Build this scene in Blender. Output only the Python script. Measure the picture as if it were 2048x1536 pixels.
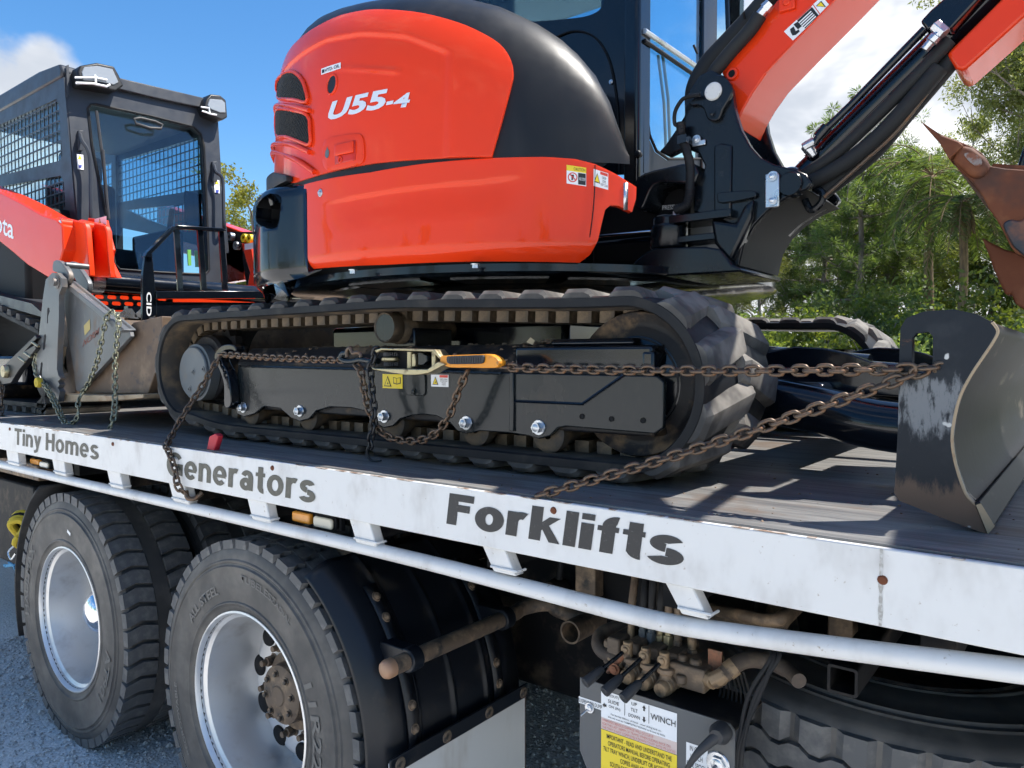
import bpy, bmesh, math, random
from mathutils import Vector, Matrix, noise as mnoise
random.seed(7)
for o in list(bpy.data.objects): bpy.data.objects.remove(o)
S = bpy.context.scene
COL = S.collection
R = math.radians
# ------------------------------------------------------------------ camera
FPX = 1500.0
AZ = R(51.94); PITCH = R(1.909); EYE = Vector((0, 0, 1.60))
cam_d = bpy.data.cameras.new('camera'); cam = bpy.data.objects.new('camera', cam_d); COL.objects.link(cam)
cam_d.sensor_width = 36.0; cam_d.lens = 36.0 * FPX / 2048.0; cam_d.clip_start = 0.05; cam_d.clip_end = 3000
F0 = Vector((-math.cos(AZ), math.sin(AZ), 0)); RT = Vector((math.sin(AZ), math.cos(AZ), 0)); UP = Vector((0, 0, 1))
FW = F0 * math.cos(PITCH) - UP * math.sin(PITCH); UPC = UP * math.cos(PITCH) + F0 * math.sin(PITCH)
cam.matrix_world = Matrix(((RT.x, UPC.x, -FW.x, EYE.x), (RT.y, UPC.y, -FW.y, EYE.y), (RT.z, UPC.z, -FW.z, EYE.z), (0, 0, 0, 1)))
S.camera = cam
S.render.resolution_x = 1024; S.render.resolution_y = 768
# ------------------------------------------------------------------ sky, sun, exposure
SUN = Vector((0.37, 0.33, 0.87)).normalized()
SUN_EL = math.asin(SUN.z); SUN_ROT = math.atan2(SUN.x, SUN.y)
S.view_settings.view_transform = 'Standard'; S.view_settings.look = 'None'
S.view_settings.gamma = 1.0; S.view_settings.use_curve_mapping = False
S.view_settings.exposure = 0.97
SKY_STRENGTH = 0.145
S.cycles.max_bounces = 6; S.cycles.diffuse_bounces = 3; S.cycles.glossy_bounces = 3; S.cycles.transmission_bounces = 4; S.cycles.transparent_max_bounces = 8
S.cycles.use_adaptive_sampling = True; S.cycles.adaptive_threshold = 0.03; S.cycles.caustics_reflective = False; S.cycles.caustics_refractive = False
sun_d = bpy.data.lights.new('sun', 'SUN'); sun = bpy.data.objects.new('sun', sun_d); COL.objects.link(sun)
sun_d.energy = 4.8; sun_d.angle = R(0.55); sun_d.color = (1.0, 0.955, 0.88)
sun.rotation_euler = SUN.to_track_quat('Z', 'Y').to_euler(); sun.location = (3, 3, 9)

def px_dir(u, v):
    return (FW * FPX + RT * (u - 1024) - UPC * (v - 768)).normalized()
def W(u, v, X=None, Y=None, Z=None):
    """measured photo point -> world point on the plane X=, Y= or Z="""
    d = px_dir(u, v)
    if Y is not None: t = (Y - EYE.y) / d.y
    elif Z is not None: t = (Z - EYE.z) / d.z
    else: t = (X - EYE.x) / d.x
    return EYE + d * t
def WY(Y, pts): return [(lambda p: (p.x, p.z))(W(u, v, Y=Y)) for u, v in pts]
def WX(X, pts): return [(lambda p: (p.y, p.z))(W(u, v, X=X)) for u, v in pts]

class N:
    """tiny node-tree helper"""
    def __init__(s, nt): s.nt = nt
    def a(s, t, **k):
        n = s.nt.nodes.new(t)
        for q, v in k.items():
            if q.startswith('i_'):
                n.inputs[q[2:].replace('_', ' ')].default_value = v
            else: setattr(n, q, v)
        return n
    def l(s, a, b): s.nt.links.new(a, b)
    def math(s, op, a, b=None, clamp=False):
        n = s.nt.nodes.new('ShaderNodeMath'); n.operation = op; n.use_clamp = clamp
        for i, x in enumerate((a, b)):
            if x is None: continue
            if isinstance(x, (int, float)): n.inputs[i].default_value = x
            else: s.l(x, n.inputs[i])
        return n.outputs[0]
    def ramp(s, fac, lo, hi):
        n = s.nt.nodes.new('ShaderNodeMapRange'); n.interpolation_type = 'SMOOTHSTEP'
        n.inputs['From Min'].default_value = lo; n.inputs['From Max'].default_value = hi
        s.l(fac, n.inputs['Value']); return n.outputs[0]
    def mix(s, fac, a, b, blend='MIX'):
        n = s.nt.nodes.new('ShaderNodeMix'); n.data_type = 'RGBA'; n.blend_type = blend
        for k, x in ((0, fac), (6, a), (7, b)):
            if isinstance(x, (int, float)): n.inputs[k].default_value = x
            elif isinstance(x, (tuple, list)): n.inputs[k].default_value = tuple(x) + ((1,) if len(x) == 3 else ())
            else: s.l(x, n.inputs[k])
        return n.outputs[2]
    def noise(s, vec, scale, detail=5, rough=0.55, dist=0.0):
        n = s.a('ShaderNodeTexNoise'); n.inputs['Scale'].default_value = scale; n.inputs['Detail'].default_value = detail
        n.inputs['Roughness'].default_value = rough; n.inputs['Distortion'].default_value = dist
        if vec is not None: s.l(vec, n.inputs['Vector'])
        return n.outputs[0]
    def mapping(s, vec, scale=(1, 1, 1), loc=(0, 0, 0), rot=(0, 0, 0)):
        n = s.a('ShaderNodeMapping'); n.inputs['Scale'].default_value = scale; n.inputs['Location'].default_value = loc
        n.inputs['Rotation'].default_value = rot; s.l(vec, n.inputs['Vector']); return n.outputs[0]

wd = bpy.data.worlds.new('World'); S.world = wd; wd.use_nodes = True
w = N(wd.node_tree); w.nt.nodes.clear()
wo = w.a('ShaderNodeOutputWorld'); bg = w.a('ShaderNodeBackground'); bg.inputs['Strength'].default_value = SKY_STRENGTH
sky = w.a('ShaderNodeTexSky'); sky.sky_type = 'NISHITA'; sky.sun_disc = False; sky.sun_elevation = SUN_EL; sky.sun_rotation = SUN_ROT
sky.air_density = 1.0; sky.dust_density = 0.35; sky.ozone_density = 2.2; sky.altitude = 60
hs = w.a('ShaderNodeHueSaturation'); hs.inputs['Saturation'].default_value = 1.30; hs.inputs['Value'].default_value = 0.76
w.l(sky.outputs[0], hs.inputs['Color'])
tc = w.a('ShaderNodeTexCoord'); gen = tc.outputs['Generated']
n1 = w.noise(w.mapping(gen, (1, 1, 1.9), (3.1, 1.7, 0.4)), 2.6, 6, 0.56, 0.25)
n2 = w.noise(w.mapping(gen, (1, 1, 1.6), (8.1, 5.2, 2.4)), 7.0, 5, 0.6, 0.2)
sepx = w.a('ShaderNodeSeparateXYZ'); w.l(gen, sepx.inputs[0])
def blob(u, v, rad):
    d = px_dir(u, v); n = w.a('ShaderNodeVectorMath'); n.operation = 'DOT_PRODUCT'; n.inputs[1].default_value = d
    w.l(gen, n.inputs[0]); return w.ramp(n.outputs['Value'], math.cos(rad), 1.0)
n3 = w.noise(w.mapping(gen, (1, 1, 1.5), (2.1, 9.2, 4.4)), 19.0, 4, 0.6, 0.3)
dens = w.math('ADD', w.math('ADD', w.math('MULTIPLY', n1, 0.80), w.math('MULTIPLY', n2, 0.45)), w.math('MULTIPLY', n3, 0.16))
for (u, v, rad, amt) in ((1720, 230, 0.34, 0.27), (1950, 60, 0.30, 0.20), (2300, 250, 0.5, 0.30), (5, 215, 0.13, 0.36), (125, 125, 0.045, 0.20),
                         (548, 300, 0.05, 0.16), (470, 375, 0.06, 0.16), (-300, 400, 0.3, 0.25), (500, 60, 0.62, -0.32), (900, -200, 0.5, -0.2)):
    dens = w.math('ADD', dens, w.math('MULTIPLY', blob(u, v, rad), amt))
low = w.ramp(sepx.outputs[2], 0.55, 0.0); dens = w.math('ADD', dens, w.math('MULTIPLY', low, 0.05))
cl = w.ramp(dens, 0.70, 0.92)  # low threshold: added cloud cover out of view supplies neutral fill light
shade = w.ramp(w.noise(w.mapping(gen, (1, 1, 1.6), (8.13, 5.2, 2.36)), 4.2, 5, 0.6, 0.3), 0.36, 0.62)
ccol = w.mix(shade, (2.5, 2.65, 2.9), (5.4, 5.35, 5.3))
fin = w.mix(w.math('MULTIPLY', cl, 0.95), hs.outputs[0], ccol)
wd.cycles.sampling_method = 'MANUAL'; wd.cycles.sample_map_resolution = 512
w.l(fin, bg.inputs['Color']); w.l(bg.outputs[0], wo.inputs[0])

# ------------------------------------------------------------------ materials
MATS = {}
def mat(name, col, rough=0.5, metal=0.0, coat=0.0, var=None, var2=None, bump=None, rvar=0.0, spec=0.5, trans=0.0, coatr=0.05):
    """principled material: var=(colour, scale, lo, hi, stretch) layers noise patches of another colour"""
    m = bpy.data.materials.new(name); m.use_nodes = True; MATS[name] = m
    n = N(m.node_tree); b = n.nt.nodes['Principled BSDF']
    b.inputs['Base Color'].default_value = tuple(col) + (1,); b.inputs['Roughness'].default_value = rough
    b.inputs['Metallic'].default_value = metal; b.inputs['Coat Weight'].default_value = coat; b.inputs['Coat Roughness'].default_value = coatr
    b.inputs['Specular IOR Level'].default_value = spec
    t = n.a('ShaderNodeTexCoord').outputs['Object']
    c = tuple(col); roughs = None
    for i, v in enumerate((var, var2)):
        if not v: continue
        c2, sc, lo, hi = v[:4]; st = v[4] if len(v) > 4 else (1, 1, 1)
        f = n.ramp(n.noise(n.mapping(t, st, (i * 3.3, i * 7.1, 1.7)), sc, 4, 0.62), lo, hi)
        c = n.mix(f, c, c2)
        if len(v) > 5:
            mr = n.a('ShaderNodeMapRange'); n.l(f, mr.inputs[0]); mr.inputs[3].default_value = rough; mr.inputs[4].default_value = v[5]; roughs = mr.outputs[0]
    if not isinstance(c, tuple): n.l(c, b.inputs['Base Color'])
    if rvar and roughs is None:
        mr = n.a('ShaderNodeMapRange'); n.l(n.noise(t, 9, 3, 0.65), mr.inputs[0]); mr.inputs[1].default_value = 0.3; mr.inputs[2].default_value = 0.7
        mr.inputs[3].default_value = max(0.02, rough - rvar); mr.inputs[4].default_value = rough + rvar; roughs = mr.outputs[0]
    if roughs is not None: n.l(roughs, b.inputs['Roughness'])
    if bump:
        bn = n.a('ShaderNodeBump'); bn.inputs['Strength'].default_value = bump[1]; bn.inputs['Distance'].default_value = bump[2] if len(bump) > 2 else 0.004
        st = bump[3] if len(bump) > 3 else (1, 1, 1)
        n.l(n.noise(n.mapping(t, st), bump[0], 3, 0.6), bn.inputs['Height']); n.l(bn.outputs[0], b.inputs['Normal'])
    return m
mat('red', (0.74, 0.044, 0.008), 0.36, coat=0.55, coatr=0.012, spec=0.08, rvar=0.03, var=((0.69, 0.045, 0.010), 2.0, 0.45, 0.8))
mat('red_dirty', (0.70, 0.042, 0.010), 0.3, coat=0.3, var=((0.35, 0.06, 0.03), 14, 0.6, 0.78), rvar=0.1)
mat('black_paint', (0.004, 0.006, 0.010), 0.14, coat=0.2, coatr=0.03, spec=0.4, rvar=0.05, var=((0.018, 0.017, 0.016), 30, 0.66, 0.85))
mat('cast_black', (0.004, 0.006, 0.009), 0.24, coat=0.0, coatr=0.12, spec=0.38, bump=(110, 0.14, 0.0012), rvar=0.08, var=((0.035, 0.034, 0.034), 12, 0.62, 0.8))
mat('plastic_black', (0.010, 0.011, 0.013), 0.42, spec=0.28, bump=(420, 0.12, 0.0006), var=((0.024, 0.025, 0.028), 6, 0.4, 0.8, (1, 1, 0.12)), rvar=0.06)
mat('frame_grey', (0.012, 0.016, 0.018), 0.2, coat=0.16, coatr=0.05, spec=0.3, rvar=0.1, var=((0.045, 0.038, 0.032), 9, 0.5, 0.8, (1, 1, 0.5), 0.5), bump=(4, 0.05, 0.004))
mat('dirt_steel', (0.014, 0.013, 0.014), 0.5, spec=0.3, var=((0.17, 0.115, 0.07), 11, 0.5, 0.72, (1, 1, 1), 0.9), var2=((0.008, 0.010, 0.016), 5, 0.55, 0.7), bump=(60, 0.4, 0.003))
mat('rubber', (0.012, 0.013, 0.015), 0.55, spec=0.2, var=((0.045, 0.041, 0.036), 7, 0.5, 0.78), bump=(150, 0.2, 0.001), rvar=0.1)
mat('tyre_text', (0.15, 0.142, 0.13), 0.7)
mat('rubber_dusty', (0.065, 0.062, 0.059), 0.7, spec=0.15, var=((0.21, 0.196, 0.175), 5.5, 0.42, 0.68), var2=((0.022, 0.023, 0.025), 3.2, 0.52, 0.70), bump=(60, 0.12, 0.0015))
mat('belt_brown', (0.040, 0.034, 0.028), 0.65, var=((0.15, 0.105, 0.06), 8, 0.45, 0.7, (1, 1, 1), 0.9), bump=(80, 0.3, 0.002))
mat('lug_steel', (0.06, 0.045, 0.030), 0.6, var=((0.15, 0.108, 0.066), 25, 0.45, 0.7), bump=(70, 0.4, 0.002))
mat('rust', (0.14, 0.045, 0.020), 0.7, spec=0.25, var=((0.22, 0.085, 0.038), 9, 0.45, 0.7), var2=((0.07, 0.035, 0.026), 5, 0.55, 0.72), bump=(90, 0.35, 0.002))
mat('chain', (0.12, 0.085, 0.060), 0.42, metal=0.55, var=((0.22, 0.115, 0.06), 60, 0.5, 0.7, (1, 1, 1), 0.7), bump=(300, 0.2, 0.001))
mat('chain_zinc', (0.30, 0.29, 0.20), 0.4, metal=0.7, var=((0.10, 0.11, 0.09), 50, 0.45, 0.7), bump=(300, 0.2, 0.001))
mat('chain_black', (0.03, 0.03, 0.032), 0.4, metal=0.6)
mat('zinc', (0.55, 0.57, 0.6), 0.3, metal=0.9, rvar=0.1)
mat('zinc_gold', (0.42, 0.36, 0.22), 0.38, metal=0.8, var=((0.12, 0.09, 0.06), 40, 0.5, 0.7))
mat('chrome', (0.8, 0.8, 0.82), 0.07, metal=1.0, bump=(18, 0.15, 0.004))
mat('alu', (0.70, 0.70, 0.70), 0.42, metal=0.7, rvar=0.06, var=((0.52, 0.50, 0.48), 9, 0.5, 0.82), bump=(200, 0.05, 0.001))
mat('grey_cover', (0.10, 0.115, 0.125), 0.45, rvar=0.08, var=((0.13, 0.115, 0.10), 14, 0.5, 0.8))
mat('orange_plastic', (0.72, 0.27, 0.02), 0.45, var=((0.22, 0.11, 0.04), 40, 0.55, 0.72))
mat('grip_black', (0.03, 0.03, 0.032), 0.6)
mat('tyre', (0.055, 0.053, 0.051), 0.6, var=((0.125, 0.115, 0.103), 5, 0.40, 0.70), bump=(240, 0.25, 0.0008), rvar=0.08)
mat('tyre_tread', (0.085, 0.086, 0.088), 0.7, var=((0.14, 0.136, 0.13), 22, 0.45, 0.7), bump=(200, 0.3, 0.001))
mat('mud_plastic', (0.008, 0.010, 0.014), 0.34, spec=0.35, var=((0.045, 0.036, 0.028), 10, 0.56, 0.78, (1, 1, 1), 0.8), bump=(260, 0.15, 0.0008))
mat('flap_white', (0.66, 0.645, 0.61), 0.55, var=((0.45, 0.39, 0.32), 6, 0.5, 0.8, (1, 1, 0.35)), bump=(30, 0.1, 0.002))
mat('chassis', (0.010, 0.010, 0.011), 0.6, spec=0.2, var=((0.09, 0.068, 0.048), 7, 0.5, 0.75), bump=(60, 0.3, 0.002))
mat('dusty_steel', (0.13, 0.092, 0.062), 0.6, var=((0.27, 0.185, 0.115), 26, 0.45, 0.7), var2=((0.03, 0.028, 0.026), 12, 0.55, 0.7), bump=(120, 0.4, 0.0015))
mat('grey_steel', (0.12, 0.125, 0.13), 0.40, metal=0.3, var=((0.20, 0.145, 0.10), 6, 0.52, 0.78, (1, 1, 0.6), 0.8), var2=((0.19, 0.19, 0.19), 30, 0.6, 0.75, (1, 1, 0.2)), bump=(40, 0.12, 0.002))
mat('bucket_brown', (0.13, 0.085, 0.055), 0.65, var=((0.24, 0.165, 0.105), 6, 0.45, 0.7), var2=((0.07, 0.055, 0.05), 14, 0.55, 0.7), bump=(60, 0.3, 0.002))
mat('bright_edge', (0.34, 0.26, 0.17), 0.5, metal=0.3, var=((0.25, 0.15, 0.08), 20, 0.5, 0.7))
mat('cab_grey', (0.030, 0.034, 0.042), 0.36, spec=0.35, rvar=0.08, bump=(300, 0.06, 0.0008))
mat('interior', (0.006, 0.0065, 0.008), 0.6, spec=0.2)
mat('seat_fabric', (0.02, 0.02, 0.022), 0.8)
mat('white_print', (0.78, 0.79, 0.80), 0.4)
mat('black_print', (0.010, 0.010, 0.011), 0.45)
mat('grey_print', (0.085, 0.080, 0.062), 0.55, var=((0.13, 0.125, 0.10), 60, 0.5, 0.75))
mat('worn_print', (0.020, 0.020, 0.021), 0.5, var=((0.09, 0.09, 0.09), 160, 0.62, 0.72, (1, 1, 1)), bump=(200, 0.3, 0.001))
mat('yellow_print', (0.80, 0.60, 0.02), 0.4)
mat('red_print', (0.62, 0.05, 0.03), 0.4)
mat('amber', (0.80, 0.31, 0.03), 0.25, coat=0.3)
mat('clear_lens', (0.55, 0.52, 0.42), 0.15, coat=0.5, bump=(60, 0.3, 0.003))
mat('lamp_lens', (0.26, 0.28, 0.30), 0.12, coat=0.4, metal=0.0, bump=(30, 0.3, 0.004))
mat('hi_vis', (0.62, 0.85, 0.02), 0.6)
mat('strap_red', (0.42, 0.015, 0.03), 0.6)
mat('strap_yellow', (0.48, 0.36, 0.03), 0.8)
mat('copper_rag', (0.30, 0.12, 0.05), 0.7)
mat('dirt', (0.17, 0.115, 0.075), 0.95, var=((0.27, 0.20, 0.14), 30, 0.4, 0.7), bump=(60, 0.6, 0.004))
mat('moldboard', (0.010, 0.010, 0.011), 0.5, metal=0.0, spec=0.08, var=((0.11, 0.092, 0.070), 26, 0.60, 0.74, (1, 0.15, 0.35), 0.5), var2=((0.012, 0.014, 0.018), 9, 0.50, 0.66, (1, 0.3, 1)), bump=(30, 0.15, 0.002))  # base darkened for shade in the curve; brown streaks are dirt and scratches

def special_mats():
    # white painted steel with grime streaks and rust specks
    m = mat('white_paint', (0.66, 0.655, 0.64), 0.36, var=((0.50, 0.485, 0.465), 9, 0.46, 0.78, (1, 1, 0.6)), var2=((0.34, 0.28, 0.22), 75, 0.64, 0.75), bump=(26, 0.08, 0.003))
    # worn blade plate
    m = bpy.data.materials.new('blade_plate'); m.use_nodes = True; MATS['blade_plate'] = m
    n = N(m.node_tree); b = n.nt.nodes['Principled BSDF']
    t = n.a('ShaderNodeTexCoord').outputs['Object']; sx = n.a('ShaderNodeSeparateXYZ'); n.l(t, sx.inputs[0])
    nz = n.noise(n.mapping(t, (1, 1, 0.3)), 34, 8, 0.7)
    zz = n.math('ADD', sx.outputs[2], n.math('MULTIPLY', n.math('SUBTRACT', nz, 0.5), 0.14))
    zc = 1.515 - 1.306
    band = n.math('MULTIPLY', n.ramp(zz, zc - 0.055, zc - 0.03), n.ramp(zz, zc + 0.055, zc + 0.035))
    c = n.mix(n.ramp(n.noise(t, 9, 6), 0.5, 0.75), (0.012, 0.016, 0.022), (0.035, 0.040, 0.046))
    c = n.mix(n.math('MULTIPLY', band, n.ramp(n.noise(n.mapping(t, (1, 1, 0.25)), 70, 6, 0.7), 0.36, 0.52)), c, (0.165, 0.175, 0.185))
    rustf = n.ramp(zz, 1.395 - 1.306, 1.365 - 1.306)
    c = n.mix(n.math('MULTIPLY', rustf, 0.85), c, (0.13, 0.085, 0.06))
    c = n.mix(n.ramp(n.noise(n.mapping(t, (1, 1, 1), (3, 3, 3)), 26, 3, 0.4), 0.70, 0.735), c, (0.50, 0.50, 0.48))
    c = n.mix(n.ramp(n.noise(n.mapping(t, (1, 1, 3), (5, 1, 3)), 12, 6, 0.7), 0.66, 0.74), c, (0.22, 0.09, 0.035))
    n.l(c, b.inputs['Base Color']); b.inputs['Roughness'].default_value = 0.45; b.inputs['Specular IOR Level'].default_value = 0.2
    bn = n.a('ShaderNodeBump'); bn.inputs['Strength'].default_value = 0.2; bn.inputs['Distance'].default_value = 0.002
    n.l(n.noise(t, 60, 6), bn.inputs['Height']); n.l(bn.outputs[0], b.inputs['Normal'])
    # worn hardwood/steel deck
    m = bpy.data.materials.new('deck'); m.use_nodes = True; MATS['deck'] = m
    n = N(m.node_tree); b = n.nt.nodes['Principled BSDF']
    t = n.a('ShaderNodeTexCoord').outputs['Object']
    s1 = n.noise(n.mapping(t, (0.6, 9, 1)), 5, 9, 0.7, 0.3); s2 = n.noise(n.mapping(t, (1.2, 26, 1), (3, 1, 0)), 7, 6, 0.65, 0.2)
    c = n.mix(n.ramp(s1, 0.30, 0.70), (0.085, 0.086, 0.090), (0.25, 0.245, 0.235))
    c = n.mix(n.math('MULTIPLY', n.ramp(s2, 0.55, 0.78), 0.32), c, (0.48, 0.46, 0.43))
    c = n.mix(n.ramp(n.noise(n.mapping(t, (1, 2, 1), (8, 1, 0)), 4, 7, 0.6), 0.52, 0.7), c, (0.15, 0.12, 0.10))
    n.l(c, b.inputs['Base Color'])
    mr = n.a('ShaderNodeMapRange'); n.l(s1, mr.inputs[0]); mr.inputs[3].default_value = 0.50; mr.inputs[4].default_value = 0.24; n.l(mr.outputs[0], b.inputs['Roughness'])
    bn = n.a('ShaderNodeBump'); bn.inputs['Strength'].default_value = 0.25; bn.inputs['Distance'].default_value = 0.002
    n.l(s2, bn.inputs['Height']); n.l(bn.outputs[0], b.inputs['Normal'])
    # gravel yard
    m = bpy.data.materials.new('gravel'); m.use_nodes = True; MATS['gravel'] = m
    n = N(m.node_tree); b = n.nt.nodes['Principled BSDF']
    t = n.a('ShaderNodeTexCoord').outputs['Object']
    v = n.a('ShaderNodeTexVoronoi'); v.inputs['Scale'].default_value = 70; n.l(t, v.inputs['Vector'])
    c = n.mix(n.ramp(n.noise(t, 1.3, 8, 0.6), 0.35, 0.7), (0.77, 0.755, 0.72), (0.66, 0.64, 0.60))
    hsv = n.a('ShaderNodeSeparateColor'); n.l(v.outputs['Color'], hsv.inputs[0])
    c = n.mix(n.math('MULTIPLY', hsv.outputs[0], 0.4), c, (0.45, 0.44, 0.42)); c = n.mix(n.ramp(n.noise(t, 160, 3), 0.58, 0.7), c, (0.55, 0.54, 0.52))
    far = n.a('ShaderNodeSeparateXYZ'); n.l(t, far.inputs[0])
    g = n.ramp(n.math('ADD', far.outputs[1], n.math('MULTIPLY', n.noise(t, 0.4, 5), 6.0)), 19, 23)
    c = n.mix(g, c, n.mix(n.noise(t, 2.5, 6), (0.045, 0.075, 0.02), (0.13, 0.13, 0.045)))
    n.l(c, b.inputs['Base Color']); b.inputs['Roughness'].default_value = 0.95
    bn = n.a('ShaderNodeBump'); bn.inputs['Strength'].default_value = 0.6; bn.inputs['Distance'].default_value = 0.008
    n.l(n.math('ADD', n.math('MULTIPLY', v.outputs['Distance'], -0.8), n.noise(t, 25, 8, 0.7)), bn.inputs['Height']); n.l(bn.outputs[0], b.inputs['Normal'])
    # tinted cab glass: clear with a fresnel reflection
    for nm, tint, rgh in (('glass', (0.80, 0.93, 0.96), 0.01), ('glass_dark', (0.72, 0.84, 0.88), 0.01)):
        m = bpy.data.materials.new(nm); m.use_nodes = True; MATS[nm] = m
        n = N(m.node_tree); n.nt.nodes.clear(); out = n.a('ShaderNodeOutputMaterial')
        tr = n.a('ShaderNodeBsdfTransparent'); tr.inputs[0].default_value = tint + (1,)
        gl = n.a('ShaderNodeBsdfGlossy'); gl.inputs['Roughness'].default_value = rgh; gl.inputs['Color'].default_value = (0.9, 0.95, 1, 1)
        lw_ = n.a('ShaderNodeLayerWeight'); lw_.inputs[0].default_value = 0.5; frs = n.math('ADD', n.math('MULTIPLY', n.math('POWER', lw_.outputs['Facing'], 5.0), 0.9), 0.045)
        mx = n.a('ShaderNodeMixShader'); n.l(frs, mx.inputs[0]); n.l(tr.outputs[0], mx.inputs[1]); n.l(gl.outputs[0], mx.inputs[2]); n.l(mx.outputs[0], out.inputs[0])
special_mats()

# ------------------------------------------------------------------ builders
ORG = {}
def org(p):
    return ORG.get(p.name, Vector((0, 0, 0))) if p is not None else Vector((0, 0, 0))
def props(o, label=None, cat=None, group=None, kind=None):
    if label: o['label'] = label
    if cat: o['category'] = cat
    if group: o['group'] = group
    if kind: o['kind'] = kind
    return o
def thing(name, loc, label, cat, group=None):
    o = bpy.data.objects.new(name, None); COL.objects.link(o); o.location = loc; o.empty_display_size = 0.1
    ORG[o.name] = Vector(loc); return props(o, label, cat, group)
def add(name, vf, material, parent=None, smooth=40, bevel=0.0, seg=2, label=None, kind=None):
    """one mesh object from world-space (verts, faces)"""
    v, f = vf; off = org(parent)
    me = bpy.data.meshes.new(name); me.from_pydata([tuple(Vector(p) - off) for p in v], [], f); me.update()
    return add_me(name, me, material, parent, smooth, bevel, seg, label, kind)
def add_me(name, me, material, parent=None, smooth=40, bevel=0.0, seg=2, label=None, kind=None, fix=True):
    if fix:
        bm = bmesh.new(); bm.from_mesh(me); bmesh.ops.recalc_face_normals(bm, faces=bm.faces); bm.to_mesh(me); bm.free()
    if smooth:
        for p in me.polygons: p.use_smooth = True
        me.set_sharp_from_angle(angle=R(smooth))
    me.materials.append(MATS[material] if isinstance(material, str) else material)
    o = bpy.data.objects.new(name, me); COL.objects.link(o)
    if parent is not None: o.parent = parent; ORG[o.name] = org(parent)
    if bevel:
        b = o.modifiers.new('bevel', 'BEVEL'); b.width = bevel; b.segments = seg; b.limit_method = 'ANGLE'; b.angle_limit = R(35)
    return props(o, label, None, None, kind)
def inst(name, me, M, parent, label=None):
    """a copy of shared mesh data placed by world matrix M"""
    o = bpy.data.objects.new(name, me); COL.objects.link(o); o.parent = parent
    o.matrix_local = Matrix.Translation(-org(parent)) @ M
    ORG[o.name] = org(parent)
    if label: o['label'] = label
    return o
def shared(name, vf, material, smooth=40):
    me = bpy.data.meshes.new(name); me.from_pydata([tuple(p) for p in vf[0]], [], vf[1]); me.update()
    bm = bmesh.new(); bm.from_mesh(me); bmesh.ops.recalc_face_normals(bm, faces=bm.faces); bm.to_mesh(me); bm.free()
    if smooth:
        for p in me.polygons: p.use_smooth = True
        me.set_sharp_from_angle(angle=R(smooth))
    me.materials.append(MATS[material]); return me
def join(*vfs):
    V = []; Fc = []
    for v, f in vfs:
        b = len(V); V += [tuple(p) for p in v]; Fc += [tuple(i + b for i in q) for q in f]
    return V, Fc
def xf(vf, M): return [M @ Vector(p) for p in vf[0]], vf[1]
def box(x0, x1, y0, y1, z0, z1):
    v = [(x, y, z) for x in (x0, x1) for y in (y0, y1) for z in (z0, z1)]
    return v, [(0, 1, 3, 2), (4, 6, 7, 5), (0, 4, 5, 1), (2, 3, 7, 6), (0, 2, 6, 4), (1, 5, 7, 3)]
def put(ax, a, b, c):
    return (c, a, b) if ax == 'x' else ((a, c, b) if ax == 'y' else (a, b, c))
def ext(pts, ax, c0, c1, holes=()):
    """extrude a 2D outline (with holes) along an axis: 'y' -> pts are (x,z), 'x' -> (y,z), 'z' -> (x,y)"""
    n = len(pts)
    if not holes:
        v = [put(ax, a, b, c0) for a, b in pts] + [put(ax, a, b, c1) for a, b in pts]
        f = [tuple(range(n)), tuple(range(2 * n - 1, n - 1, -1))] + [(i, (i + 1) % n, n + (i + 1) % n, n + i) for i in range(n)]
        return v, f
    bm = bmesh.new()
    for loop in [pts] + list(holes):
        vs = [bm.verts.new((a, b, 0)) for a, b in loop]
        for i in range(len(vs)): bm.edges.new((vs[i], vs[(i + 1) % len(vs)]))
    bmesh.ops.triangle_fill(bm, use_beauty=True, use_dissolve=False, edges=bm.edges[:])
    bm.verts.index_update(); base = [(q.co.x, q.co.y) for q in bm.verts]; tri = [tuple(q.index for q in fc.verts) for fc in bm.faces]
    bedge = [tuple(q.index for q in e.verts) for e in bm.edges if len(e.link_faces) == 1]; bm.free()
    m = len(base)
    v = [put(ax, a, b, c0) for a, b in base] + [put(ax, a, b, c1) for a, b in base]
    f = tri + [tuple(i + m for i in reversed(t)) for t in tri] + [(a, b, b + m, a + m) for a, b in bedge]
    return v, f
def tube(path, r, seg=12, closed=False, cap=True):
    P = [Vector(p) for p in path]; n = len(P); rs = r if isinstance(r, (list, tuple)) else [r] * n
    T = []
    for i in range(n):
        a = P[(i - 1) % n] if (closed or i) else P[i]; b = P[(i + 1) % n] if (closed or i < n - 1) else P[i]
        T.append((b - a).normalized())
    up = Vector((0, 0, 1)) if abs(T[0].z) < 0.9 else Vector((0, 1, 0))
    nv = T[0].cross(up).normalized(); V = []
    for i in range(n):
        nv = (nv - T[i] * nv.dot(T[i])).normalized(); bv = T[i].cross(nv)
        for k in range(seg):
            a = 2 * math.pi * k / seg; V.append(P[i] + (nv * math.cos(a) + bv * math.sin(a)) * rs[i])
    Fc = []
    for i in range(n if closed else n - 1):
        j = (i + 1) % n
        for k in range(seg): Fc.append((i * seg + k, i * seg + (k + 1) % seg, j * seg + (k + 1) % seg, j * seg + k))
    if cap and not closed:
        Fc.append(tuple(range(seg - 1, -1, -1))); Fc.append(tuple((n - 1) * seg + k for k in range(seg)))
    return V, Fc
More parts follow.
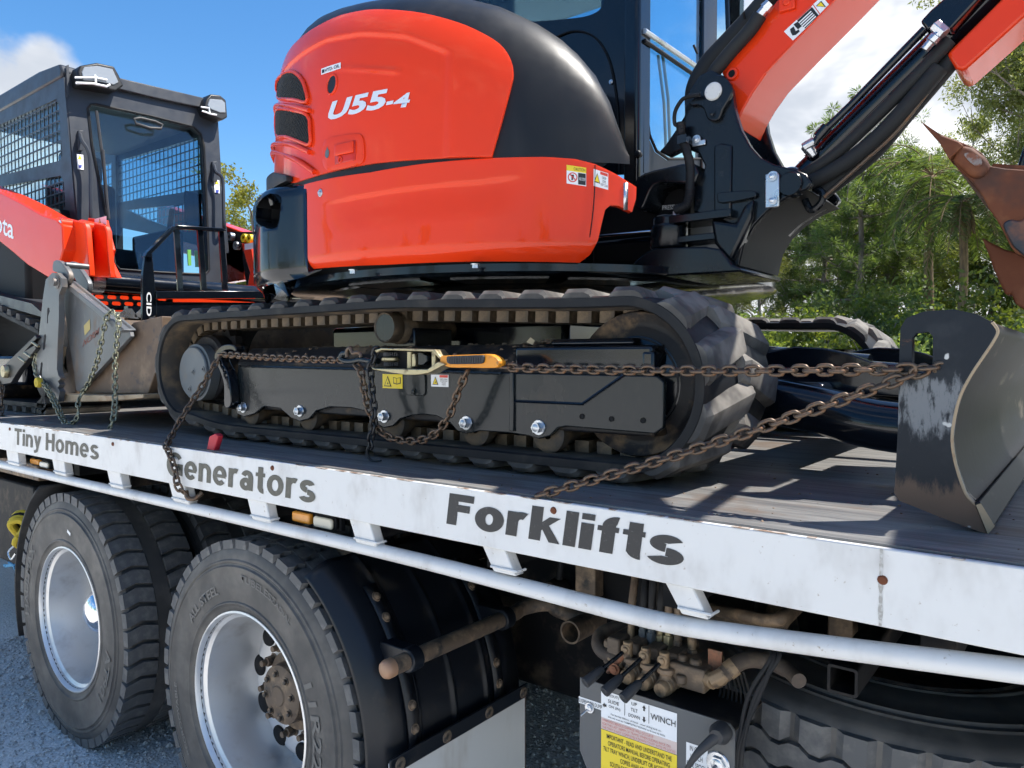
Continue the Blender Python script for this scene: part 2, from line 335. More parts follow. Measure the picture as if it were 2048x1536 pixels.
def spline(pts, per=8, closed=False):
    P = [Vector(p) for p in pts]; n = len(P); out = []
    for i in range(n if closed else n - 1):
        p0 = P[(i - 1) % n] if (closed or i) else P[i]; p1 = P[i]; p2 = P[(i + 1) % n]; p3 = P[(i + 2) % n] if (closed or i < n - 2) else p2
        for k in range(per):
            t = k / per
            out.append(0.5 * ((2 * p1) + (p2 - p0) * t + (2 * p0 - 5 * p1 + 4 * p2 - p3) * t * t + (3 * p1 - p0 - 3 * p2 + p3) * t ** 3))
    if not closed: out.append(P[-1])
    return out
def sp2(pts, per=5, closed=True):
    return [(p.x, p.y) for p in spline([(a, b, 0) for a, b in pts], per, closed)]
def lathe(prof, c, ax='y', seg=48, a0=0.0, a1=360.0):
    """profile of (radius, offset along axis) revolved about an axis through c"""
    full = abs(a1 - a0) >= 359.9; m = seg if full else seg + 1; V = []; n = len(prof); c = Vector(c)
    for i in range(m):
        a = R(a0 + (a1 - a0) * i / seg); ca, sa = math.cos(a), math.sin(a)
        for r, h in prof:
            V.append(c + Vector({'y': (r * ca, h, r * sa), 'x': (h, r * ca, r * sa), 'z': (r * ca, r * sa, h)}[ax]))
    Fc = []
    for i in range(seg):
        j = (i + 1) % m if full else i + 1
        for k in range(n - 1): Fc.append((i * n + k, i * n + k + 1, j * n + k + 1, j * n + k))
    return V, Fc
def rod(p, q, r, seg=14): return tube([p, q], r, seg)
def hexbolt(c, nrm, r=0.012, h=0.01, washer=True):
    """hex head with washer at c along nrm"""
    z = Vector(nrm).normalized(); q = z.to_track_quat('Z', 'Y').to_matrix().to_4x4(); M = Matrix.Translation(Vector(c)) @ q
    hx = [(r * math.cos(R(60 * k)), r * math.sin(R(60 * k))) for k in range(6)]
    parts = [ext(hx, 'z', 0.0, h)]
    if washer: parts.append(lathe([(0, 0.0022), (r * 1.4, 0.0022), (r * 1.5, 0.0)], (0, 0, 0), 'z', 16))
    if washer: parts.append(lathe([(0, h + r * 0.12), (r * 0.6, h + r * 0.1), (r * 0.8, h - 0.0005)], (0, 0, 0), 'z', 12))
    return xf(join(*parts), M)
def rrect(x0, x1, y0, y1, r, k=4):
    out = []
    for cx, cy, a in ((x1 - r, y1 - r, 0), (x0 + r, y1 - r, 90), (x0 + r, y0 + r, 180), (x1 - r, y0 + r, 270)):
        for i in range(k + 1):
            t = R(a + 90 * i / k); out.append((cx + r * math.cos(t), cy + r * math.sin(t)))
    return out
def circ(cx, cy, r, n=24): return [(cx + r * math.cos(2 * math.pi * i / n), cy + r * math.sin(2 * math.pi * i / n)) for i in range(n)]
def text_me(s, offset=0.0, shear=0.0, space=1.0, lines=1.0, align='LEFT'):
    """flat text as a mesh scaled into the unit square"""
    cu = bpy.data.curves.new('t', 'FONT'); cu.body = s; cu.offset = offset; cu.shear = shear; cu.space_character = space; cu.space_line = lines
    cu.resolution_u = 3; cu.align_x = align
    o = bpy.data.objects.new('t', cu); COL.objects.link(o)
    dg = bpy.context.evaluated_depsgraph_get(); me = bpy.data.meshes.new_from_object(o.evaluated_get(dg))
    bpy.data.objects.remove(o); bpy.data.curves.remove(cu)
    xs = [v.co.x for v in me.vertices]; ys = [v.co.y for v in me.vertices]; x0, x1, y0, y1 = min(xs), max(xs), min(ys), max(ys)
    for v in me.vertices: v.co = ((v.co.x - x0) / (x1 - x0), (v.co.y - y0) / (y1 - y0), 0)
    return me
def text(name, s, o, rt, up, material, parent, offset=0.0, shear=0.0, space=1.0, lines=1.0, align='LEFT', label=None):
    """print s into the parallelogram at world point o spanned by rt and up"""
    me = text_me(s, offset, shear, space, lines, align); off = org(parent); o = Vector(o); rt = Vector(rt); up = Vector(up)
    for v in me.vertices: v.co = o + rt * v.co.x + up * v.co.y - off
    return add_me(name, me, material, parent, 0, fix=False, label=label)
def quad(o, rt, up, d=0.0):
    o = Vector(o); rt = Vector(rt); up = Vector(up); n = rt.cross(up).normalized() * d
    return [o + n, o + rt + n, o + rt + up + n, o + up + n], [(0, 1, 2, 3)]
def shell2d(poly, du, dv, holes=()):
    """fill a 2D outline and cut it into a grid so that it can be bent over a curved surface"""
    bm = bmesh.new(); loops = [poly] + list(holes)
    for loop in loops:
        vs = [bm.verts.new((a, b, 0)) for a, b in loop]
        for i in range(len(vs)): bm.edges.new((vs[i], vs[(i + 1) % len(vs)]))
    if holes: bmesh.ops.triangle_fill(bm, use_beauty=True, use_dissolve=False, edges=bm.edges[:])
    else: bm.faces.new(bm.verts[:])
    cut(bm, du, dv)
    bm.verts.index_update(); v = [tuple(q.co) for q in bm.verts]; f = [tuple(q.index for q in fc.verts) for fc in bm.faces]; bm.free()
    return v, f
def cut(bm, du, dv):
    for k, st in ((0, du), (1, dv)):
        if not st: continue
        lo = min(q.co[k] for q in bm.verts); hi = max(q.co[k] for q in bm.verts); nrm = (1, 0, 0) if k == 0 else (0, 1, 0)
        for i in range(int(lo / st) - 1, int(hi / st) + 2):
            c = i * st
            if lo < c < hi:
                bmesh.ops.bisect_plane(bm, geom=bm.verts[:] + bm.edges[:] + bm.faces[:], plane_co=(c if k == 0 else 0, c if k == 1 else 0, 0), plane_no=nrm)
def solid(o, t, off=-1):
    s = o.modifiers.new('solid', 'SOLIDIFY'); s.thickness = t; s.offset = off; return o
def polyline_at(path, step, start=0.0):
    """points and tangents each `step` along a polyline"""
    P = [Vector(p) for p in path]; out = []; need = start; acc = 0.0
    for a, b in zip(P, P[1:]):
        L = (b - a).length
        while need <= acc + L + 1e-9 and L > 0:
            t = (need - acc) / L; out.append((a.lerp(b, t), (b - a).normalized())); need += step
        acc += L
    return out
# ================================================================== setting: ground
DECK = 1.306; D = 1.28
gv = []; gf = []; gn = 24
ring = [0, 3, 7, 14, 30, 70, 200, 1500]
gv.append((0, 0, 0))
for r_ in ring[1:]:
    for k in range(gn): gv.append((r_ * math.cos(2 * math.pi * k / gn), r_ * math.sin(2 * math.pi * k / gn), 0))
for k in range(gn): gf.append((0, 1 + k, 1 + (k + 1) % gn))
for i in range(len(ring) - 2):
    for k in range(gn):
        a = 1 + i * gn + k; b = 1 + i * gn + (k + 1) % gn; gf.append((a, a + gn, b + gn, b))
props(add('ground', (gv, gf), 'gravel', smooth=0), kind='structure')
# loose stones lying on the yard
rs = random.Random(3); V = []; Fc = []
for i in range(14000):
    near_ = i % 3; x = rs.uniform(-4.9, -2.4) if near_ else rs.uniform(-2.4, -0.5); y = rs.uniform(0.5, 2.0) if near_ else rs.uniform(1.6, 3.0); s = rs.uniform(0.004, 0.011) * (1.9 if rs.random() < 0.06 else 1)
    b = len(V); a = rs.uniform(0, 6.28)
    for k in range(5):
        t = a + k * 1.2566; V.append((x + s * rs.uniform(.7, 1.2) * math.cos(t), y + s * rs.uniform(.7, 1.2) * math.sin(t), s * rs.uniform(0.1, 0.35)))
    V.append((x, y, s * rs.uniform(0.6, 1.0)))
    for k in range(5): Fc.append((b + k, b + (k + 1) % 5, b + 5))
props(add('loose_stones', (V, Fc), mat('stone', (0.66, 0.645, 0.615), 0.9, var=((0.34, 0.33, 0.31), 60, 0.4, 0.6)), smooth=0), 'loose grey gravel stones strewn on the yard under the truck', 'gravel', kind='stuff')

# ================================================================== tilt-tray truck
TR = thing('tilt_tray_truck', (-3.0, 2.5, 0), 'white edged tilt tray truck with grey deck carrying the red excavator', 'truck')
XL, XR = -9.0, 1.7
add('deck', box(XL, XR, 1.297, 3.735, 1.290, DECK), 'deck', TR)
beam = add('side_beam', join(box(XL, XR, D, D + 0.012, 1.177, 1.303), box(XL, XR, D + 0.012, D + 0.07, 1.177, 1.187)), 'white_paint', TR, bevel=0.003)
add('side_beam', box(XL, XR, 3.738, 3.75, 1.177, 1.303), 'white_paint', TR, bevel=0.003)
# rusty chipped edge along the top of the beam
V = []; Fc = []; rr = random.Random(5); x = -4.6
while x < 0.4:
    l_ = rr.uniform(0.01, 0.07)
    if rr.random() < 0.6:
        h_ = rr.uniform(0.0006, 0.0028); b = len(V)
        V += [(x, D - 0.0006, 1.3032), (x + l_, D - 0.0006, 1.3032), (x + l_ * .8, D - 0.0006, 1.303 - h_), (x + l_ * .2, D - 0.0006, 1.303 - h_ * .6)]; Fc.append((b, b + 1, b + 2, b + 3))
        b = len(V); V += [(x, D - 0.0006, 1.3034), (x + l_, D - 0.0006, 1.3034), (x + l_, D + 0.010, 1.3034), (x, D + 0.008, 1.3034)]; Fc.append((b, b + 1, b + 2, b + 3))
    x += l_ + rr.uniform(0.0, 0.05)
add('rust_chips', (V, Fc), mat('chip_rust', (0.20, 0.125, 0.085), 0.8, var=((0.40, 0.36, 0.32), 60, 0.4, 0.6)), beam, smooth=0, kind='stuff')
p = W(1763, 1099, Y=D)
V = []; Fc = []
for i in range(15):
    z = 1.302 - i * 0.0088; wv = rr.uniform(0.0015, 0.0038); b = len(V)
    V += [(p.x - wv, D - 0.0008, z), (p.x + wv, D - 0.0008, z)]
    if i: Fc.append((b - 2, b - 1, b + 1, b))
add('weld_seam', (V, Fc), mat('seam', (0.36, 0.34, 0.31), 0.7, var=((0.55, 0.54, 0.52), 90, 0.45, 0.6)), beam, smooth=0)
bolt_me = shared('rust_bolt', lathe([(0, -0.004), (0.006, -0.0035), (0.008, 0.0)], (0, 0, 0), 'y', 12), 'rust')
for u, v in ((20, 858), (226, 888), (545, 936), (1107, 1021), (1765, 1160)):
    q = W(u, v, Y=D); inst('rusty_bolt', bolt_me, Matrix.Translation((q.x, D, q.z)), beam)
# printed words on the beam
def bold_glyph(ch, w_):
    # heavy sans strokes: ('p', points) polygons and ('r', cx, cy, rx, ry, a0, a1) ring sectors; returns strokes and width
    xh = .735; h_ = w_ * .86
    def st(x, y0, y1): return ('p', [(x, y0), (x + w_, y0), (x + w_, y1), (x, y1)])
    def bar(x0, x1, y, t=h_): return ('p', [(x0, y), (x1, y), (x1, y + t), (x0, y + t)])
    G_ = {'F': ([st(0, 0, 1), bar(w_ * .9, .66, 1 - h_), bar(w_ * .9, .58, .44)], .66),
          'T': ([st(.36 - w_ / 2, 0, 1), bar(0, .72, 1 - h_)], .72),
          'H': ([st(0, 0, 1), st(.76 - w_, 0, 1), bar(w_ * .9, .78 - w_, .44)], .76),
          'G': ([('r', .48, .5, .48, .52, 38, 342), bar(.50, .94, .36, h_), ('p', [(.94 - w_, .10), (.94, .06), (.94, .50), (.94 - w_, .50)])], .94),
          'i': ([st(0, 0, xh), ('p', [(0, .83), (w_, .83), (w_, 1), (0, 1)])], w_), 'l': ([st(0, 0, 1)], w_),
          'n': ([st(0, 0, xh), st(.66 - w_, 0, .44), ('r', .33, .43, .33, .32, 0, 172)], .66),
          'm': ([st(0, 0, xh), st(.53 - w_ / 2, 0, .46), st(1.06 - w_, 0, .46), ('r', .27 + w_ / 4, .45, .26 + w_ / 4, .30, 0, 172), ('r', .79 - w_ / 4, .45, .27 + w_ / 4, .30, 0, 172)], 1.06),
          'o': ([('r', .36, xh / 2, .36, xh / 2 + .02, 0, 360)], .72),
          'e': ([('r', .35, xh / 2, .35, xh / 2 + .02, 0, 318), bar(.10, .66, xh / 2 - .075, .13)], .70),
          'r': ([st(0, 0, xh), ('r', .34, .42, .34, .33, 66, 176)], .47),
          's': ([('r', .32, .53, .30, .225, 22, 268), ('r', .32, .20, .33, .225, 200, 448)], .65),
          'a': ([('r', .28, .225, .28, .245, 0, 360), st(.62 - w_, 0, .48), ('r', .33, .46, .29, .295, 0, 158)], .64),
          't': ([st(.10, .14, .95), bar(0, .42, xh - .14, .14), ('r', .36, .23, .26, .25, 182, 275)], .42),
          'f': ([st(.09, 0, .78), bar(0, .42, xh - .14, .14), ('r', .37, .74, .28, .28, 82, 178)], .43),
          'k': ([st(0, 0, 1), ('p', [(w_ * .8, .26), (w_ * .8, .50), (.42, xh), (.66, xh)]), ('p', [(.28, .36), (.40, .52), (.70, 0), (.46, 0)])], .69),
          'y': ([('p', [(0, xh), (w_ * 1.08, xh), (.45, .02), (.25, .02)]), ('p', [(.68 - w_ * 1.08, xh), (.68, xh), (.37, -.20), (.18, -.20)]), ('p', [(.04, -.28), (.20, -.28), (.37, -.20), (.30, -.08), (.04, -.13)])], .68), ' ': ([], .22)}
    return G_[ch]
def beam_word(s, u0, u1, vb, vt, shear, material, w_, gap, label):
    a = W(u0, vb, Y=D); t = W(u0, vt, Y=D); b = W(u1, vb, Y=D); V = []; Fc = []; x = 0.0; k = 0
    for ch in s:
        strokes, adv = bold_glyph(ch, w_)
        for q in strokes:
            y_ = D - 0.0008 - 0.00012 * (k % 6); k += 1
            if q[0] == 'p':
                base = len(V); V += [(x + px_, y_, pz_) for px_, pz_ in q[1]]; Fc.append(tuple(range(base, base + len(q[1]))))
            else:
                _, cx_, cy_, rx, ry, a0, a1 = q; n_ = max(8, int((a1 - a0) / 9)); base = len(V)
                for i in range(n_ + 1):
                    t_ = R(a0 + (a1 - a0) * i / n_); V += [(x + cx_ + rx * math.cos(t_), y_, cy_ + ry * math.sin(t_)), (x + cx_ + (rx - w_) * math.cos(t_), y_, cy_ + (ry - w_ * .82) * math.sin(t_))]
                for i in range(n_): Fc.append((base + 2 * i, base + 2 * i + 1, base + 2 * i + 3, base + 2 * i + 2))
        x += adv + gap
    x -= gap; sx = (b.x - a.x) / x; sz = t.z - a.z
    add('lettering', ([(a.x + px_ * sx + pz_ * sz * shear, y_, a.z + pz_ * sz) for px_, y_, pz_ in V], Fc), material, beam, smooth=0, label=label)
beam_word('Tiny Homes', 29, 197, 888.5, 856, .10, 'grey_print', .215, .10, 'faded grey words Tiny Homes')
beam_word('Generators', 333, 630, 950, 903, .10, 'grey_print', .225, .09, 'faded grey word Generators')
beam_word('Forklifts', 893, 1366, 1047, 985, .15, 'worn_print', .265, .07, 'black word Forklifts')
# tubular rub rail and its posts
RY = 1.303
def rp(u, v): q = W(u, v, Y=RY); return (q.x, RY, q.z)
rail = [rp(-420, 826)] + [rp(u, v) for u, v in ((0, 928), (420, 1024), (780, 1107), (1040, 1172), (1300, 1238), (1434, 1262), (1581, 1283), (1778, 1309), (2048, 1343))]
rail = [Vector(p) for p in rail]; rail.append(rail[-1] + (rail[-1] - rail[-2]) * 0.6)
ro = add('rub_rail', tube(spline(rail, 6), 0.0185, 20), 'white_paint', TR)
for ua, ub, va, la, lb, vb in ((20, 43, 905, 24, 46, 932), (112, 136, 925, 118, 140, 952), (222, 248, 946, 230, 255, 978), (346, 378, 972, 356, 387, 1008),
                               (503, 541, 1004, 514, 550, 1045), (707, 748, 1046, 722, 762, 1092), (972, 1018, 1098, 996, 1040, 1150), (1335, 1392, 1174, 1370, 1424, 1236), (-80, -60, 885, -76, -56, 908)):
    a, b, c, d = (W(ua, va, Y=RY), W(ub, va, Y=RY), W(lb, vb, Y=RY), W(la, vb, Y=RY)); zt = 1.180
    wz = c.z + .012; add('weld_bead', tube([(d.x - .006, RY - .018, wz), (c.x + .006, RY - .018, wz), (c.x + .008, RY + .01, wz)], .003, 6), 'white_paint', ro)
    o = add('rail_post', ext([(a.x, zt), (b.x, zt), (c.x, c.z), (d.x, c.z)], 'y', RY - 0.016, RY + 0.016), 'white_paint', TR, bevel=0.003)
# under-tray structure
for y in (2.02, 2.92): add('tray_runner', box(XL, XR, y, y + 0.07, 1.02, 1.175), 'chassis', TR, bevel=0.004)
for y in (2.10, 2.86): add('chassis_rail', box(XL, 1.3, y, y + 0.08, 0.74, 1.00), 'chassis', TR, bevel=0.004)
x = -6.2
while x < 1.6:
    add('crossbearer', box(x, x + 0.05, 1.36, 3.70, 1.105, 1.285), 'chassis', TR); x += 0.46
add('tray_floor_underside', box(XL, XR, 1.35, 3.70, 1.278, 1.288), 'chassis', TR)
for xx in (-2.06, -3.37): add('axle', rod((xx, 1.5, 0.5), (xx, 3.5, 0.5), 0.09), 'chassis', TR)

# ---- wheels
def ang_pt(cx, cz, a, r, y): return Vector((cx + r * math.cos(a), y, cz + r * math.sin(a)))
def tyre_prof(rt, wd, rib):
    o = [(0.288, 0.03), (0.289, 0.012), (0.30, 0.003), (0.316, 0.0), (0.322, -0.004), (0.326, -0.0085), (0.330, -0.0085), (0.334, -0.005), (0.36, -0.008), (0.40, -0.010), (0.432, -0.007), (0.438, -0.0095), (0.442, -0.0095), (0.446, -0.004), (0.452, -0.002), (0.456, -0.005), (0.460, -0.005), (0.464, -0.001), (0.472, 0.001), (0.490, 0.007), (rt - 0.008, 0.014), (rt, 0.026)]
    mid = [(rt, wd * 0.40), (rib, wd * 0.405), (rib, wd * 0.595), (rt, wd * 0.60)]
    return o + mid + [(r_, wd - y_) for r_, y_ in reversed(o)]
def block_me(name, outl, r0, r1, material):
    v, f = ext(outl, 'z', r0, r1)   # (s, y, radial)
    n = len(outl); V = []
    for (s, y, r_) in v:
        k = 0.93 if r_ == r1 else 1.0
        cs = sum(q[0] for q in outl) / n; s2 = cs + (s - cs) * k
        a = s2 / 0.52; V.append((r_ * math.cos(a), y, r_ * math.sin(a)))
    return shared(name, (V, f), material, 30)
def wheel(cx, y0, style, hub, vis):
    """disc wheel with deep dish; y0 = outer tyre face, vis = tread angles facing the camera"""
    cz = 0.515; TW = 0.31 if style == 'lug' else 0.285
    dish = [(0.0, 0.192), (0.115, 0.192), (0.15, 0.188), (0.205, 0.178), (0.222, 0.184), (0.240, 0.205), (0.252, 0.208), (0.257, 0.18), (0.262, 0.12), (0.268, 0.075), (0.276, 0.03), (0.288, 0.022), (0.290, 0.006), (0.296, -0.003), (0.302, -0.001), (0.302, 0.012), (0.287, 0.03)]
    wv, wf = lathe([(r_, y0 + h_) for r_, h_ in dish], (cx, 0, cz), 'y', 72)
    wo = add('wheel', (wv, wf), 'alu', TR, smooth=30)
    add('tyre', lathe([(r_, y0 + h_) for r_, h_ in tyre_prof(0.508, TW, 0.520 if style == 'lug' else 0.508)], (cx, 0, cz), 'y', 96), 'tyre', wo, smooth=30)
    if style == 'lug':
        nb = 46; me = block_me('tread_block', [(0, 0.004), (0.016, 0.062), (0.0, 0.122), (0.058, 0.122), (0.074, 0.062), (0.058, 0.004)], 0.490, 0.525, 'tyre_tread')
        me2 = block_me('tread_block', [(0.0, 0.188), (0.016, 0.248), (0, 0.306), (0.058, 0.306), (0.074, 0.248), (0.058, 0.188)], 0.490, 0.525, 'tyre_tread'); rows = [(me, 0), (me2, 0.5)]
    else:
        nb = 44; rows = []
        for k in range(4):
            y_ = 0.008 + k * 0.066
            rows.append((block_me('tread_block', [(0.006, y_), (0.0, y_ + 0.02), (0.010, y_ + 0.040), (0.002, y_ + 0.06), (0.058, y_ + 0.06), (0.066, y_ + 0.040), (0.057, y_ + 0.02), (0.064, y_)], 0.495, 0.5225, 'tyre_tread'), k * 0.37))
    rest = []
    for me, ph in rows:
        for i in range(nb):
            a = 360.0 * (i + ph) / nb; M = Matrix.Translation((cx, y0, cz)) @ Matrix.Rotation(-R(a), 4, 'Y')
            if vis and vis[0] <= (a % 360) <= vis[1]: inst('tread_block', me, M, wo)
            else: rest.append(([M @ v.co for v in me.vertices], [tuple(p_.vertices) for p_ in me.polygons]))
    add('tread_blocks', join(*rest), 'tyre_tread', wo, smooth=30, kind='stuff')
    if hub == 'nuts':
        hb = add('hub', lathe([(0, y0 + 0.112), (0.03, y0 + 0.111), (0.034, y0 + 0.115), (0.082, y0 + 0.118), (0.094, y0 + 0.126), (0.098, y0 + 0.165), (0.128, y0 + 0.172), (0.130, y0 + 0.188)], (cx, 0, cz), 'y', 40), 'dusty_steel', wo)
        nut = shared('wheel_nut', join(hexbolt((0, 0, 0), (0, -1, 0), 0.0165, 0.028), rod((0, -0.02, 0), (0, -0.048, 0), 0.010, 10)), 'dusty_steel')
        hn = shared('hub_bolt', hexbolt((0, 0, 0), (0, -1, 0), 0.009, 0.010), 'dusty_steel')
        for k in range(10): q = ang_pt(cx, cz, R(36 * k + 10), 0.145, y0 + 0.188); inst('wheel_nut', nut, Matrix.Translation(q), wo)
        for k in range(8): q = ang_pt(cx, cz, R(45 * k + 10), 0.07, y0 + 0.117); inst('hub_bolt', hn, Matrix.Translation(q), wo)
        hh = shared('hand_hole', lathe([(0.0, -0.003), (0.026, -0.003), (0.030, -0.001), (0.033, 0.004)], (0, 0, 0), 'y', 24), 'interior')
        for k in range(10):
            q = ang_pt(cx, cz, R(36 * k + 28), 0.203, y0 + 0.1785); inst('hand_hole', hh, Matrix.Translation(q) @ Matrix.Rotation(R(-36 * k - 28), 4, 'Y') @ Matrix.Diagonal((0.95, 1, 1.15, 1)), wo)
        add('tyre_valve', rod((cx + 0.20, y0 + 0.16, cz + 0.05), (cx + 0.17, y0 + 0.12, cz + 0.05), 0.004, 8), 'zinc', wo)
    elif hub == 'dome':
        add('hub_cap', lathe([(0, y0 + 0.07), (0.04, y0 + 0.074), (0.075, y0 + 0.092), (0.10, y0 + 0.125), (0.115, y0 + 0.192)], (cx, 0, cz), 'y', 40), 'chrome', wo)
    return wo, cz
def side_text(s, cx, cz, y0, rad, a_mid, span, h, parent):
    me = text_me(s, 0.02); bm = bmesh.new(); bm.from_mesh(me); cut(bm, 0.05, 0); bm.to_mesh(me); bm.free(); off = org(parent)
    for v in me.vertices:
        a = R(a_mid + span / 2 - span * v.co.x); r_ = rad + h * v.co.y; v.co = Vector((cx + r_ * math.cos(a), y0 - 0.0115, cz + r_ * math.sin(a))) - off
    add_me('raised_lettering', me, 'tyre_text', parent, 0, fix=False)
w1, cz = wheel(-3.37, 1.295, 'lug', 'dome', (0, 140))
side_text('HAULMAX', -3.37, cz, 1.295, 0.385, 165, 48, 0.045, w1); side_text('AT901', -3.37, cz, 1.295, 0.375, 338, 34, 0.042, w1)
wi, _ = wheel(-3.37, 1.67, 'lug', None, (20, 120))
w2, cz = wheel(-2.06, 1.295, 'rib', 'nuts', (28, 165))
side_text('11R22.5', -2.06, cz, 1.295, 0.345, 3, 50, 0.040, w2); side_text('TUBELESS', -2.06, cz, 1.295, 0.40, 78, 26, 0.022, w2); side_text('RADIAL', -2.06, cz, 1.295, 0.40, 60, 14, 0.016, w2); side_text('REGROOVABLE', -2.06, cz, 1.295, 0.40, 200, 34, 0.018, w2); side_text('ALL STEEL', -2.06, cz, 1.295, 0.36, 128, 34, 0.030, w2)
wheel(-2.06, 1.64, 'rib', None, None)
for xx in (-3.37, -2.06): # tyres on the far side of the axles
    o = add('wheel', lathe([(r_, 3.42 + h_) for r_, h_ in [(0.0, 0.1), (0.28, 0.1)] + tyre_prof(0.52, 0.275, 0.52)], (xx, 0, cz), 'y', 48), 'tyre', TR)
# white sticker on the lug tyre
q = ang_pt(-3.37, cz, R(84), 0.375, 1.2837); add('tyre_sticker', quad(q, (0.03, 0, -0.012), (0.004, 0, 0.012)), 'white_print', w1, smooth=0)

# ---- rear mudguard, flap, lamp pipe
GC = (-2.06, 0.515)
def guard_pt(a, y, dr=0.0):
    t = (y - 1.30) / 0.60
    r_ = 0.598 + dr
    if y < 1.36: r_ -= 0.05 * ((1.36 - y) / 0.06) ** 1.6
    for yc in (1.455, 1.60, 1.745): r_ += 0.007 * math.exp(-((y - yc) / 0.008) ** 2)
    return Vector((GC[0] + r_ * math.cos(R(a)), y, GC[1] + r_ * math.sin(R(a))))
ys = [1.30, 1.305, 1.315, 1.33, 1.345, 1.36, 1.40] + [1.43 + 0.0055 * k for k in range(10)] + [1.52] + [1.575 + 0.0055 * k for k in range(10)] + [1.66] + [1.72 + 0.0055 * k for k in range(10)] + [1.83, 1.905]
V = []; Fc = []; na = 28
for i in range(na + 1):
    for y in ys: V.append(guard_pt(-4 + 62 * i / na, y))
m_ = len(ys)
for i in range(na):
    for k in range(m_ - 1): Fc.append((i * m_ + k, i * m_ + k + 1, (i + 1) * m_ + k + 1, (i + 1) * m_ + k))
mg = solid(add('mudguard', (V, Fc), 'mud_plastic', TR, smooth=60), 0.007)
gb = shared('guard_bolt', hexbolt((0, 0, 0), (0, 0, 1), 0.010, 0.008), 'dusty_steel')
for y, dz in ((1.425, 0), (1.79, 0)):
    vs = []; fs = []
    for i in range(11):
        a = 46 - 44 * i / 10
        for dy in (-0.022, 0.022): vs.append(guard_pt(a, y, 0.008) + Vector((0, dy, 0)))
    for i in range(10): fs.append((2 * i, 2 * i + 1, 2 * i + 3, 2 * i + 2))
    st = solid(add('guard_strap', (vs, fs), 'mud_plastic', mg), 0.006, 1)
    for a in (42, 36, 13, 7):
        pt = guard_pt(a, y, 0.014); nrm = Vector((math.cos(R(a)), 0, math.sin(R(a))))
        inst('guard_bolt', gb, Matrix.Translation(pt) @ nrm.to_track_quat('Z', 'Y').to_matrix().to_4x4(), st)
FX = -1.440
fl = add('mud_flap', box(FX, FX + 0.006, 1.315, 1.90, 0.10, 0.545), 'flap_white', TR, bevel=0.002)
add('flap_edge', box(FX - 0.003, FX + 0.003, 1.896, 1.905, 0.10, 0.54), 'rust', fl)
add('flap_strip', box(FX + 0.007, FX + 0.014, 1.31, 1.905, 0.515, 0.56), 'mud_plastic', fl, bevel=0.004)
fb = shared('flap_bolt', join(lathe([(0, 0.007), (0.007, 0.007), (0.0075, 0.004), (0.016, 0.003), (0.018, 0.0)], (0, 0, 0), 'x', 20)), 'dusty_steel')
for y in (1.345, 1.525, 1.71, 1.88): inst('flap_bolt', fb, Matrix.Translation((FX + 0.014, y, 0.536)), fl)
inst('flap_bolt', fb, Matrix.Translation((FX + 0.006, 1.345, 0.488)), fl)
PXx, PZ = -1.44, 0.795
pp = [(PXx, 1.325, PZ), (PXx, 1.80, PZ), (PXx, 1.90, PZ + 0.006)]
e = W(1120, 1222, Y=1.98); e2 = W(1170, 1240, Y=2.0)
lp = add('lamp_pipe', tube(spline(pp + [(PXx + 0.05, 1.965, PZ + 0.012), (e.x, e.y, e.z), (e2.x + 0.03, e2.y, e2.z)], 8), 0.0235, 18), 'dusty_steel', TR)
add('pipe_cap', lathe([(0, -0.020), (0.014, -0.019), (0.022, -0.014), (0.025, -0.006), (0.025, 0.012)], (PXx, 1.318, PZ), 'y', 24), mat('cap_tan', (0.36, 0.20, 0.115), 0.45), lp)
for y in (1.40, 1.80):
    add('pipe_clamp', join(lathe([(0.0240, -0.022), (0.033, -0.02), (0.033, 0.02), (0.0240, 0.022)], (PXx, y, PZ), 'y', 24), box(PXx - 0.10, PXx - 0.01, y - 0.022, y + 0.022, PZ - 0.03, PZ + 0.03)), 'mud_plastic', lp, bevel=0.003)
c = W(1140, 1265, Y=1.90)
add('open_pipe', join(lathe([(0.030, 0), (0.036, 0), (0.036, 0.16), (0.030, 0.16), (0.030, 0)], c, 'y', 28)), 'dusty_steel', TR)
add('pipe_bore', lathe([(0, 0.15), (0.0305, 0.15)], c, 'y', 24), 'interior', TR)

# ---- marker lamps under the beam
def marker(u0, u1, v0, v1, uc0, uc1, vc0, vc1):
    Y = 1.345
    a = W(u0, v0, Y=Y); b = W(u1, v1, Y=Y); c_ = W(uc0, vc0, Y=Y - .01); d_ = W(uc1, vc1, Y=Y - .01)
    h = add('marker_lamp', box(a.x - 0.006, d_.x + 0.012, Y, Y + 0.02, min(b.z, d_.z) - 0.006, a.z + 0.006), 'interior', TR, bevel=0.004)
    add('amber_lens', box(a.x, b.x, Y - 0.018, Y, b.z, a.z), 'amber', h, bevel=0.005)
    add('lamp_housing', ext(rrect(c_.x - 0.006, d_.x + 0.006, d_.z - 0.005, c_.z + 0.005, 0.012), 'y', Y - 0.012, Y + 0.0), 'interior', h, bevel=0.003)
    add('clear_lens', ext(rrect(c_.x, d_.x, d_.z, c_.z, 0.010), 'y', Y - 0.022, Y - 0.012), 'clear_lens', h, bevel=0.004)
marker(593, 628, 1020, 1048, 632, 670, 1030, 1060)
marker(68, 85, 916, 930, 84, 101, 922, 937)

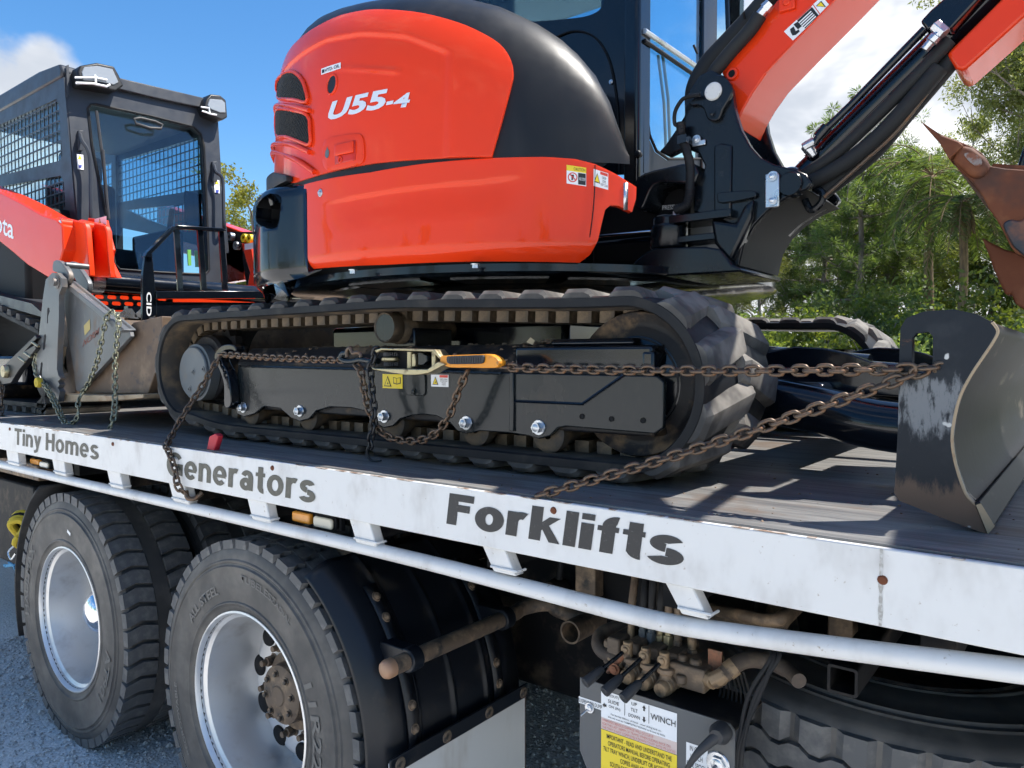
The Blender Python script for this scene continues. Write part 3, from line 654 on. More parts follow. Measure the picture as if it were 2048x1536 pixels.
# ---- things around the left (forward) end under the tray
vs = []; fs = []
for i in range(13):
    a = 118 + 82 * i / 12
    for y in (1.30, 1.58): vs.append(Vector((-3.37 + 0.60 * math.cos(R(a)), y, 0.515 + 0.60 * math.sin(R(a)))))
for i in range(12): fs.append((2 * i, 2 * i + 1, 2 * i + 3, 2 * i + 2))
solid(add('front_mudguard', (vs, fs), 'rubber', TR), 0.012)
add('tool_box', box(-6.2, -4.06, 1.42, 2.0, 0.55, 0.98), 'chassis', TR, bevel=0.01)
add('under_tray_beam', box(-7.0, -3.95, 1.40, 1.50, 1.02, 1.10), 'dusty_steel', TR, bevel=0.006)
q = W(45, 1060, Y=1.36)
yb = thing('strap_bundle', q, 'rolled yellow webbing strap hanging ahead of the front wheel', 'strap')
for k in range(4):
    rr_ = 0.075 - 0.008 * k
    add('strap_coil', tube([q + Vector((rr_ * 0.75 * math.cos(t) + 0.01 * k, -0.01 * k + 0.02 * math.sin(t * 2), rr_ * 1.1 * math.sin(t))) for t in [2 * math.pi * j / 20 for j in range(20)]], 0.016, 8, closed=True), 'strap_yellow' if k != 1 else 'interior', yb)
add('strap_hook', tube(spline([q + Vector((-.01, -.03, -.07)), q + Vector((-.03, -.05, -.10)), q + Vector((.0, -.05, -.13)), q + Vector((.03, -.04, -.10))], 6), 0.005, 8), 'zinc', yb)
q = W(30, 1130, Y=1.38)
ob = thing('blue_rope', q, 'tangle of thin blue rope under the yellow strap bundle', 'rope')
rr = random.Random(4)
add('rope_strand', tube(spline([q + Vector((rr.uniform(-.08, .08), rr.uniform(-.03, .03), rr.uniform(-.02, .02))) for _ in range(14)], 6), 0.005, 7), mat('rope_blue', (0.10, 0.30, 0.50), 0.8), ob)

# ---- hydraulic control station
PY = 1.362
pa = W(1160, 1355, Y=PY); pb = W(1470, 1455, Y=PY); zt = pa.z; x0, x1 = pa.x, pb.x
cp = add('control_panel', ext([(x0, zt), (x1 - 0.01, zt), (x1, zt - 0.012), (x1, 0.685), (x1 - 0.02, 0.66), (x0 + 0.045, 0.66), (x0, 0.745)], 'y', PY, PY + 0.004), mat('panel_grey', (0.085, 0.09, 0.095), 0.5, var=((0.13, 0.12, 0.10), 9, 0.5, 0.8), bump=(60, 0.1, 0.001)), TR)
add('panel_shelf', box(x0, x1, PY + 0.004, PY + 0.16, zt - 0.012, zt - 0.008), 'chassis', cp)
def on_panel(u, v): q_ = W(u, v, Y=PY); return q_.x, q_.z
def plabel(name, u0, v0, u1, vbot, material, y=0.0012):
    ax_, az_ = on_panel(u0, v0); bx_, _ = on_panel(u1, v0); _, bz_ = on_panel(u0, vbot)
    o_ = add(name, ([(ax_, PY - y, az_), (bx_, PY - y, az_), (bx_, PY - y, bz_), (ax_, PY - y, bz_)], [(0, 1, 2, 3)]), material, cp, smooth=0); return o_, ax_, bx_, az_, bz_
def ptext(s, lx0, lx1, lz0, lz1, material, par, off=0.0, lines=1.0, align='LEFT'):
    text('lettering', s, (lx0, PY - 0.0024, lz0), (lx1 - lx0, 0, 0), (0, 0, lz1 - lz0), material, par, off, lines=lines, align=align)
lab, a, b, zt_, zb_ = plabel('function_label', 1203, 1379, 1355, 1433, 'white_print')
wd_ = b - a; ht = zt_ - zb_
def F_(fx, fz): return a + wd_ * fx, zb_ + ht * fz
for s, f0, f1, g0, g1 in (('(OUT)', .12, .25, .82, .94), ('SLIDE', .10, .25, .62, .74), ('ON (IN)', .11, .27, .42, .54), ('UP', .42, .49, .80, .92), ('TILT', .41, .50, .58, .70), ('DOWN', .38, .53, .36, .48), ('WINCH', .67, .985, .52, .74)):
    A = F_(f0, g0); B = F_(f1, g1); ptext(s, A[0], B[0], A[1], B[1], 'black_print', lab, 0.004)
for s, f0, f1, g0, g1 in (('For the last 300mm of travel - when sliding back on -', .14, .82, .17, .25), ('the tray must be COMPLETELY DOWN to fit into its locks.', .10, .86, .05, .13)):
    A = F_(f0, g0); B = F_(f1, g1); ptext(s, A[0], B[0], A[1], B[1], 'black_print', lab, 0.006)
for fx in (.325, .645):
    A = F_(fx, .34); B = F_(fx + .006, .98); add('label_rule', ([(A[0], PY - .0022, A[1]), (B[0], PY - .0022, A[1]), (B[0], PY - .0022, B[1]), (A[0], PY - .0022, B[1])], [(0, 1, 2, 3)]), 'black_print', lab, smooth=0)
for fx, fz, d_ in ((.585, .83, 1), (.585, .42, -1), (.05, .47, 0)):
    A = F_(fx, fz); r_ = 0.006
    pts = [(0, 1), (.9, 0), (.4, 0), (.4, -1), (-.4, -1), (-.4, 0), (-.9, 0)]
    if d_ == -1: pts = [(x_, -z_) for x_, z_ in pts]
    if d_ == 0: pts = [(-z_, x_) for x_, z_ in pts]
    add('arrow', ([(A[0] + x_ * r_ * .8, PY - .0022, A[1] + z_ * r_) for x_, z_ in pts], [tuple(range(7))]), 'black_print', lab, smooth=0)
lab2, a, b, zt_, zb_ = plabel('warning_label', 1203, 1433, 1355, 1456, mat('faded_pink', (0.62, 0.50, 0.46), 0.5), 0.0013); 
ptext('WARNING SERIOUS DAMAGE WILL OCCUR IF\nFOR THE LAST 300MM OF TRAVEL WHEN SLIDING BACK ON\nTHE TRAY IS NOT COMPLETELY DOWN TO FIT INTO ITS LOCKS', a + .003, b - .003, zb_ + .002, zt_ - .002, mat('faded_red', (0.55, 0.16, 0.13), 0.5), lab2, 0.0, 1.0, 'LEFT')
lab3, a, b, zt_, zb_ = plabel('manual_label', 1203, 1457, 1355, 1537, 'yellow_print', 0.0013)
ptext('IMPORTANT - READ AND UNDERSTAND THE\nOPERATORS MANUAL BEFORE OPERATING\nTILT TRAY WINCH, UNDERLIFT OR ACCESSORIES.\nCOPIES AVAILABLE FROM\nSOUTH EAST QUEENSLAND TILT TRAYS', a + .006, b - .004, zb_ + .012, zt_ - .006, 'black_print', lab3, 0.004, 1.05, 'CENTER')
lab4, a, b, zt_, zb_ = plabel('suspension_label', 1158, 1392, 1206, 1405, 'white_print', 0.0010)
ptext('SUSPENSION DUMP', a + .001, b - .001, zb_ + .003, zt_ - .003, 'black_print', lab4, 0.0)
lab5, a, b, zt_, zb_ = plabel('winch_label', 1373, 1483, 1416, 1533, 'white_print', 0.0012)
ptext('IN GEAR\nWINCH\nFREE SPOOL', a + .002, b - .002, zb_ + .004, zt_ - .004, 'black_print', lab5, 0.0, 1.1, 'CENTER')
def switch(u, v, s):
    q_ = W(u, v, Y=PY); o_ = add('toggle_switch', join(xf(hexbolt((0, 0, 0), (0, -1, 0), 0.010 * s, 0.007), Matrix.Translation((q_.x, PY - .001, q_.z))), rod((q_.x, PY - .004, q_.z), (q_.x - .008, PY - .03 * s, q_.z - .014 * s), 0.003 * s, 10)), 'zinc', cp)
switch(1180, 1415, 0.8); switch(1436, 1527, 1.6)
q = W(1445, 1462, Y=PY)
add('cable_boot', join(lathe([(0.020, 0.0), (0.021, -0.014), (0.013, -0.03), (0.0, -0.031)], (q.x, PY, q.z), 'y', 18), tube(spline([(q.x, PY - .02, q.z), (q.x - .03, PY - .05, q.z - .035), (q.x - .055, PY - .055, q.z - .09), (q.x - .062, PY - .03, q.z - .16)], 8), [0.012 - 0.007 * min(1, k / 12) for k in range(25)], 10)), 'grip_black', cp)

vb = thing('hydraulic_valve_bank', W(1330, 1360, Y=1.50), 'dusty hydraulic valve bank with three black handled levers under the rail', 'valve')
def vp(u, v, Y): return W(u, v, Y=Y)
mat('brass_dust', (0.30, 0.205, 0.12), 0.55, metal=0.25, var=((0.12, 0.085, 0.06), 40, 0.48, 0.66), bump=(140, 0.3, 0.001))
mat('paint_rust', (0.30, 0.12, 0.06), 0.7, var=((0.14, 0.08, 0.05), 30, 0.45, 0.65))
def hexcol(q, r_, z0, z1, rot=0): return ext([(q.x + r_ * math.cos(R(60 * k + rot)), q.y + r_ * math.sin(R(60 * k + rot))) for k in range(6)], 'z', z0, z1)
a = vp(1225, 1330, 1.50); b = vp(1425, 1330, 1.50)
add('valve_body', box(a.x, b.x - .02, 1.455, 1.545, 0.905, 0.962), 'dusty_steel', vb, bevel=0.006)
for k in range(4): add('valve_section', box(a.x + 0.016 + k * 0.047, a.x + 0.050 + k * 0.047, 1.445, 1.555, 0.900, 0.975), 'dusty_steel', vb, bevel=0.005)
b0 = vp(1343, 1318, 1.44); b1 = vp(1415, 1385, 1.44)
add('inlet_section', join(box(b0.x, b1.x, 1.425, 1.53, b1.z, b0.z), lathe([(0, .012), (.010, .012), (.011, 0)], Vector((b0.x + .02, 1.45, b0.z)), 'z', 16), lathe([(0, .010), (.012, .010), (.013, 0)], Vector((b0.x + .05, 1.45, b0.z)), 'z', 16), rod((b0.x + .03, 1.425, b0.z - .02), (b0.x + .03, 1.425, b1.z + .01), .012, 14)), 'dusty_steel', vb, bevel=0.004)
c0 = vp(1420, 1300, 1.47); add('mounting_plate', box(c0.x, c0.x + .03, 1.46, 1.466, c0.z - .05, c0.z + .006), 'paint_rust', vb)
for (u, v), (u2, v2), (uc, vc) in zip(((1254, 1298), (1290, 1310), (1327, 1320)), ((1170, 1366), (1209, 1384), (1246, 1397)), ((1257, 1352), (1290, 1364), (1325, 1377))):
    t0 = vp(u, v, 1.415); t1 = vp(u2, v2, 1.315); mid = t0.lerp(t1, 0.58); c_ = vp(uc, vc, 1.405)
    lv = add('lever', rod(t0, t1, 0.0045, 10), 'cast_black', vb)
    add('lever_grip', tube([mid, mid.lerp(t1, .1), mid.lerp(t1, .5), t1, t1.lerp(mid, -.03)], [0.006, 0.0085, 0.0105, 0.0115, 0.010], 14), 'grip_black', lv)
    add('lever_clevis', join(rod(t0 + Vector((0, .004, -.02)), t0 + Vector((0, .004, 0.016)), 0.0105, 12), hexbolt(t0 + Vector((0, -.006, 0)), (0, -1, 0), .008, .006)), 'brass_dust', lv, bevel=0.002)
    add('spool_neck', lathe([(.012, t0.z - .016), (.018, t0.z - .018), (.019, t0.z - .026), (.014, t0.z - .030), (.014, c_.z), (.0, c_.z)], (c_.x, 1.422, 0), 'z', 20), 'dusty_steel', vb)
    add('spool_cap', lathe([(0, -.012), (.0135, -.012), (.0165, -.008), (.0165, .004), (.0185, .006), (.0185, .03), (.014, .05)], c_, 'y', 24), 'brass_dust', vb)
    add('cap_collar', lathe([(.0, -.001), (.019, -.001), (.0205, .004), (.0205, .014)], c_ + Vector((.002, .012, .006)), 'y', 22), 'dusty_steel', vb)
for i, (u, v) in enumerate(((1262, 1290), (1286, 1278), (1320, 1288), (1355, 1300), (1384, 1296), (1303, 1262), (1337, 1268))):
    q = vp(u, v, 1.50)
    add('hose_fitting', join(hexcol(q, .0125, q.z - .022, q.z - .002), lathe([(.0085, -.05), (.0085, .03), (.0075, .06)], q, 'z', 14), hexcol(q, .0105, q.z + .006, q.z + .022, 20), lathe([(.0115, -.034), (.0115, -.026)], q, 'z', 14)), ('brass_dust', 'grey_cover', 'zinc_gold', 'dusty_steel')[i % 4], vb, bevel=0.0012)
    add('hose', tube(spline([q + Vector((0, 0, .05)), q + Vector((0, 0.01, .12)), q + Vector((-.03, .10, .20)), q + Vector((-.1, .3, .24))], 6), 0.009, 12), 'rubber' if i % 3 else 'dusty_steel', vb)
q0, q1, q2 = vp(1405, 1350, 1.45), vp(1428, 1364, 1.43), vp(1452, 1346, 1.44)
add('elbow_fitting', join(tube([q0, q1], .0165, 8), tube([q1 + (q0 - q1) * .12, q1 + (q2 - q1) * .5, q2], [.0175, .0175, .015], 8)), 'brass_dust', vb, bevel=.002)
add('return_hose', tube(spline([q2 + (q1 - q2) * .2, vp(1485, 1322, 1.47), vp(1530, 1322, 1.50), vp(1572, 1338, 1.48), vp(1598, 1362, 1.44)], 8), [.0165] * 25 + [.0145] * 8, 14), mat('hose_brown', (.07, .052, .04), .7, var=((.15, .11, .075), 14, .45, .7)), vb)
add('hose_collar', tube([vp(1455, 1343, 1.445), vp(1470, 1332, 1.455)], .0185, 16), 'brass_dust', vb)
add('inlet_hose', tube(spline([vp(1262, 1322, 1.46), vp(1232, 1316, 1.455), vp(1204, 1302, 1.46), vp(1196, 1282, 1.48), vp(1212, 1262, 1.52), vp(1290, 1235, 1.62)], 8), 0.0155, 14), 'hose_brown', vb)
add('hose_nut', join(tube([vp(1222, 1312, 1.457), vp(1240, 1320, 1.457)], .0185, 6), tube([vp(1244, 1320, 1.457), vp(1252, 1323, 1.457)], .016, 12)), 'brass_dust', vb, bevel=.002)
add('side_lever', join(rod(vp(1215, 1345, 1.41), vp(1250, 1310, 1.42), .005, 8), hexbolt(vp(1229, 1338, 1.405), (0, -1, 0), .009, .008)), 'paint_rust', vb)
add('terminal_strip', join(*[box(vp(1410, 1420, 1.47).x + k * 0.008, vp(1410, 1420, 1.47).x + k * 0.008 + 0.006, 1.44, 1.47, 0.855 + 0.001 * k, 0.885 + 0.001 * k) for k in range(9)]), 'dusty_steel', vb)
for k in range(8):
    s0 = vp(1430 + 8 * k, 1372, 1.48); add('wire', tube(spline([s0 + Vector((0, 0, 0.03)), s0 + Vector((.012, 0, -.01)), s0 + Vector((-.01 + .004 * k, -.01, -.05)), vp(1395 + 6 * k, 1440, 1.46)], 5), 0.0022, 6), 'rubber', vb)
for k, (u, um, ue) in enumerate(((1552, 1520, 1474), (1560, 1512, 1480), (1545, 1498, 1470))):
    add('cable', tube(spline([vp(u, 1300, 1.40), vp(u - 6, 1322, 1.385), vp(um, 1390, 1.375), vp(ue + 8, 1480, 1.37), vp(ue, 1560, 1.37)], 7), 0.0042, 8), 'rubber', vb)
# coiled hydraulic hoses and brackets behind the rail
for k in range(5):
    o_ = add('hydraulic_hose', tube(spline([vp(1330, 1200 + 6 * k, 1.9), vp(1440, 1222 + 9 * k, 1.62 + .03 * k), vp(1540, 1240 + 6 * k, 1.55 + .02 * k), vp(1572, 1228 + 2 * k, 1.58), vp(1600, 1210, 1.75)], 8), 0.014, 12), 'dusty_steel', TR)
a = vp(1655, 1322, 1.42)
add('square_tube', ext(rrect(a.x, a.x + 0.052, a.z - .056, a.z - .004, .006), 'y', 1.42, 1.95, [rrect(a.x + .005, a.x + .047, a.z - .051, a.z - .009, .003)]), 'chassis', TR)
for (u0, u1, v0, v1, Y) in ((1655, 1705, 1215, 1300, 1.75), (1330, 1362, 1230, 1300, 1.80), (1150, 1190, 1100, 1200, 1.9), (760, 800, 1060, 1100, 1.75), (830, 960, 1090, 1120, 1.9)):
    a = vp(u0, v0, Y); b = vp(u1, v1, Y); add('bracket', box(a.x, b.x, Y, Y + .05, min(a.z, b.z), max(a.z, b.z)), 'dusty_steel', TR, bevel=.004)
a = vp(650, 1082, 1.50); b = vp(735, 1128, 1.50)
add('hanging_plate', ext([(a.x, a.z), (b.x, a.z - .01), (b.x, b.z + .012), (a.x + .012, b.z)], 'y', 1.50, 1.506), 'dusty_steel', TR)
for k, (u, v, Y) in enumerate(((1115, 1180, 2.0), (1180, 1195, 2.05), (1420, 1195, 1.95))):
    c_ = vp(u, v, Y); add('air_valve', join(lathe([(0, -.05), (.035, -.045), (.04, 0), (.03, .04)], c_, 'y', 20), rod(c_, c_ + Vector((0.02, 0, .12)), .012)), 'chassis', TR)
add('fuel_tank', box(-1.95, -0.02, 2.16, 3.45, 0.40, 0.98), 'chassis', TR, bevel=0.05, seg=4)
add('far_side_box', box(-2.4, 1.0, 3.46, 3.6, 0.45, 1.0), 'chassis', TR)
add('far_ground_screen', box(-2.95, -1.35, 3.36, 3.40, 0.06, 0.95), 'chassis', TR)  # added sheet that covers the sunlit ground beyond the truck
# spare wheel slung flat below the tray
SW = Vector((-0.40, 2.02, 0.66))
sw = thing('spare_wheel', SW, 'black spare tyre lying flat below the tray beside the control panel', 'wheel')
tilt = Matrix.Translation(SW) @ Matrix.Rotation(R(2), 4, 'X') @ Matrix.Rotation(R(3), 4, 'Y')
pr = [(r_, 0.275 - h_) for r_, h_ in tyre_prof(0.512, 0.275, 0.512)]
add('tyre', xf(lathe(pr, (0, 0, 0), 'z', 96), tilt), 'tyre', sw, smooth=30)
add('rim', xf(lathe([(0.0, .16), (.12, .16), (.2, .15), (.22, .13), (.25, .12), (.262, .18), (.28, .25), (.288, .262), (.296, .277), (.302, .27)], (0, 0, 0), 'z', 64), tilt), 'dusty_steel', sw, smooth=30)
nb = 40
# zigzag circumferential ribs with shoulder notches
for k, (za, zb) in enumerate(((0.026, 0.072), (0.080, 0.128), (0.136, 0.184), (0.192, 0.250))):
    V = []; Fc = []; n_ = nb * 4
    for i in range(n_):
        a_ = 2 * math.pi * i / n_; z_ = 0.007 * (1 if (i % 4) < 2 else -1)
        r1 = 0.5245
        if k == 3 and i % 4 == 0: r1 = 0.508
        for r_, zz in ((0.500, za + z_ - .001), (r1, za + z_ + .001), (r1, zb + z_ * (0 if k == 3 else 1) - .001), (0.500, zb + z_ * (0 if k == 3 else 1) + .001)):
            V.append((r_ * math.cos(a_), r_ * math.sin(a_), zz))
    for i in range(n_):
        j = (i + 1) % n_
        for q_ in range(3): Fc.append((i * 4 + q_, i * 4 + q_ + 1, j * 4 + q_ + 1, j * 4 + q_))
    add('tread_rib', xf((V, Fc), tilt), 'tyre_tread', sw, smooth=25)
# ================================================================== excavator
CX, CY = -1.84, 2.48
EX = thing('excavator', (CX, CY, DECK), 'red and black mini excavator chained down on the truck deck', 'excavator')
def z4(x, y): return (1200 + x / 2.415, y / 2.415)
def P4(Y, pts, per=0):
    q = WY(Y, [z4(*p) for p in pts]); return sp2(q, per) if per else q
def smooth01(t): t = max(0.0, min(1.0, t)); return t * t * (3 - 2 * t)
# ---------------- rubber tracks
LUGH = 0.020
def belt_path():
    pts = []
    c1 = (-2.80, 1.567); r1 = 0.206; c2 = (-0.86, 1.540); r2 = 0.206
    for a in range(96, 262, 8): pts.append((c1[0] + r1 * math.cos(R(a)), c1[1] + r1 * math.sin(R(a))))
    pts += [(-2.74, 1.362), (-2.60, 1.343), (-2.45, 1.335), (-2.0, 1.334), (-1.5, 1.334), (-1.1, 1.334), (-.98, 1.334), (-.91, 1.334)]
    for a in range(-90, 92, 8): pts.append((c2[0] + r2 * math.cos(R(a)), c2[1] + r2 * math.sin(R(a))))
    pts += [(-.91, 1.7465), (-.98, 1.748), (-1.1, 1.752), (-1.4, 1.765), (-1.645, 1.774), (-1.9, 1.774), (-2.2, 1.774), (-2.5, 1.774), (-2.68, 1.774), (-2.76, 1.7735)]
    return pts
BP = spline([(a, 0, b) for a, b in belt_path()], 3, True)
def belt_samples(n, ph=0.0):
    L = sum((BP[(i + 1) % len(BP)] - BP[i]).length for i in range(len(BP)))
    st = L / n; return polyline_at(BP + [BP[0]], st, ph * st)[:n]
def lug_mesh(name, sgn, y0, y1, material):
    # chevron lug: wide at the belt edge, slanting towards the middle
    sl = 0.055 * sgn; V = []; dy = 0.012 if y1 > y0 else -0.012
    secs = ((y0, 0.0, 0.050, 0.020, LUGH * 0.5), (y0 + dy, 0.001 * sgn, 0.052, 0.028, LUGH), (y1 - 1.5 * dy, sl * 0.92, 0.046, 0.024, LUGH * 1.1), (y1, sl, 0.042, 0.016, LUGH * 0.6))
    for y, s, w0, w1, h in secs:
        V += [(s - w0, y, -0.012), (s + w0, y, -0.012), (s + w1 + (w0 - w1) * .55, y, h * 0.36), (s + w1 + 0.003, y, h * 0.93), (s + w1 - 0.003, y, h), (s - w1 + 0.003, y, h), (s - w1 - 0.003, y, h * 0.93), (s - w1 - (w0 - w1) * .55, y, h * 0.36)]
    m_ = 8; Fc = [tuple(range(m_)), tuple(range(len(V) - 1, len(V) - 1 - m_, -1))]
    for i in range(len(secs) - 1):
        b = i * m_
        for k in range(m_): Fc.append((b + k, b + (k + 1) % m_, b + m_ + (k + 1) % m_, b + m_ + k))
    return shared(name, (V, Fc), material, 20)
def track(y0, near):
    V = []; n = len(BP); Fc = []
    sec = [(0.0, -0.004), (0.008, 0.0), (0.2, 0.002), (0.392, 0.0), (0.40, -0.004), (0.40, -0.024), (0.392, -0.028), (0.008, -0.028), (0.0, -0.024)]
    for i in range(n):
        T = (BP[(i + 1) % n] - BP[i - 1]).normalized(); nn = Vector((T.z, 0, -T.x))
        for dy, h in sec: V.append(BP[i] + nn * h + Vector((0, y0 + dy, 0)))
    m = len(sec)
    for i in range(n):
        for k in range(m): Fc.append((i * m + k, i * m + (k + 1) % m, ((i + 1) % n) * m + (k + 1) % m, ((i + 1) % n) * m + k))
    tr = add('track', (V, Fc), 'rubber', EX, smooth=40, label='near rubber track, dusty grey lugs on top' if near else 'far rubber track')
    tr.data.materials.append(MATS['belt_brown'])
    for p_ in tr.data.polygons:
        if p_.index % m in (6,): p_.material_index = 1
    A = lug_mesh('tread_lug', 1, 0.002, 0.225, 'rubber_dusty'); B = lug_mesh('tread_lug', 1, 0.398, 0.175, 'rubber_dusty')
    for me, ph in ((A, 0.15), (B, 0.65)):
        for p_, T in belt_samples(39, ph):
            nn = Vector((T.z, 0, -T.x)); M = Matrix(((T.x, 0, nn.x, p_.x), (0, 1, 0, y0), (T.z, 0, nn.z, p_.z), (0, 0, 0, 1))); inst('tread_lug', me, M, tr)
    dl = shared('drive_lug', box(-0.021, 0.021, 0.115, 0.285, -0.058, -0.02), 'lug_steel', 30)
    if near:
        for p_, T in belt_samples(78):
            nn = Vector((T.z, 0, -T.x)); M = Matrix(((T.x, 0, nn.x, p_.x), (0, 1, 0, y0), (T.z, 0, nn.z, p_.z), (0, 0, 0, 1))); inst('drive_lug', dl, M, tr)
    return tr
TN = track(1.50, True); TF = track(3.06, False)
# ---------------- track frames
FRX = [(486, 815), (599, 822), (768, 833), (932, 846), (1077, 855)]
plate_px = [(476, 730), (730, 737), (1019, 746), (1313, 752), (1328, 764), (1326, 856), (1309, 868), (1133, 853), (1115, 856), (1100, 872), (1077, 878), (1056, 872), (1019, 866), (960, 862), (932, 868), (914, 862), (900, 846), (872, 832), (848, 829), (824, 831), (800, 838), (786, 852), (768, 856), (752, 848), (736, 824), (704, 816), (660, 814), (632, 822), (618, 838), (599, 843), (582, 836), (560, 817), (528, 813), (508, 828), (488, 834), (474, 828), (470, 812)]
def frame(near):
    y0 = 1.535 if near else 3.05; sg = 1
    pl = [(max(-2.52, x_), z_) for x_, z_ in WY(1.535, plate_px)]
    fr = add('track_frame', ext(pl, 'y', y0, y0 + 0.016), 'frame_grey', EX, bevel=0.003)
    sec = [(1.552, 1.585), (1.61, 1.640), (1.78, 1.640), (1.85, 1.585), (1.85, 1.42), (1.552, 1.42)]
    oy = 0 if near else 1.56
    add('frame_beam', ext([(a + oy, b) for a, b in sec], 'x', -2.50, -0.80), 'dirt_steel', fr, bevel=0.006)
    return fr
FN = frame(True); FF = frame(False)
add('front_cover', join(box(-1.20, -0.80, 1.542, 1.60, 1.575, 1.632), box(-0.83, -0.795, 1.54, 1.64, 1.52, 1.62), box(-1.10, -0.86, 1.56, 1.75, 1.632, 1.65)), 'black_paint', FN, bevel=0.012, seg=3)
a = W(1019, 746, Y=1.53); add('frame_rib', join(box(a.x, a.x + 0.014, 1.528, 1.536, 1.412, 1.565)), 'frame_grey', FN, bevel=0.002)
# bent groove on the front plate
gp = [W(u, v, Y=1.5335) for u, v in ((1022, 802), (1165, 808), (1248, 750))]
add('frame_seam', tube(gp, 0.004, 6), 'black_paint', FN)
hole_me = shared('frame_hole', lathe([(0, 0), (0.006, 0), (0.0065, -0.0015)], (0, 0, 0), 'y', 14), 'interior')
for u, v in ((1164, 833), (1223, 838), (1286, 841)): q = W(u, v, Y=1.534); inst('frame_hole', hole_me, Matrix.Translation(q), FN)
a = W(812, 745, Y=1.53); b = W(850, 792, Y=1.53)
add('frame_tab', ext(rrect(a.x, b.x, b.z, a.z, 0.012), 'y', 1.529, 1.536), 'frame_grey', FN, bevel=0.002)
add('tab_bolt', hexbolt(W(828, 783, Y=1.529), (0, -1, 0), 0.007, 0.006), 'frame_grey', FN)
bolt = shared('roller_bolt', hexbolt((0, 0, 0), (0, -1, 0), 0.0135, 0.016), 'zinc')
roll = shared('roller', lathe([(0.012, 0.0), (0.040, 0.0), (0.048, 0.004), (0.048, 0.03), (0.036, 0.036), (0.034, 0.10), (0.036, 0.21), (0.048, 0.215), (0.048, 0.245), (0.012, 0.25)], (0, 0, 0), 'y', 40), 'belt_brown')
for u, v in FRX:
    q = W(u, v, Y=1.533)
    inst('roller_bolt', bolt, Matrix.Translation((q.x, 1.534, q.z)), FN)
    rl = inst('roller', roll, Matrix.Translation((q.x + 0.014, 1.553, 1.408)), FN)
for x_ in (-1.95, -1.20, -2.3): inst('roller', roll, Matrix.Translation((x_, 3.12, 1.412)), FF)
wv_ = [W(u, v, Y=1.534) for u, v in ((478, 733), (730, 739), (1015, 748))]; add('weld_bead', tube([a_.lerp(b_, k / 30) + Vector((0, 0, .0012 * (k % 2))) for a_, b_ in zip(wv_, wv_[1:]) for k in range(30)], .0045, 6), 'frame_grey', FN)
# sprocket drive
q = W(388, 745, Y=1.555); SPX, SPZ = q.x, q.z
sprk = [];
for k in range(36):
    a = 2 * math.pi * k / 36; r_ = 0.162 if k % 2 else 0.142; sprk.append((-2.80 + r_ * math.cos(a), 1.567 + r_ * math.sin(a)))
sp = add('sprocket', join(ext(sprk, 'y', 1.665, 1.695), lathe([(0, 1.60), (0.12, 1.60), (0.13, 1.61), (0.13, 1.72)], (-2.80, 0, 1.567), 'y', 40)), 'dirt_steel', EX)
add('motor_cover', lathe([(0, 1.548), (0.098, 1.548), (0.102, 1.552), (0.102, 1.56), (0.112, 1.562), (0.112, 1.66)], (SPX, 0, SPZ), 'y', 48), 'grey_cover', sp, smooth=30)
plug = shared('cover_plug', lathe([(0, -.001), (0.005, -.001), (0.005, -0.004), (0.009, -0.004), (0.010, -0.001), (0.016, -0.001), (0.0165, 0.0)], (0, 0, 0), 'y', 18), 'grey_cover', 25)
for u, v in ((386, 744), (407, 738), (379, 778)): q = W(u, v, Y=1.547); inst('cover_plug', plug, Matrix.Translation((q.x, 1.548, q.z)), sp)
eye = WY(1.51, [(436, 716), (440, 702), (452, 691), (468, 689), (478, 694), (478, 704), (470, 700), (456, 702), (449, 712), (452, 726), (462, 745), (468, 780), (468, 812), (456, 812), (455, 770), (448, 745)])
tie = add('tie_down_eye', ext(sp2(eye, 3), 'y', 1.495, 1.53), 'black_paint', EX, bevel=0.003)
# idler and top roller
add('idler', lathe([(0.03, 1.60), (0.11, 1.60), (0.135, 1.615), (0.150, 1.615), (0.172, 1.60), (0.176, 1.61), (0.176, 1.64), (0.16, 1.66), (0.16, 1.74), (0.176, 1.76), (0.176, 1.80), (0.03, 1.80)], (-0.875, 0, 1.540), 'y', 56), 'dirt_steel', EX)
add('idler_hub', lathe([(0, 1.575), (0.028, 1.575), (0.05, 1.585), (0.115, 1.602)], (-0.875, 0, 1.540), 'y', 36), 'black_paint', EX)
q = W(768, 655, Y=1.56)
tr_ = add('top_roller', lathe([(0.041, 1.563), (0.045, 1.560), (0.047, 1.565), (0.047, 1.60), (0.044, 1.605), (0.050, 1.615), (0.050, 1.66), (0.035, 1.66), (0.035, 1.85)], (q.x, 0, q.z), 'y', 40), 'lug_steel', EX)
add('roller_cap', lathe([(0, 1.5635), (0.0405, 1.5635)], (q.x, 0, q.z), 'y', 32), 'frame_grey', tr_)
add('roller_bracket', box(q.x - 0.02, q.x + 0.06, 1.63, 1.80, 1.60, q.z), 'black_paint', EX, bevel=0.005)
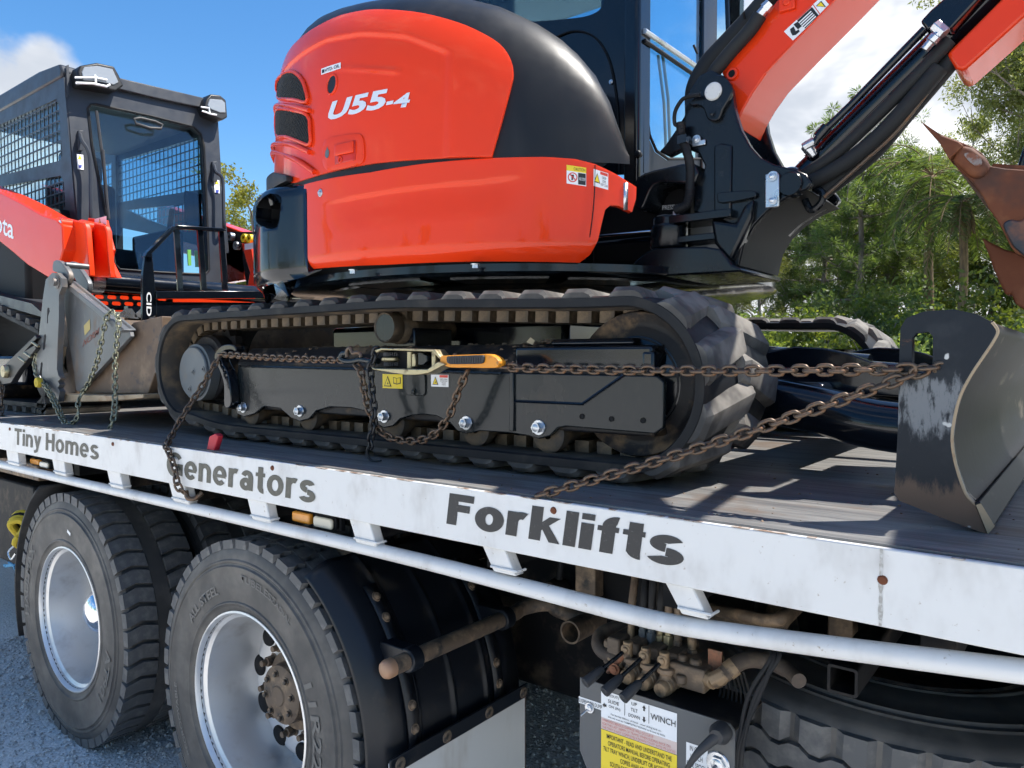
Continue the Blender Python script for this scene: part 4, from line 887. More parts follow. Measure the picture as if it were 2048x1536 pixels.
# dirt packed on the frame
rr = random.Random(9); V = []; Fc = []
def clod(V, Fc, c, s):
    b = len(V); n_ = 6
    for i in range(n_):
        t = 2 * math.pi * i / n_; V.append((c[0] + s * rr.uniform(.6, 1.2) * math.cos(t), c[1] + s * rr.uniform(.6, 1.2) * math.sin(t), c[2] + s * rr.uniform(-.1, .2)))
    for i in range(n_):
        t = 2 * math.pi * (i + .5) / n_; V.append((c[0] + s * .6 * rr.uniform(.5, 1.2) * math.cos(t), c[1] + s * .6 * rr.uniform(.5, 1.2) * math.sin(t), c[2] + s * rr.uniform(.4, .8)))
    for i in range(n_): Fc.extend([(b + i, b + (i + 1) % n_, b + n_ + i), (b + (i + 1) % n_, b + n_ + (i + 1) % n_, b + n_ + i)])
    Fc.append(tuple(b + n_ + i for i in range(n_)))
for i in range(420):
    x_ = rr.choice([rr.uniform(-1.25, -0.8), rr.uniform(-1.25, -0.8), rr.uniform(-2.4, -0.85)]); y_ = rr.uniform(1.555, 1.76)
    z_ = 1.585 + min(1, (y_ - 1.552) / 0.058) * 0.055 + (0.0 if x_ < -1.2 else 0.006)
    clod(V, Fc, (x_, y_, z_ - .002), rr.uniform(0.003, 0.010) * (1.6 if rr.random() < .1 else 1))
add('packed_dirt', (V, Fc), 'dirt', FN, smooth=0, kind='stuff')
q = W(1060, 684, Y=1.60); add('leaf_litter', ([q + Vector(d_) for d_ in ((-.012, 0, 0), (.004, -.004, .012), (.016, 0, .004), (.006, .004, -.008))], [(0, 1, 2, 3)]), mat('dry_leaf', (0.5, 0.42, 0.28), 0.8), FN, smooth=0)
# frame decals
def decal(u0, v0, u1, v1, Y, par, name='decal', material='white_print'):
    a = W(u0, v0, Y=Y); b = W(u1, v0, Y=Y); c = W(u0, v1, Y=Y)
    o = add(name, ([(a.x, Y, a.z), (b.x, Y, a.z), (b.x, Y, c.z), (a.x, Y, c.z)], [(0, 1, 2, 3)]), material, par, smooth=0)
    return o, Vector((a.x, Y, c.z)), Vector((b.x - a.x, 0, 0)), Vector((0, 0, a.z - c.z))
def flat(name, o, rt, up, pts, material, par, d=0.0008):
    n = -rt.cross(up).normalized() if False else rt.cross(up).normalized()
    return add(name, ([o + rt * x_ + up * y_ + n * d for x_, y_ in pts], [tuple(range(len(pts)))]), material, par, smooth=0)
def rc(x0, x1, y0, y1): return [(x0, y0), (x1, y0), (x1, y1), (x0, y1)]
def warn_tri(o, rt, up, cx, cy, s, par, fill='yellow_print'):
    asp = rt.length / up.length; hx = s / asp
    flat('warning_triangle', o, rt, up, [(cx - hx, cy - s), (cx + hx, cy - s), (cx, cy + s)], 'black_print', par, 0.0008)
    flat('warning_triangle', o, rt, up, [(cx - hx * .72, cy - s * .82), (cx + hx * .72, cy - s * .82), (cx, cy + s * .66)], fill, par, 0.0014)
    flat('warning_mark', o, rt, up, [(cx - hx * .28, cy - s * .62), (cx + hx * .32, cy - s * .5), (cx + hx * .05, cy - s * .1), (cx, cy - s * .42)], 'black_print', par, 0.002)
d_, o_, rt, up = decal(765, 748, 805, 776, 1.5335, FN, material='yellow_print')
warn_tri(o_, rt, up, .27, .5, .38, d_)
flat('manual_symbol', o_, rt, up, [(.55, .35), (.73, .28), (.92, .35), (.92, .80), (.73, .72), (.55, .80)], 'black_print', d_); flat('manual_symbol', o_, rt, up, [(.58, .41), (.72, .34), (.72, .70), (.58, .75)], 'yellow_print', d_, .0014); flat('manual_symbol', o_, rt, up, [(.745, .34), (.89, .41), (.89, .75), (.745, .70)], 'yellow_print', d_, .0014)
d_, o_, rt, up = decal(862, 749, 897, 773, 1.5335, FN)
warn_tri(o_, rt, up, .26, .5, .34, d_); flat('decal_header', o_, rt, up, rc(.5, .97, .76, .97), 'red_print', d_)
text('lettering', 'KEEP CLEAR\nOF MOVING\nTRACK\nPARTS', o_ + rt * .53 + up * .12 + Vector((0, -.001, 0)), rt * .42, up * .56, 'black_print', d_, 0.0, align='CENTER')
# ---------------- centre undercarriage and slew ring
add('centre_frame', join(box(-2.35, -1.25, 1.86, 3.10, 1.46, 1.72), box(-2.2, -1.4, 2.0, 2.95, 1.72, 1.76)), 'black_paint', EX, bevel=0.02, seg=3)
add('slew_ring', lathe([(0.0, 1.76), (0.40, 1.76), (0.40, 1.80), (0.44, 1.80), (0.44, 1.845), (0.0, 1.845)], (CX, CY, 0), 'z', 64), 'dirt_steel', EX, smooth=30)
add('turntable_plate', lathe([(0.0, 1.846), (0.94, 1.846), (0.95, 1.85), (0.95, 1.872), (0.0, 1.872)], (CX, CY, 0), 'z', 96, 0, 360), 'black_paint', EX, smooth=30)
for (a0, rr_) in ((-118, .78), (-96, .84), (-70, .82), (-46, .8)):
    add('belly_plate', lathe([(rr_ - .10, 1.838), (rr_ + .04, 1.838), (rr_ + .04, 1.845)], (CX, CY, 0), 'z', 14, a0, a0 + 20), 'black_paint', EX)
# ---------------- body surfaces
HK = [(-165, 2.90), (-130, 2.885), (-115, 2.87), (-100, 2.815), (-90, 2.785), (-80, 2.76), (-70, 2.73), (-60, 2.68), (-52, 2.62), (-46, 2.555), (-42, 2.475), (-40, 2.40), (-38.5, 2.29), (-37.5, 2.19)]
ZB = 2.165
def lerpk(K, x):
    if x <= K[0][0]: return K[0][1]
    for (a, b), (c, d) in zip(K, K[1:]):
        if x <= c: return b + (d - b) * (x - a) / (c - a)
    return K[-1][1]
def hood_r(ph, z):
    t = max(0.0, min(1.0, (z - ZB) / (lerpk(HK, ph) - ZB)))
    return 1.0 - 0.02 * t - 0.50 * (1 - (1 - t ** 4) ** 0.25)
ZT = [(-150, 2.60), (-125, 2.60), (-110, 2.60), (-95, 2.60), (-85, 2.575), (-75, 2.53), (-68, 2.47), (-62, 2.40)]
def red_r(ph, z):
    r_ = hood_r(ph, z) + 0.017
    ins = smooth01((lerpk(ZT, ph) - z) / 0.012) * smooth01((-66.5 - ph) / 1.2)
    r_ -= 0.011 * ins
    # swept wing moulding towards the front of the cover
    zc_ = 2.495 - 0.0042 * (ph + 90); wv = smooth01((z - zc_ + .022) / .010) * smooth01((zc_ + .006 - z) / .04) * smooth01((ph + 98) / 18) * smooth01((-75.5 - ph) / 0.8)
    r_ += 0.011 * wv
    return r_
def skirt_r(ph, z):
    r_ = 1.004
    r_ -= 0.10 * smooth01((1.935 - z) / 0.075) ** 2 * 0.45                     # tucked lower edge
    zc_ = 2.075 + 0.0006 * (ph + 70)
    zc_ = 2.088 + .0005 * (ph + 75) + .012 * smooth01((ph + 62) / 10)
    r_ -= 0.007 * smooth01((zc_ - z) / 0.007) * smooth01((z - zc_ + .11) / 0.10) * smooth01((ph + 94) / 10) * smooth01((-55 - ph) / 3)
    return r_
def corner_r(ph, z):
    r_ = 1.004 + 0.074 * smooth01((-98.5 - ph) / 13)
    r_ -= 0.05 * smooth01((1.90 - z) / 0.08) ** 2 + 0.03 * smooth01((z - 2.13) / 0.05) ** 2
    return r_
def spt(ph, z, rf, off=0.0):
    r_ = rf(ph, z) + off; return Vector((CX + r_ * math.cos(R(ph)), CY + r_ * math.sin(R(ph)), z))
def onsurf(u, v, rf):
    d = px_dir(u, v); t = 0.9; st = 0.01
    def g(t):
        p = EYE + d * t; return math.hypot(p.x - CX, p.y - CY) - rf(math.degrees(math.atan2(p.y - CY, p.x - CX)), p.z)
    while t < 3.4 and g(t) > 0: t += st
    if t >= 3.4:   # misses: take the closest approach (silhouette)
        t = min((0.9 + 0.01 * k for k in range(250)), key=g)
    else:
        lo, hi = t - st, t
        for _ in range(18):
            m = (lo + hi) / 2
            if g(m) > 0: lo = m
            else: hi = m
        t = hi
    p = EYE + d * t; return (math.degrees(math.atan2(p.y - CY, p.x - CX)), p.z)
def surf_panel(name, poly, rf, material, parent, off=0.0, thick=0.006, du=2.0, dv=0.025, holes=(), bevel=0.0, smooth=50):
    v, f = shell2d(poly, du, dv, holes)
    o = add(name, ([spt(a, b, rf, off) for a, b, _ in v], f), material, parent, smooth=smooth)
    bm = bmesh.new(); bm.from_mesh(o.data)
    for fc in bm.faces:
        c = fc.calc_center_median() + org(parent)
        if fc.normal.dot(Vector((c.x - CX, c.y - CY, 0))) < 0: fc.normal_flip()
    bm.to_mesh(o.data); bm.free()
    if thick: solid(o, thick)
    if bevel:
        b = o.modifiers.new('bevel', 'BEVEL'); b.width = bevel; b.segments = 2; b.limit_method = 'ANGLE'; b.angle_limit = R(60)
    return o
def spx(pts, rf): return [onsurf(u, v, rf) for u, v in pts]
def surf_text(s, quadpx, rf, material, parent, off=0.004, offset=0.0, shear=0.0, lines=1.0, align='LEFT', space=1.0):
    me = text_me(s, offset, shear, space, lines, align); bm = bmesh.new(); bm.from_mesh(me); cut(bm, 0.08, 0); bm.to_mesh(me); bm.free()
    bl, br, tr, tl = [Vector((*onsurf(u, v, rf), 0)) for u, v in quadpx]; of = org(parent)
    for v in me.vertices:
        q = bl.lerp(br, v.co.x).lerp(tl.lerp(tr, v.co.x), v.co.y); v.co = spt(q.x, q.y, rf, off) - of
    return add_me('lettering', me, material, parent, 0, fix=False)
# black moulded hood
phs = [-160 + 2.5 * i for i in range(47)] + [-43.5, -42, -41, -40, -39.2, -38.5, -38, -37.5]; phs = sorted(set(phs))
ts = [0, .08, .16, .25, .35, .45, .55, .64, .72, .79, .85, .90, .94, .97, .99, 1.0]
V = []; Fc = []
for ph in phs:
    for t in ts: z = ZB - 0.02 * (t == 0) + t * (lerpk(HK, ph) - ZB); V.append(spt(ph, z, hood_r))
    V.append(Vector((CX + .2 * math.cos(R(ph)), CY + .2 * math.sin(R(ph)), lerpk(HK, ph) + .02)))
m = len(ts) + 1
for i in range(len(phs) - 1):
    for k in range(m - 1): Fc.append((i * m + k, i * m + k + 1, (i + 1) * m + k + 1, (i + 1) * m + k))
hood = add('engine_hood', (V, Fc), 'plastic_black', EX, smooth=60, label='black moulded plastic hood')
# red side cover
rc_px = [(985, 316), (1002, 255), (1014, 210), (1023, 175), (1028, 148), (1020, 118), (1000, 92), (965, 70), (920, 50), (850, 31), (790, 24), (740, 24), (690, 34), (650, 52)]
poly = spx(rc_px, hood_r)
poly = [poly[0]] + sp2(poly[1:-1], 3, False) + [poly[-1], (-112, poly[-1][1] - 0.005), (-122, poly[-1][1] - .03), (-135, poly[-1][1] - .05), (-140, 2.6), (-140, 2.24), (-122, 2.240), (-112, 2.205), (-104, 2.174), (-98, 2.171), (-80, 2.170)]
cover = surf_panel('engine_cover', poly, red_r, 'red', EX, 0.0, 0.02, 0.7, 0.006, bevel=0.004)
cover['label'] = 'glossy red engine cover'
# lower red skirt
sk_px = [(606, 538), (760, 527), (940, 520), (1130, 521), (1165, 522), (1183, 508), (1196, 480), (1204, 445), (1210, 420), (1220, 411), (1236, 411), (1252, 418), (1264, 424), (1272, 398), (1273, 374), (1228, 346), (1190, 328), (1150, 318), (1090, 314), (985, 316), (850, 327), (740, 345), (640, 361), (608, 369)]
skirt = surf_panel('side_skirt', spx(sk_px, lambda a, b: 1.004), skirt_r, 'red', EX, 0.0, 0.022, 1.0, 0.005, bevel=0.006); skirt['label'] = 'glossy red lower body skirt'
add('far_skirt', ext(WY(2.42, [(1366, 545), (1434, 545), (1428, 562), (1420, 573), (1372, 562)]), 'y', 2.42, 2.95), 'red', EX, bevel=.006)
add('body_core', lathe([(0.93, 1.87), (0.93, 2.45)], (CX, CY, 0), 'z', 40, -165, -46), 'interior', EX)
# split line and small fittings on the skirt
a = [spt(*onsurf(u, v, skirt_r), skirt_r, 0.0006) for u, v in ((1190, 330), (1188, 400), (1180, 470), (1170, 520))]
add('skirt_seam', tube(spline(a, 4), 0.0016, 6), 'interior', skirt)
a = [spt(*onsurf(u, v, skirt_r), skirt_r, 0.001) for u, v in ((606, 455), (700, 448), (850, 432), (1000, 425), (1060, 424))]
q = spt(*onsurf(641, 386, skirt_r), skirt_r, 0.001); nrm = Vector((q.x - CX, q.y - CY, 0)).normalized()
add('skirt_screw', join(hexbolt(q, nrm, 0.006, 0.006), tube([q + Vector((0.009 * math.cos(t) * -nrm.y, 0.009 * math.cos(t) * nrm.x, 0.011 * math.sin(t))) for t in [2 * math.pi * k / 16 for k in range(16)]], 0.002, 6, closed=True)), 'zinc', skirt)
for u, v in ((695, 531), (941, 519), (1147, 524)):
    q = W(u, v + 3, Z=1.872); add('skirt_bolt', join(hexbolt(q + Vector((0, 0.02, -.006)), (0, 0, -1), 0.009, 0.012)), 'zinc', skirt)
# split hinge strip at the front of the skirt
q = [onsurf(u, v, skirt_r) for u, v in ((1247, 366), (1256, 366), (1255, 420), (1247, 420))]
surf_panel('hinge_strip', q, skirt_r, 'zinc', skirt, 0.002, 0.003, 0, 0)
# caution decals on the skirt
def sdecal(pxq, rf, parent, material='white_print', off=0.0016):
    return surf_panel('decal', spx(pxq, rf), rf, material, parent, off, 0, 1.5, 0.05)
d_ = sdecal([(1133, 330), (1172, 336), (1172, 373), (1133, 367)], skirt_r, skirt)
surf_panel('decal_header', spx([(1133, 330), (1172, 336), (1172, 347), (1133, 341)], skirt_r), skirt_r, 'yellow_print', d_, .0022, 0, 1.5, .05)
surf_panel('decal_panel', spx([(1156, 346), (1171, 348), (1171, 371), (1156, 369)], skirt_r), skirt_r, 'black_print', d_, .0022, 0, 1.5, .05)
surf_text('CAUTION', [(1147, 341), (1170, 344), (1170, 338), (1147, 335)], skirt_r, 'black_print', d_, .003)
surf_text('NO STEP', [(1158, 361), (1170, 363), (1170, 357), (1158, 355)], skirt_r, 'white_print', d_, .003)
ring_c = onsurf(1145, 355, skirt_r)
for rad, mm, of_ in ((0.0135, 'red_print', .0022), (0.0105, 'white_print', .0028)):
    surf_panel('prohibition_ring', [(ring_c[0] + math.degrees(rad * math.cos(t)), ring_c[1] + rad * math.sin(t)) for t in [2 * math.pi * k / 20 for k in range(20)]], skirt_r, mm, d_, of_, 0, 0, 0)
surf_panel('boot_symbol', [(ring_c[0] + math.degrees(x_ * .009), ring_c[1] + y_ * .009) for x_, y_ in ((-.45, .8), (.4, .8), (.35, -.1), (.1, -.3), (.1, -.9), (-.4, -.9), (-.4, -.2))], skirt_r, 'black_print', d_, .0034, 0, 0, 0)
surf_panel('prohibition_bar', [(ring_c[0] + math.degrees(x_), ring_c[1] + y_) for x_, y_ in ((-.009, .007), (-.007, .009), (.009, -.007), (.007, -.009))], skirt_r, 'red_print', d_, .0040, 0, 0, 0)
d_ = sdecal([(1187, 338), (1216, 347), (1216, 380), (1187, 372)], skirt_r, skirt)
surf_panel('decal_header', spx([(1200, 343), (1215, 348), (1215, 354), (1200, 349)], skirt_r), skirt_r, 'red_print', d_, .0022, 0, 0, 0)
surf_panel('warning_triangle', spx([(1188, 364), (1200, 368), (1194, 346)], skirt_r), skirt_r, 'black_print', d_, .0022, 0, 0, 0)
surf_panel('warning_triangle', spx([(1189.5, 362.5), (1198.5, 366), (1194, 349.5)], skirt_r), skirt_r, 'yellow_print', d_, .0028, 0, 0, 0)
surf_text('CRUSH\nZONE.\nKEEP CLEAR', [(1201, 371), (1215, 376), (1215, 357), (1201, 352)], skirt_r, 'black_print', d_, .003, align='CENTER')
# rear corner weight with lamp pocket
poly = [(-98.6, 2.164), (-104, 2.166), (-112, 2.168), (-120, 2.17), (-150, 2.17), (-150, 1.845), (-120, 1.845), (-106, 1.852), (-98.6, 1.868)]
hole = sp2(spx([(513, 396), (519, 387), (540, 387), (558, 391), (562, 402), (558, 440), (550, 455), (532, 454), (516, 447), (512, 435)], corner_r), 2)
cw = surf_panel('rear_corner_weight', poly, corner_r, 'black_paint', EX, 0, 0.05, 2, 0.02, holes=[hole], bevel=0.006); cw['label'] = 'glossy black rear corner weight with lamp pocket'
V = []; Fc = []
for d0 in (0.001, -0.09):
    for a, b in hole: V.append(spt(a, b, corner_r, d0))
n = len(hole)
for i in range(n): Fc.append((i, (i + 1) % n, n + (i + 1) % n, n + i))
Fc.append(tuple(range(n, 2 * n)))
add('lamp_pocket', (V, Fc), 'interior', cw, smooth=0)
# black plastic band between corner weight and cover, dark gap
surf_panel('grille_base', [(-104, 2.178), (-112, 2.182), (-150, 2.20), (-150, 2.255), (-124, 2.255), (-112, 2.235), (-104, 2.195)], lambda a, b: 1.03, 'plastic_black', EX, 0, 0.02, 2, .05, bevel=.006)
surf_panel('body_gap', [(-150, 2.15), (-150, 2.20), (-60, 2.18), (-60, 2.14)], lambda a, b: 0.985, 'interior', EX, 0, 0, 4, 0)
# ventilation grilles on the cover
def grille(px_out, n_d):
    poly = spx(px_out, red_r); ph0 = min(p[0] for p in poly); ph1 = max(p[0] for p in poly); z0 = min(p[1] for p in poly); z1 = max(p[1] for p in poly)
    g = surf_panel('grille', poly, red_r, 'interior', cover, 0.0055, 0.002, 1.5, 0.03)
    add('grille_frame', tube([spt(a, b, red_r, 0.005) for a, b in sp2(poly, 3)], 0.0065, 8, closed=True), 'red', g)
    # woven wire
    ks = []; P_ = [(math.radians(a), b) for a, b in poly]
    def inside(x, y):
        c = False
        for (x1_, y1_), (x2_, y2_) in zip(P_, P_[1:] + P_[:1]):
            if (y1_ > y) != (y2_ > y) and x < (x2_ - x1_) * (y - y1_) / (y2_ - y1_) + x1_: c = not c
        return c
    parts = []
    for sgn in (1, -1):
        c0 = -1.0
        k = -80
        while k < 80:
            off_ = k * 0.0135; run = []
            for j in range(60):
                y = z0 + (z1 - z0) * j / 59; x = math.radians((ph0 + ph1) / 2) + off_ + sgn * (y - (z0 + z1) / 2) * 0.8
                if inside(x, y): run.append(spt(math.degrees(x), y, red_r, 0.0085))
                else:
                    if len(run) > 2: parts.append(tube(run[::4] + [run[-1]], 0.0011, 4, cap=False))
                    run = []
            if len(run) > 2: parts.append(tube(run[::4] + [run[-1]], 0.0011, 4, cap=False))
            k += 1
    if parts: add('wire_mesh', join(*parts), 'frame_grey', g, smooth=0, kind='stuff')
grille([(562, 155), (575, 146), (590, 145), (605, 158), (614, 180), (616, 205), (590, 200), (560, 197), (556, 180)], 10)
grille([(556, 222), (590, 222), (618, 232), (623, 262), (622, 290), (600, 283), (575, 274), (556, 270)], 10)
for vv in ((553, 212, 590, 214, 622, 222), (549, 290, 585, 290, 622, 305), (549, 305, 590, 318, 632, 345)):
    pts = [spt(*onsurf(vv[2 * k], vv[2 * k + 1], red_r), red_r, 0.006) for k in range(3)]
    add('grille_bar', tube(spline([spt(-132, pts[0].z, red_r, .006)] + pts, 5), 0.008, 10), 'red', cover)
# filler sight hole, labels, handle
q = onsurf(664, 169, red_r)
sh = surf_panel('sight_hole', [(q[0] + math.degrees(.023 * math.cos(t)), q[1] + .029 * math.sin(t)) for t in [2 * math.pi * k / 24 for k in range(24)]], red_r, 'black_print', cover, .001, 0, 0, 0)
add('hole_rim', tube([spt(q[0] + math.degrees(.024 * math.cos(t)), q[1] + .030 * math.sin(t), red_r, .001) for t in [2 * math.pi * k / 24 for k in range(24)]], .0035, 6, closed=True), 'red', sh)
d_ = surf_panel('decal', spx([(643, 138), (682, 125), (682, 137), (643, 150)], red_r), red_r, 'white_print', cover, .0012, 0, 1.5, 0)
surf_text('HYD. OIL', [(651, 145), (680, 135), (680, 128), (651, 138)], red_r, 'black_print', d_, .002, .01)
surf_panel('oil_symbol', spx([(645, 147), (649.5, 145.5), (649.5, 138.5), (645, 140)], red_r), red_r, 'black_print', d_, .002, 0, 0, 0)
surf_text('U55', [(655, 243), (776, 216), (776, 178), (662, 205)], red_r, mat('silver_print', (0.62, 0.66, 0.72), 0.35), cover, .002, .04, .16, space=1.02)
surf_text('-', [(773, 211), (788, 208), (788, 201), (773, 204)], red_r, 'silver_print', cover, .002, .055, .2)
surf_text('4', [(786, 217), (821, 214), (821, 185), (790, 190)], red_r, 'silver_print', cover, .002, .035, .16)
hp = surf_panel('handle_plate', sp2(spx([(650, 283), (662, 276), (712, 268), (726, 274), (730, 300), (728, 322), (712, 332), (664, 342), (650, 334), (646, 310)], red_r), 3), red_r, 'red', cover, .004, .008, 1.5, .03, bevel=.003)
surf_panel('handle_recess', spx([(672, 291), (713, 281), (713, 321), (673, 330)], red_r), red_r, mat('red_recess_shade', (0.55, 0.022, 0.008), .3), hp, .0055, .003, 1.5, .03)  # recess shade put into a darker red, no real hollow
surf_panel('handle', spx([(674, 292), (712, 283), (712, 306), (675, 314)], red_r), red_r, 'red', hp, .013, .006, 1.5, .03, bevel=.002)
q = onsurf(684, 320, red_r); add('lock', tube([spt(q[0] + math.degrees(.007 * math.cos(t)), q[1] + .008 * math.sin(t), red_r, .007) for t in [2 * math.pi * k / 14 for k in range(14)]], .002, 6, closed=True), 'red', hp)
q = onsurf(657, 308, red_r); surf_panel('drop_recess', [(q[0] + math.degrees(.010 * math.cos(t)), q[1] + .014 * math.sin(t) + (.008 if k == 4 else 0)) for k, t in enumerate([2 * math.pi * k / 16 for k in range(16)])], red_r, 'grey_cover', hp, .0055, 0, 0, 0)
# ---------------- cab
CYW = 2.44
cab = add('cab', join(box(-2.75, -2.65, 2.5, 3.38, 2.15, 3.45), box(-2.75, -1.35, CYW, 3.40, 3.42, 3.50), box(-2.75, -1.35, 2.46, 3.38, 1.90, 2.05)), 'black_paint', EX, bevel=.01, label='glossy black operator cab')
wl = WY(CYW, [(1288, 345), (1288, -200), (1240, -200), (820, -200), (820, 360)])
win = sp2(WY(CYW, [(1204, 12), (1214, -30), (1216, -120), (1200, -160), (1000, -160), (900, -150), (890, -40), (905, 30), (960, 44), (1062, 43), (1150, 36), (1185, 28)]), 3)
add('cab_side', ext(wl, 'y', CYW, CYW + 0.03, [win]), 'black_paint', cab)
add('side_window', ext(win, 'y', CYW + 0.012, CYW + 0.017), 'glass_dark', cab, smooth=0)
a = [W(u, v, Y=CYW - .004) for u, v in ((1110, 75), (1150, 62), (1190, 75), (1218, 120), (1232, 190), (1237, 260), (1238, 345))]
add('panel_seam', tube(spline(a, 5), 0.004, 6), 'interior', cab)
sb = shared('cab_bolt', hexbolt((0, 0, 0), (0, -1, 0), 0.006, 0.006), 'zinc')
for u, v in ((1222, 164), (1224, 254), (1276, 310)): q = W(u, v, Y=CYW - .004); inst('cab_bolt', sb, Matrix.Translation(q), cab)
add('cab_bumper', lathe([(0, -.03), (.010, -.028), (.013, -.02), (.009, -.012), (.009, 0)], W(1281, 310, Y=CYW - .03), 'y', 16), 'rubber', cab)
a = W(1257, 200, Y=CYW); b = W(1288, 200, Y=CYW); PXF = b.x
add('corner_post', ext([(a.x, CYW - .035), (b.x - .012, CYW - .04), (b.x, CYW - .03), (b.x, CYW + .05), (a.x, CYW + .05)], 'z', 1.98, 3.45), 'black_paint', cab, bevel=.006)
# front glass plane
fy = lambda u, v=150: W(u, v, X=PXF).y
y1 = fy(1404); y2 = fy(1432)
add('front_post', box(PXF - .03, PXF + .005, y1, y2, 2.0, 3.45), 'black_paint', cab, bevel=.006)
gl = WX(PXF - .008, [(1286, -120), (1288, 190), (1298, 270), (1312, 302), (1335, 318), (1404, 318), (1404, -120)])
add('front_glass', ext(gl, 'x', PXF - .010, PXF - .006), 'glass', cab, smooth=0)
add('glass_seal', tube([(PXF - .006, y, z) for y, z in gl[:6]], .006, 6), 'rubber', cab)
lw = WX(PXF, [(1286, 196), (1298, 272), (1312, 304), (1335, 320), (1404, 320), (1404, 420), (1286, 420)])
add('front_panel', ext(lw, 'x', PXF - .03, PXF - .004), 'plastic_black', cab)
add('wiper_bar', tube([W(1289, 62, X=PXF + .006), W(1400, 138, X=PXF + .006)], .010, 8), 'zinc', cab)
add('wiper_bar', tube([W(1289, 82, X=PXF + .003), W(1400, 158, X=PXF + .003)], .008, 8), 'interior', cab)
# far side of the cab: pillars, door glass, seat
for x_ in (-2.7, -2.05, PXF - .06): add('door_pillar', box(x_, x_ + .05, 3.36, 3.41, 1.95, 3.45), 'black_paint', cab)
add('door', box(-2.7, PXF, 3.365, 3.395, 1.95, 2.30), 'black_paint', cab)
add('door_glass', box(-2.7, PXF, 3.378, 3.382, 2.30, 3.42), 'glass', cab, smooth=0)
st = add('operator_seat', join(box(-2.35, -1.9, 2.62, 3.1, 2.25, 2.36), box(-2.42, -2.3, 2.62, 3.1, 2.3, 2.95), box(-2.4, -2.3, 2.72, 3.0, 2.98, 3.2)), 'seat_fabric', cab, bevel=.04, seg=3)
add('console', join(box(-1.9, -1.7, 2.55, 2.68, 2.1, 2.42), rod((-1.75, 2.62, 2.42), (-1.72, 2.62, 2.62), .012)), 'interior', cab, bevel=.01)
for (u, v, u2, v2, X_) in ((1316, 110, 1332, 300, -1.55), (1324, 100, 1340, 290, -1.5)):
    add('travel_lever', tube([W(u, v, X=X_), W((u + u2) / 2 + 4, (v + v2) / 2, X=X_), W(u2, v2, X=X_)], .007, 8), mat('lever_green', (.10, .16, .14), .4) if 'lever_green' not in MATS else 'lever_green', cab)
add('mirror_stalk', tube([W(1452, -60, Y=2.7), W(1456, 60, Y=2.7)], .009, 8), 'black_paint', cab)
# ---------------- swing bracket
A = [(500, 378), (556, 352), (620, 382), (655, 440), (668, 540), (700, 640), (745, 720), (790, 770), (860, 805), (960, 828), (1012, 852), (1040, 892), (1015, 925), (970, 940), (905, 972), (825, 1030), (765, 1092), (717, 1172), (690, 1290), (620, 1284), (640, 1200), (672, 1098), (560, 1058), (470, 1030), (470, 900), (512, 865), (526, 810), (495, 750), (430, 725), (350, 765), (306, 742), (335, 712), (385, 640), (428, 570), (428, 490)]
BY0, BY1 = 2.10, 2.34
brk = add('swing_bracket', ext(P4(BY0, A), 'y', BY0 - .03, BY0), 'cast_black', EX, bevel=.005, label='black cast boom swing bracket')
A2 = P4(BY0, A[:13] + [(970, 940), (905, 972), (825, 1030), (765, 1092), (690, 1090), (560, 1000), (480, 800), (430, 570), (428, 490)])
add('far_plate', ext(A2, 'y', BY1, BY1 + .03), 'cast_black', brk, bevel=.005)
B = [(440, 560), (520, 600), (600, 660), (650, 760), (670, 900), (690, 1040), (560, 1040), (500, 1020), (500, 900), (540, 830), (520, 770), (440, 720)]
add('bracket_web', ext(P4(BY0, B), 'y', BY0 - .005, BY1), 'cast_black', brk)
rib = [(1016, 925), (970, 940), (905, 972), (825, 1030), (765, 1092), (717, 1172), (690, 1292)]
o_ = P4(BY0, rib); i_ = [(x_ - .02, z_ + .018) for x_, z_ in o_]
add('bracket_rib', ext(o_ + i_[::-1], 'y', BY0 - .028, BY1 + .06), 'interior', brk, smooth=50, bevel=.003)
rib2 = [(770, 1180), (800, 1050), (760, 980), (735, 1060), (690, 1100), (640, 1180)]
add('bracket_gusset', ext(P4(2.06, [(540, 1060), (660, 1080), (700, 1000), (750, 960), (740, 1060), (690, 1170), (640, 1270), (600, 1230), (560, 1180)]), 'y', 2.045, 2.10), 'cast_black', brk, bevel=.012, seg=3)
add('pocket_wall', ext(P4(BY0, [(575, 720), (610, 705), (660, 715), (655, 1045), (600, 1030), (575, 1030)]), 'y', BY0 - .038, BY0 - .029), 'cast_black', brk, bevel=.006)
cap = [(428, 492), (455, 468), (492, 440), (512, 386), (558, 358), (612, 380), (640, 430), (622, 482), (592, 530), (576, 575), (545, 586), (516, 572), (500, 526), (470, 508), (440, 512)]
pc = add('pin_cap', ext(sp2(P4(2.055, cap), 2), 'y', 2.055, 2.072), 'cast_black', brk, bevel=.004)
q = W(*z4(545, 440), Y=2.05)
add('boom_pin', lathe([(0, -.004), (.022, -.004), (.0255, -.001), (.0255, .01)], (q.x, 2.052, q.z), 'y', 32), mat('pin_white', (.62, .62, .60), .5, var=((.2, .2, .2), 60, .6, .7)), pc)
q = W(*z4(542, 550), Y=2.055); add('cap_bolt', hexbolt(q, (0, -1, 0), .008, .006), 'cast_black', pc)
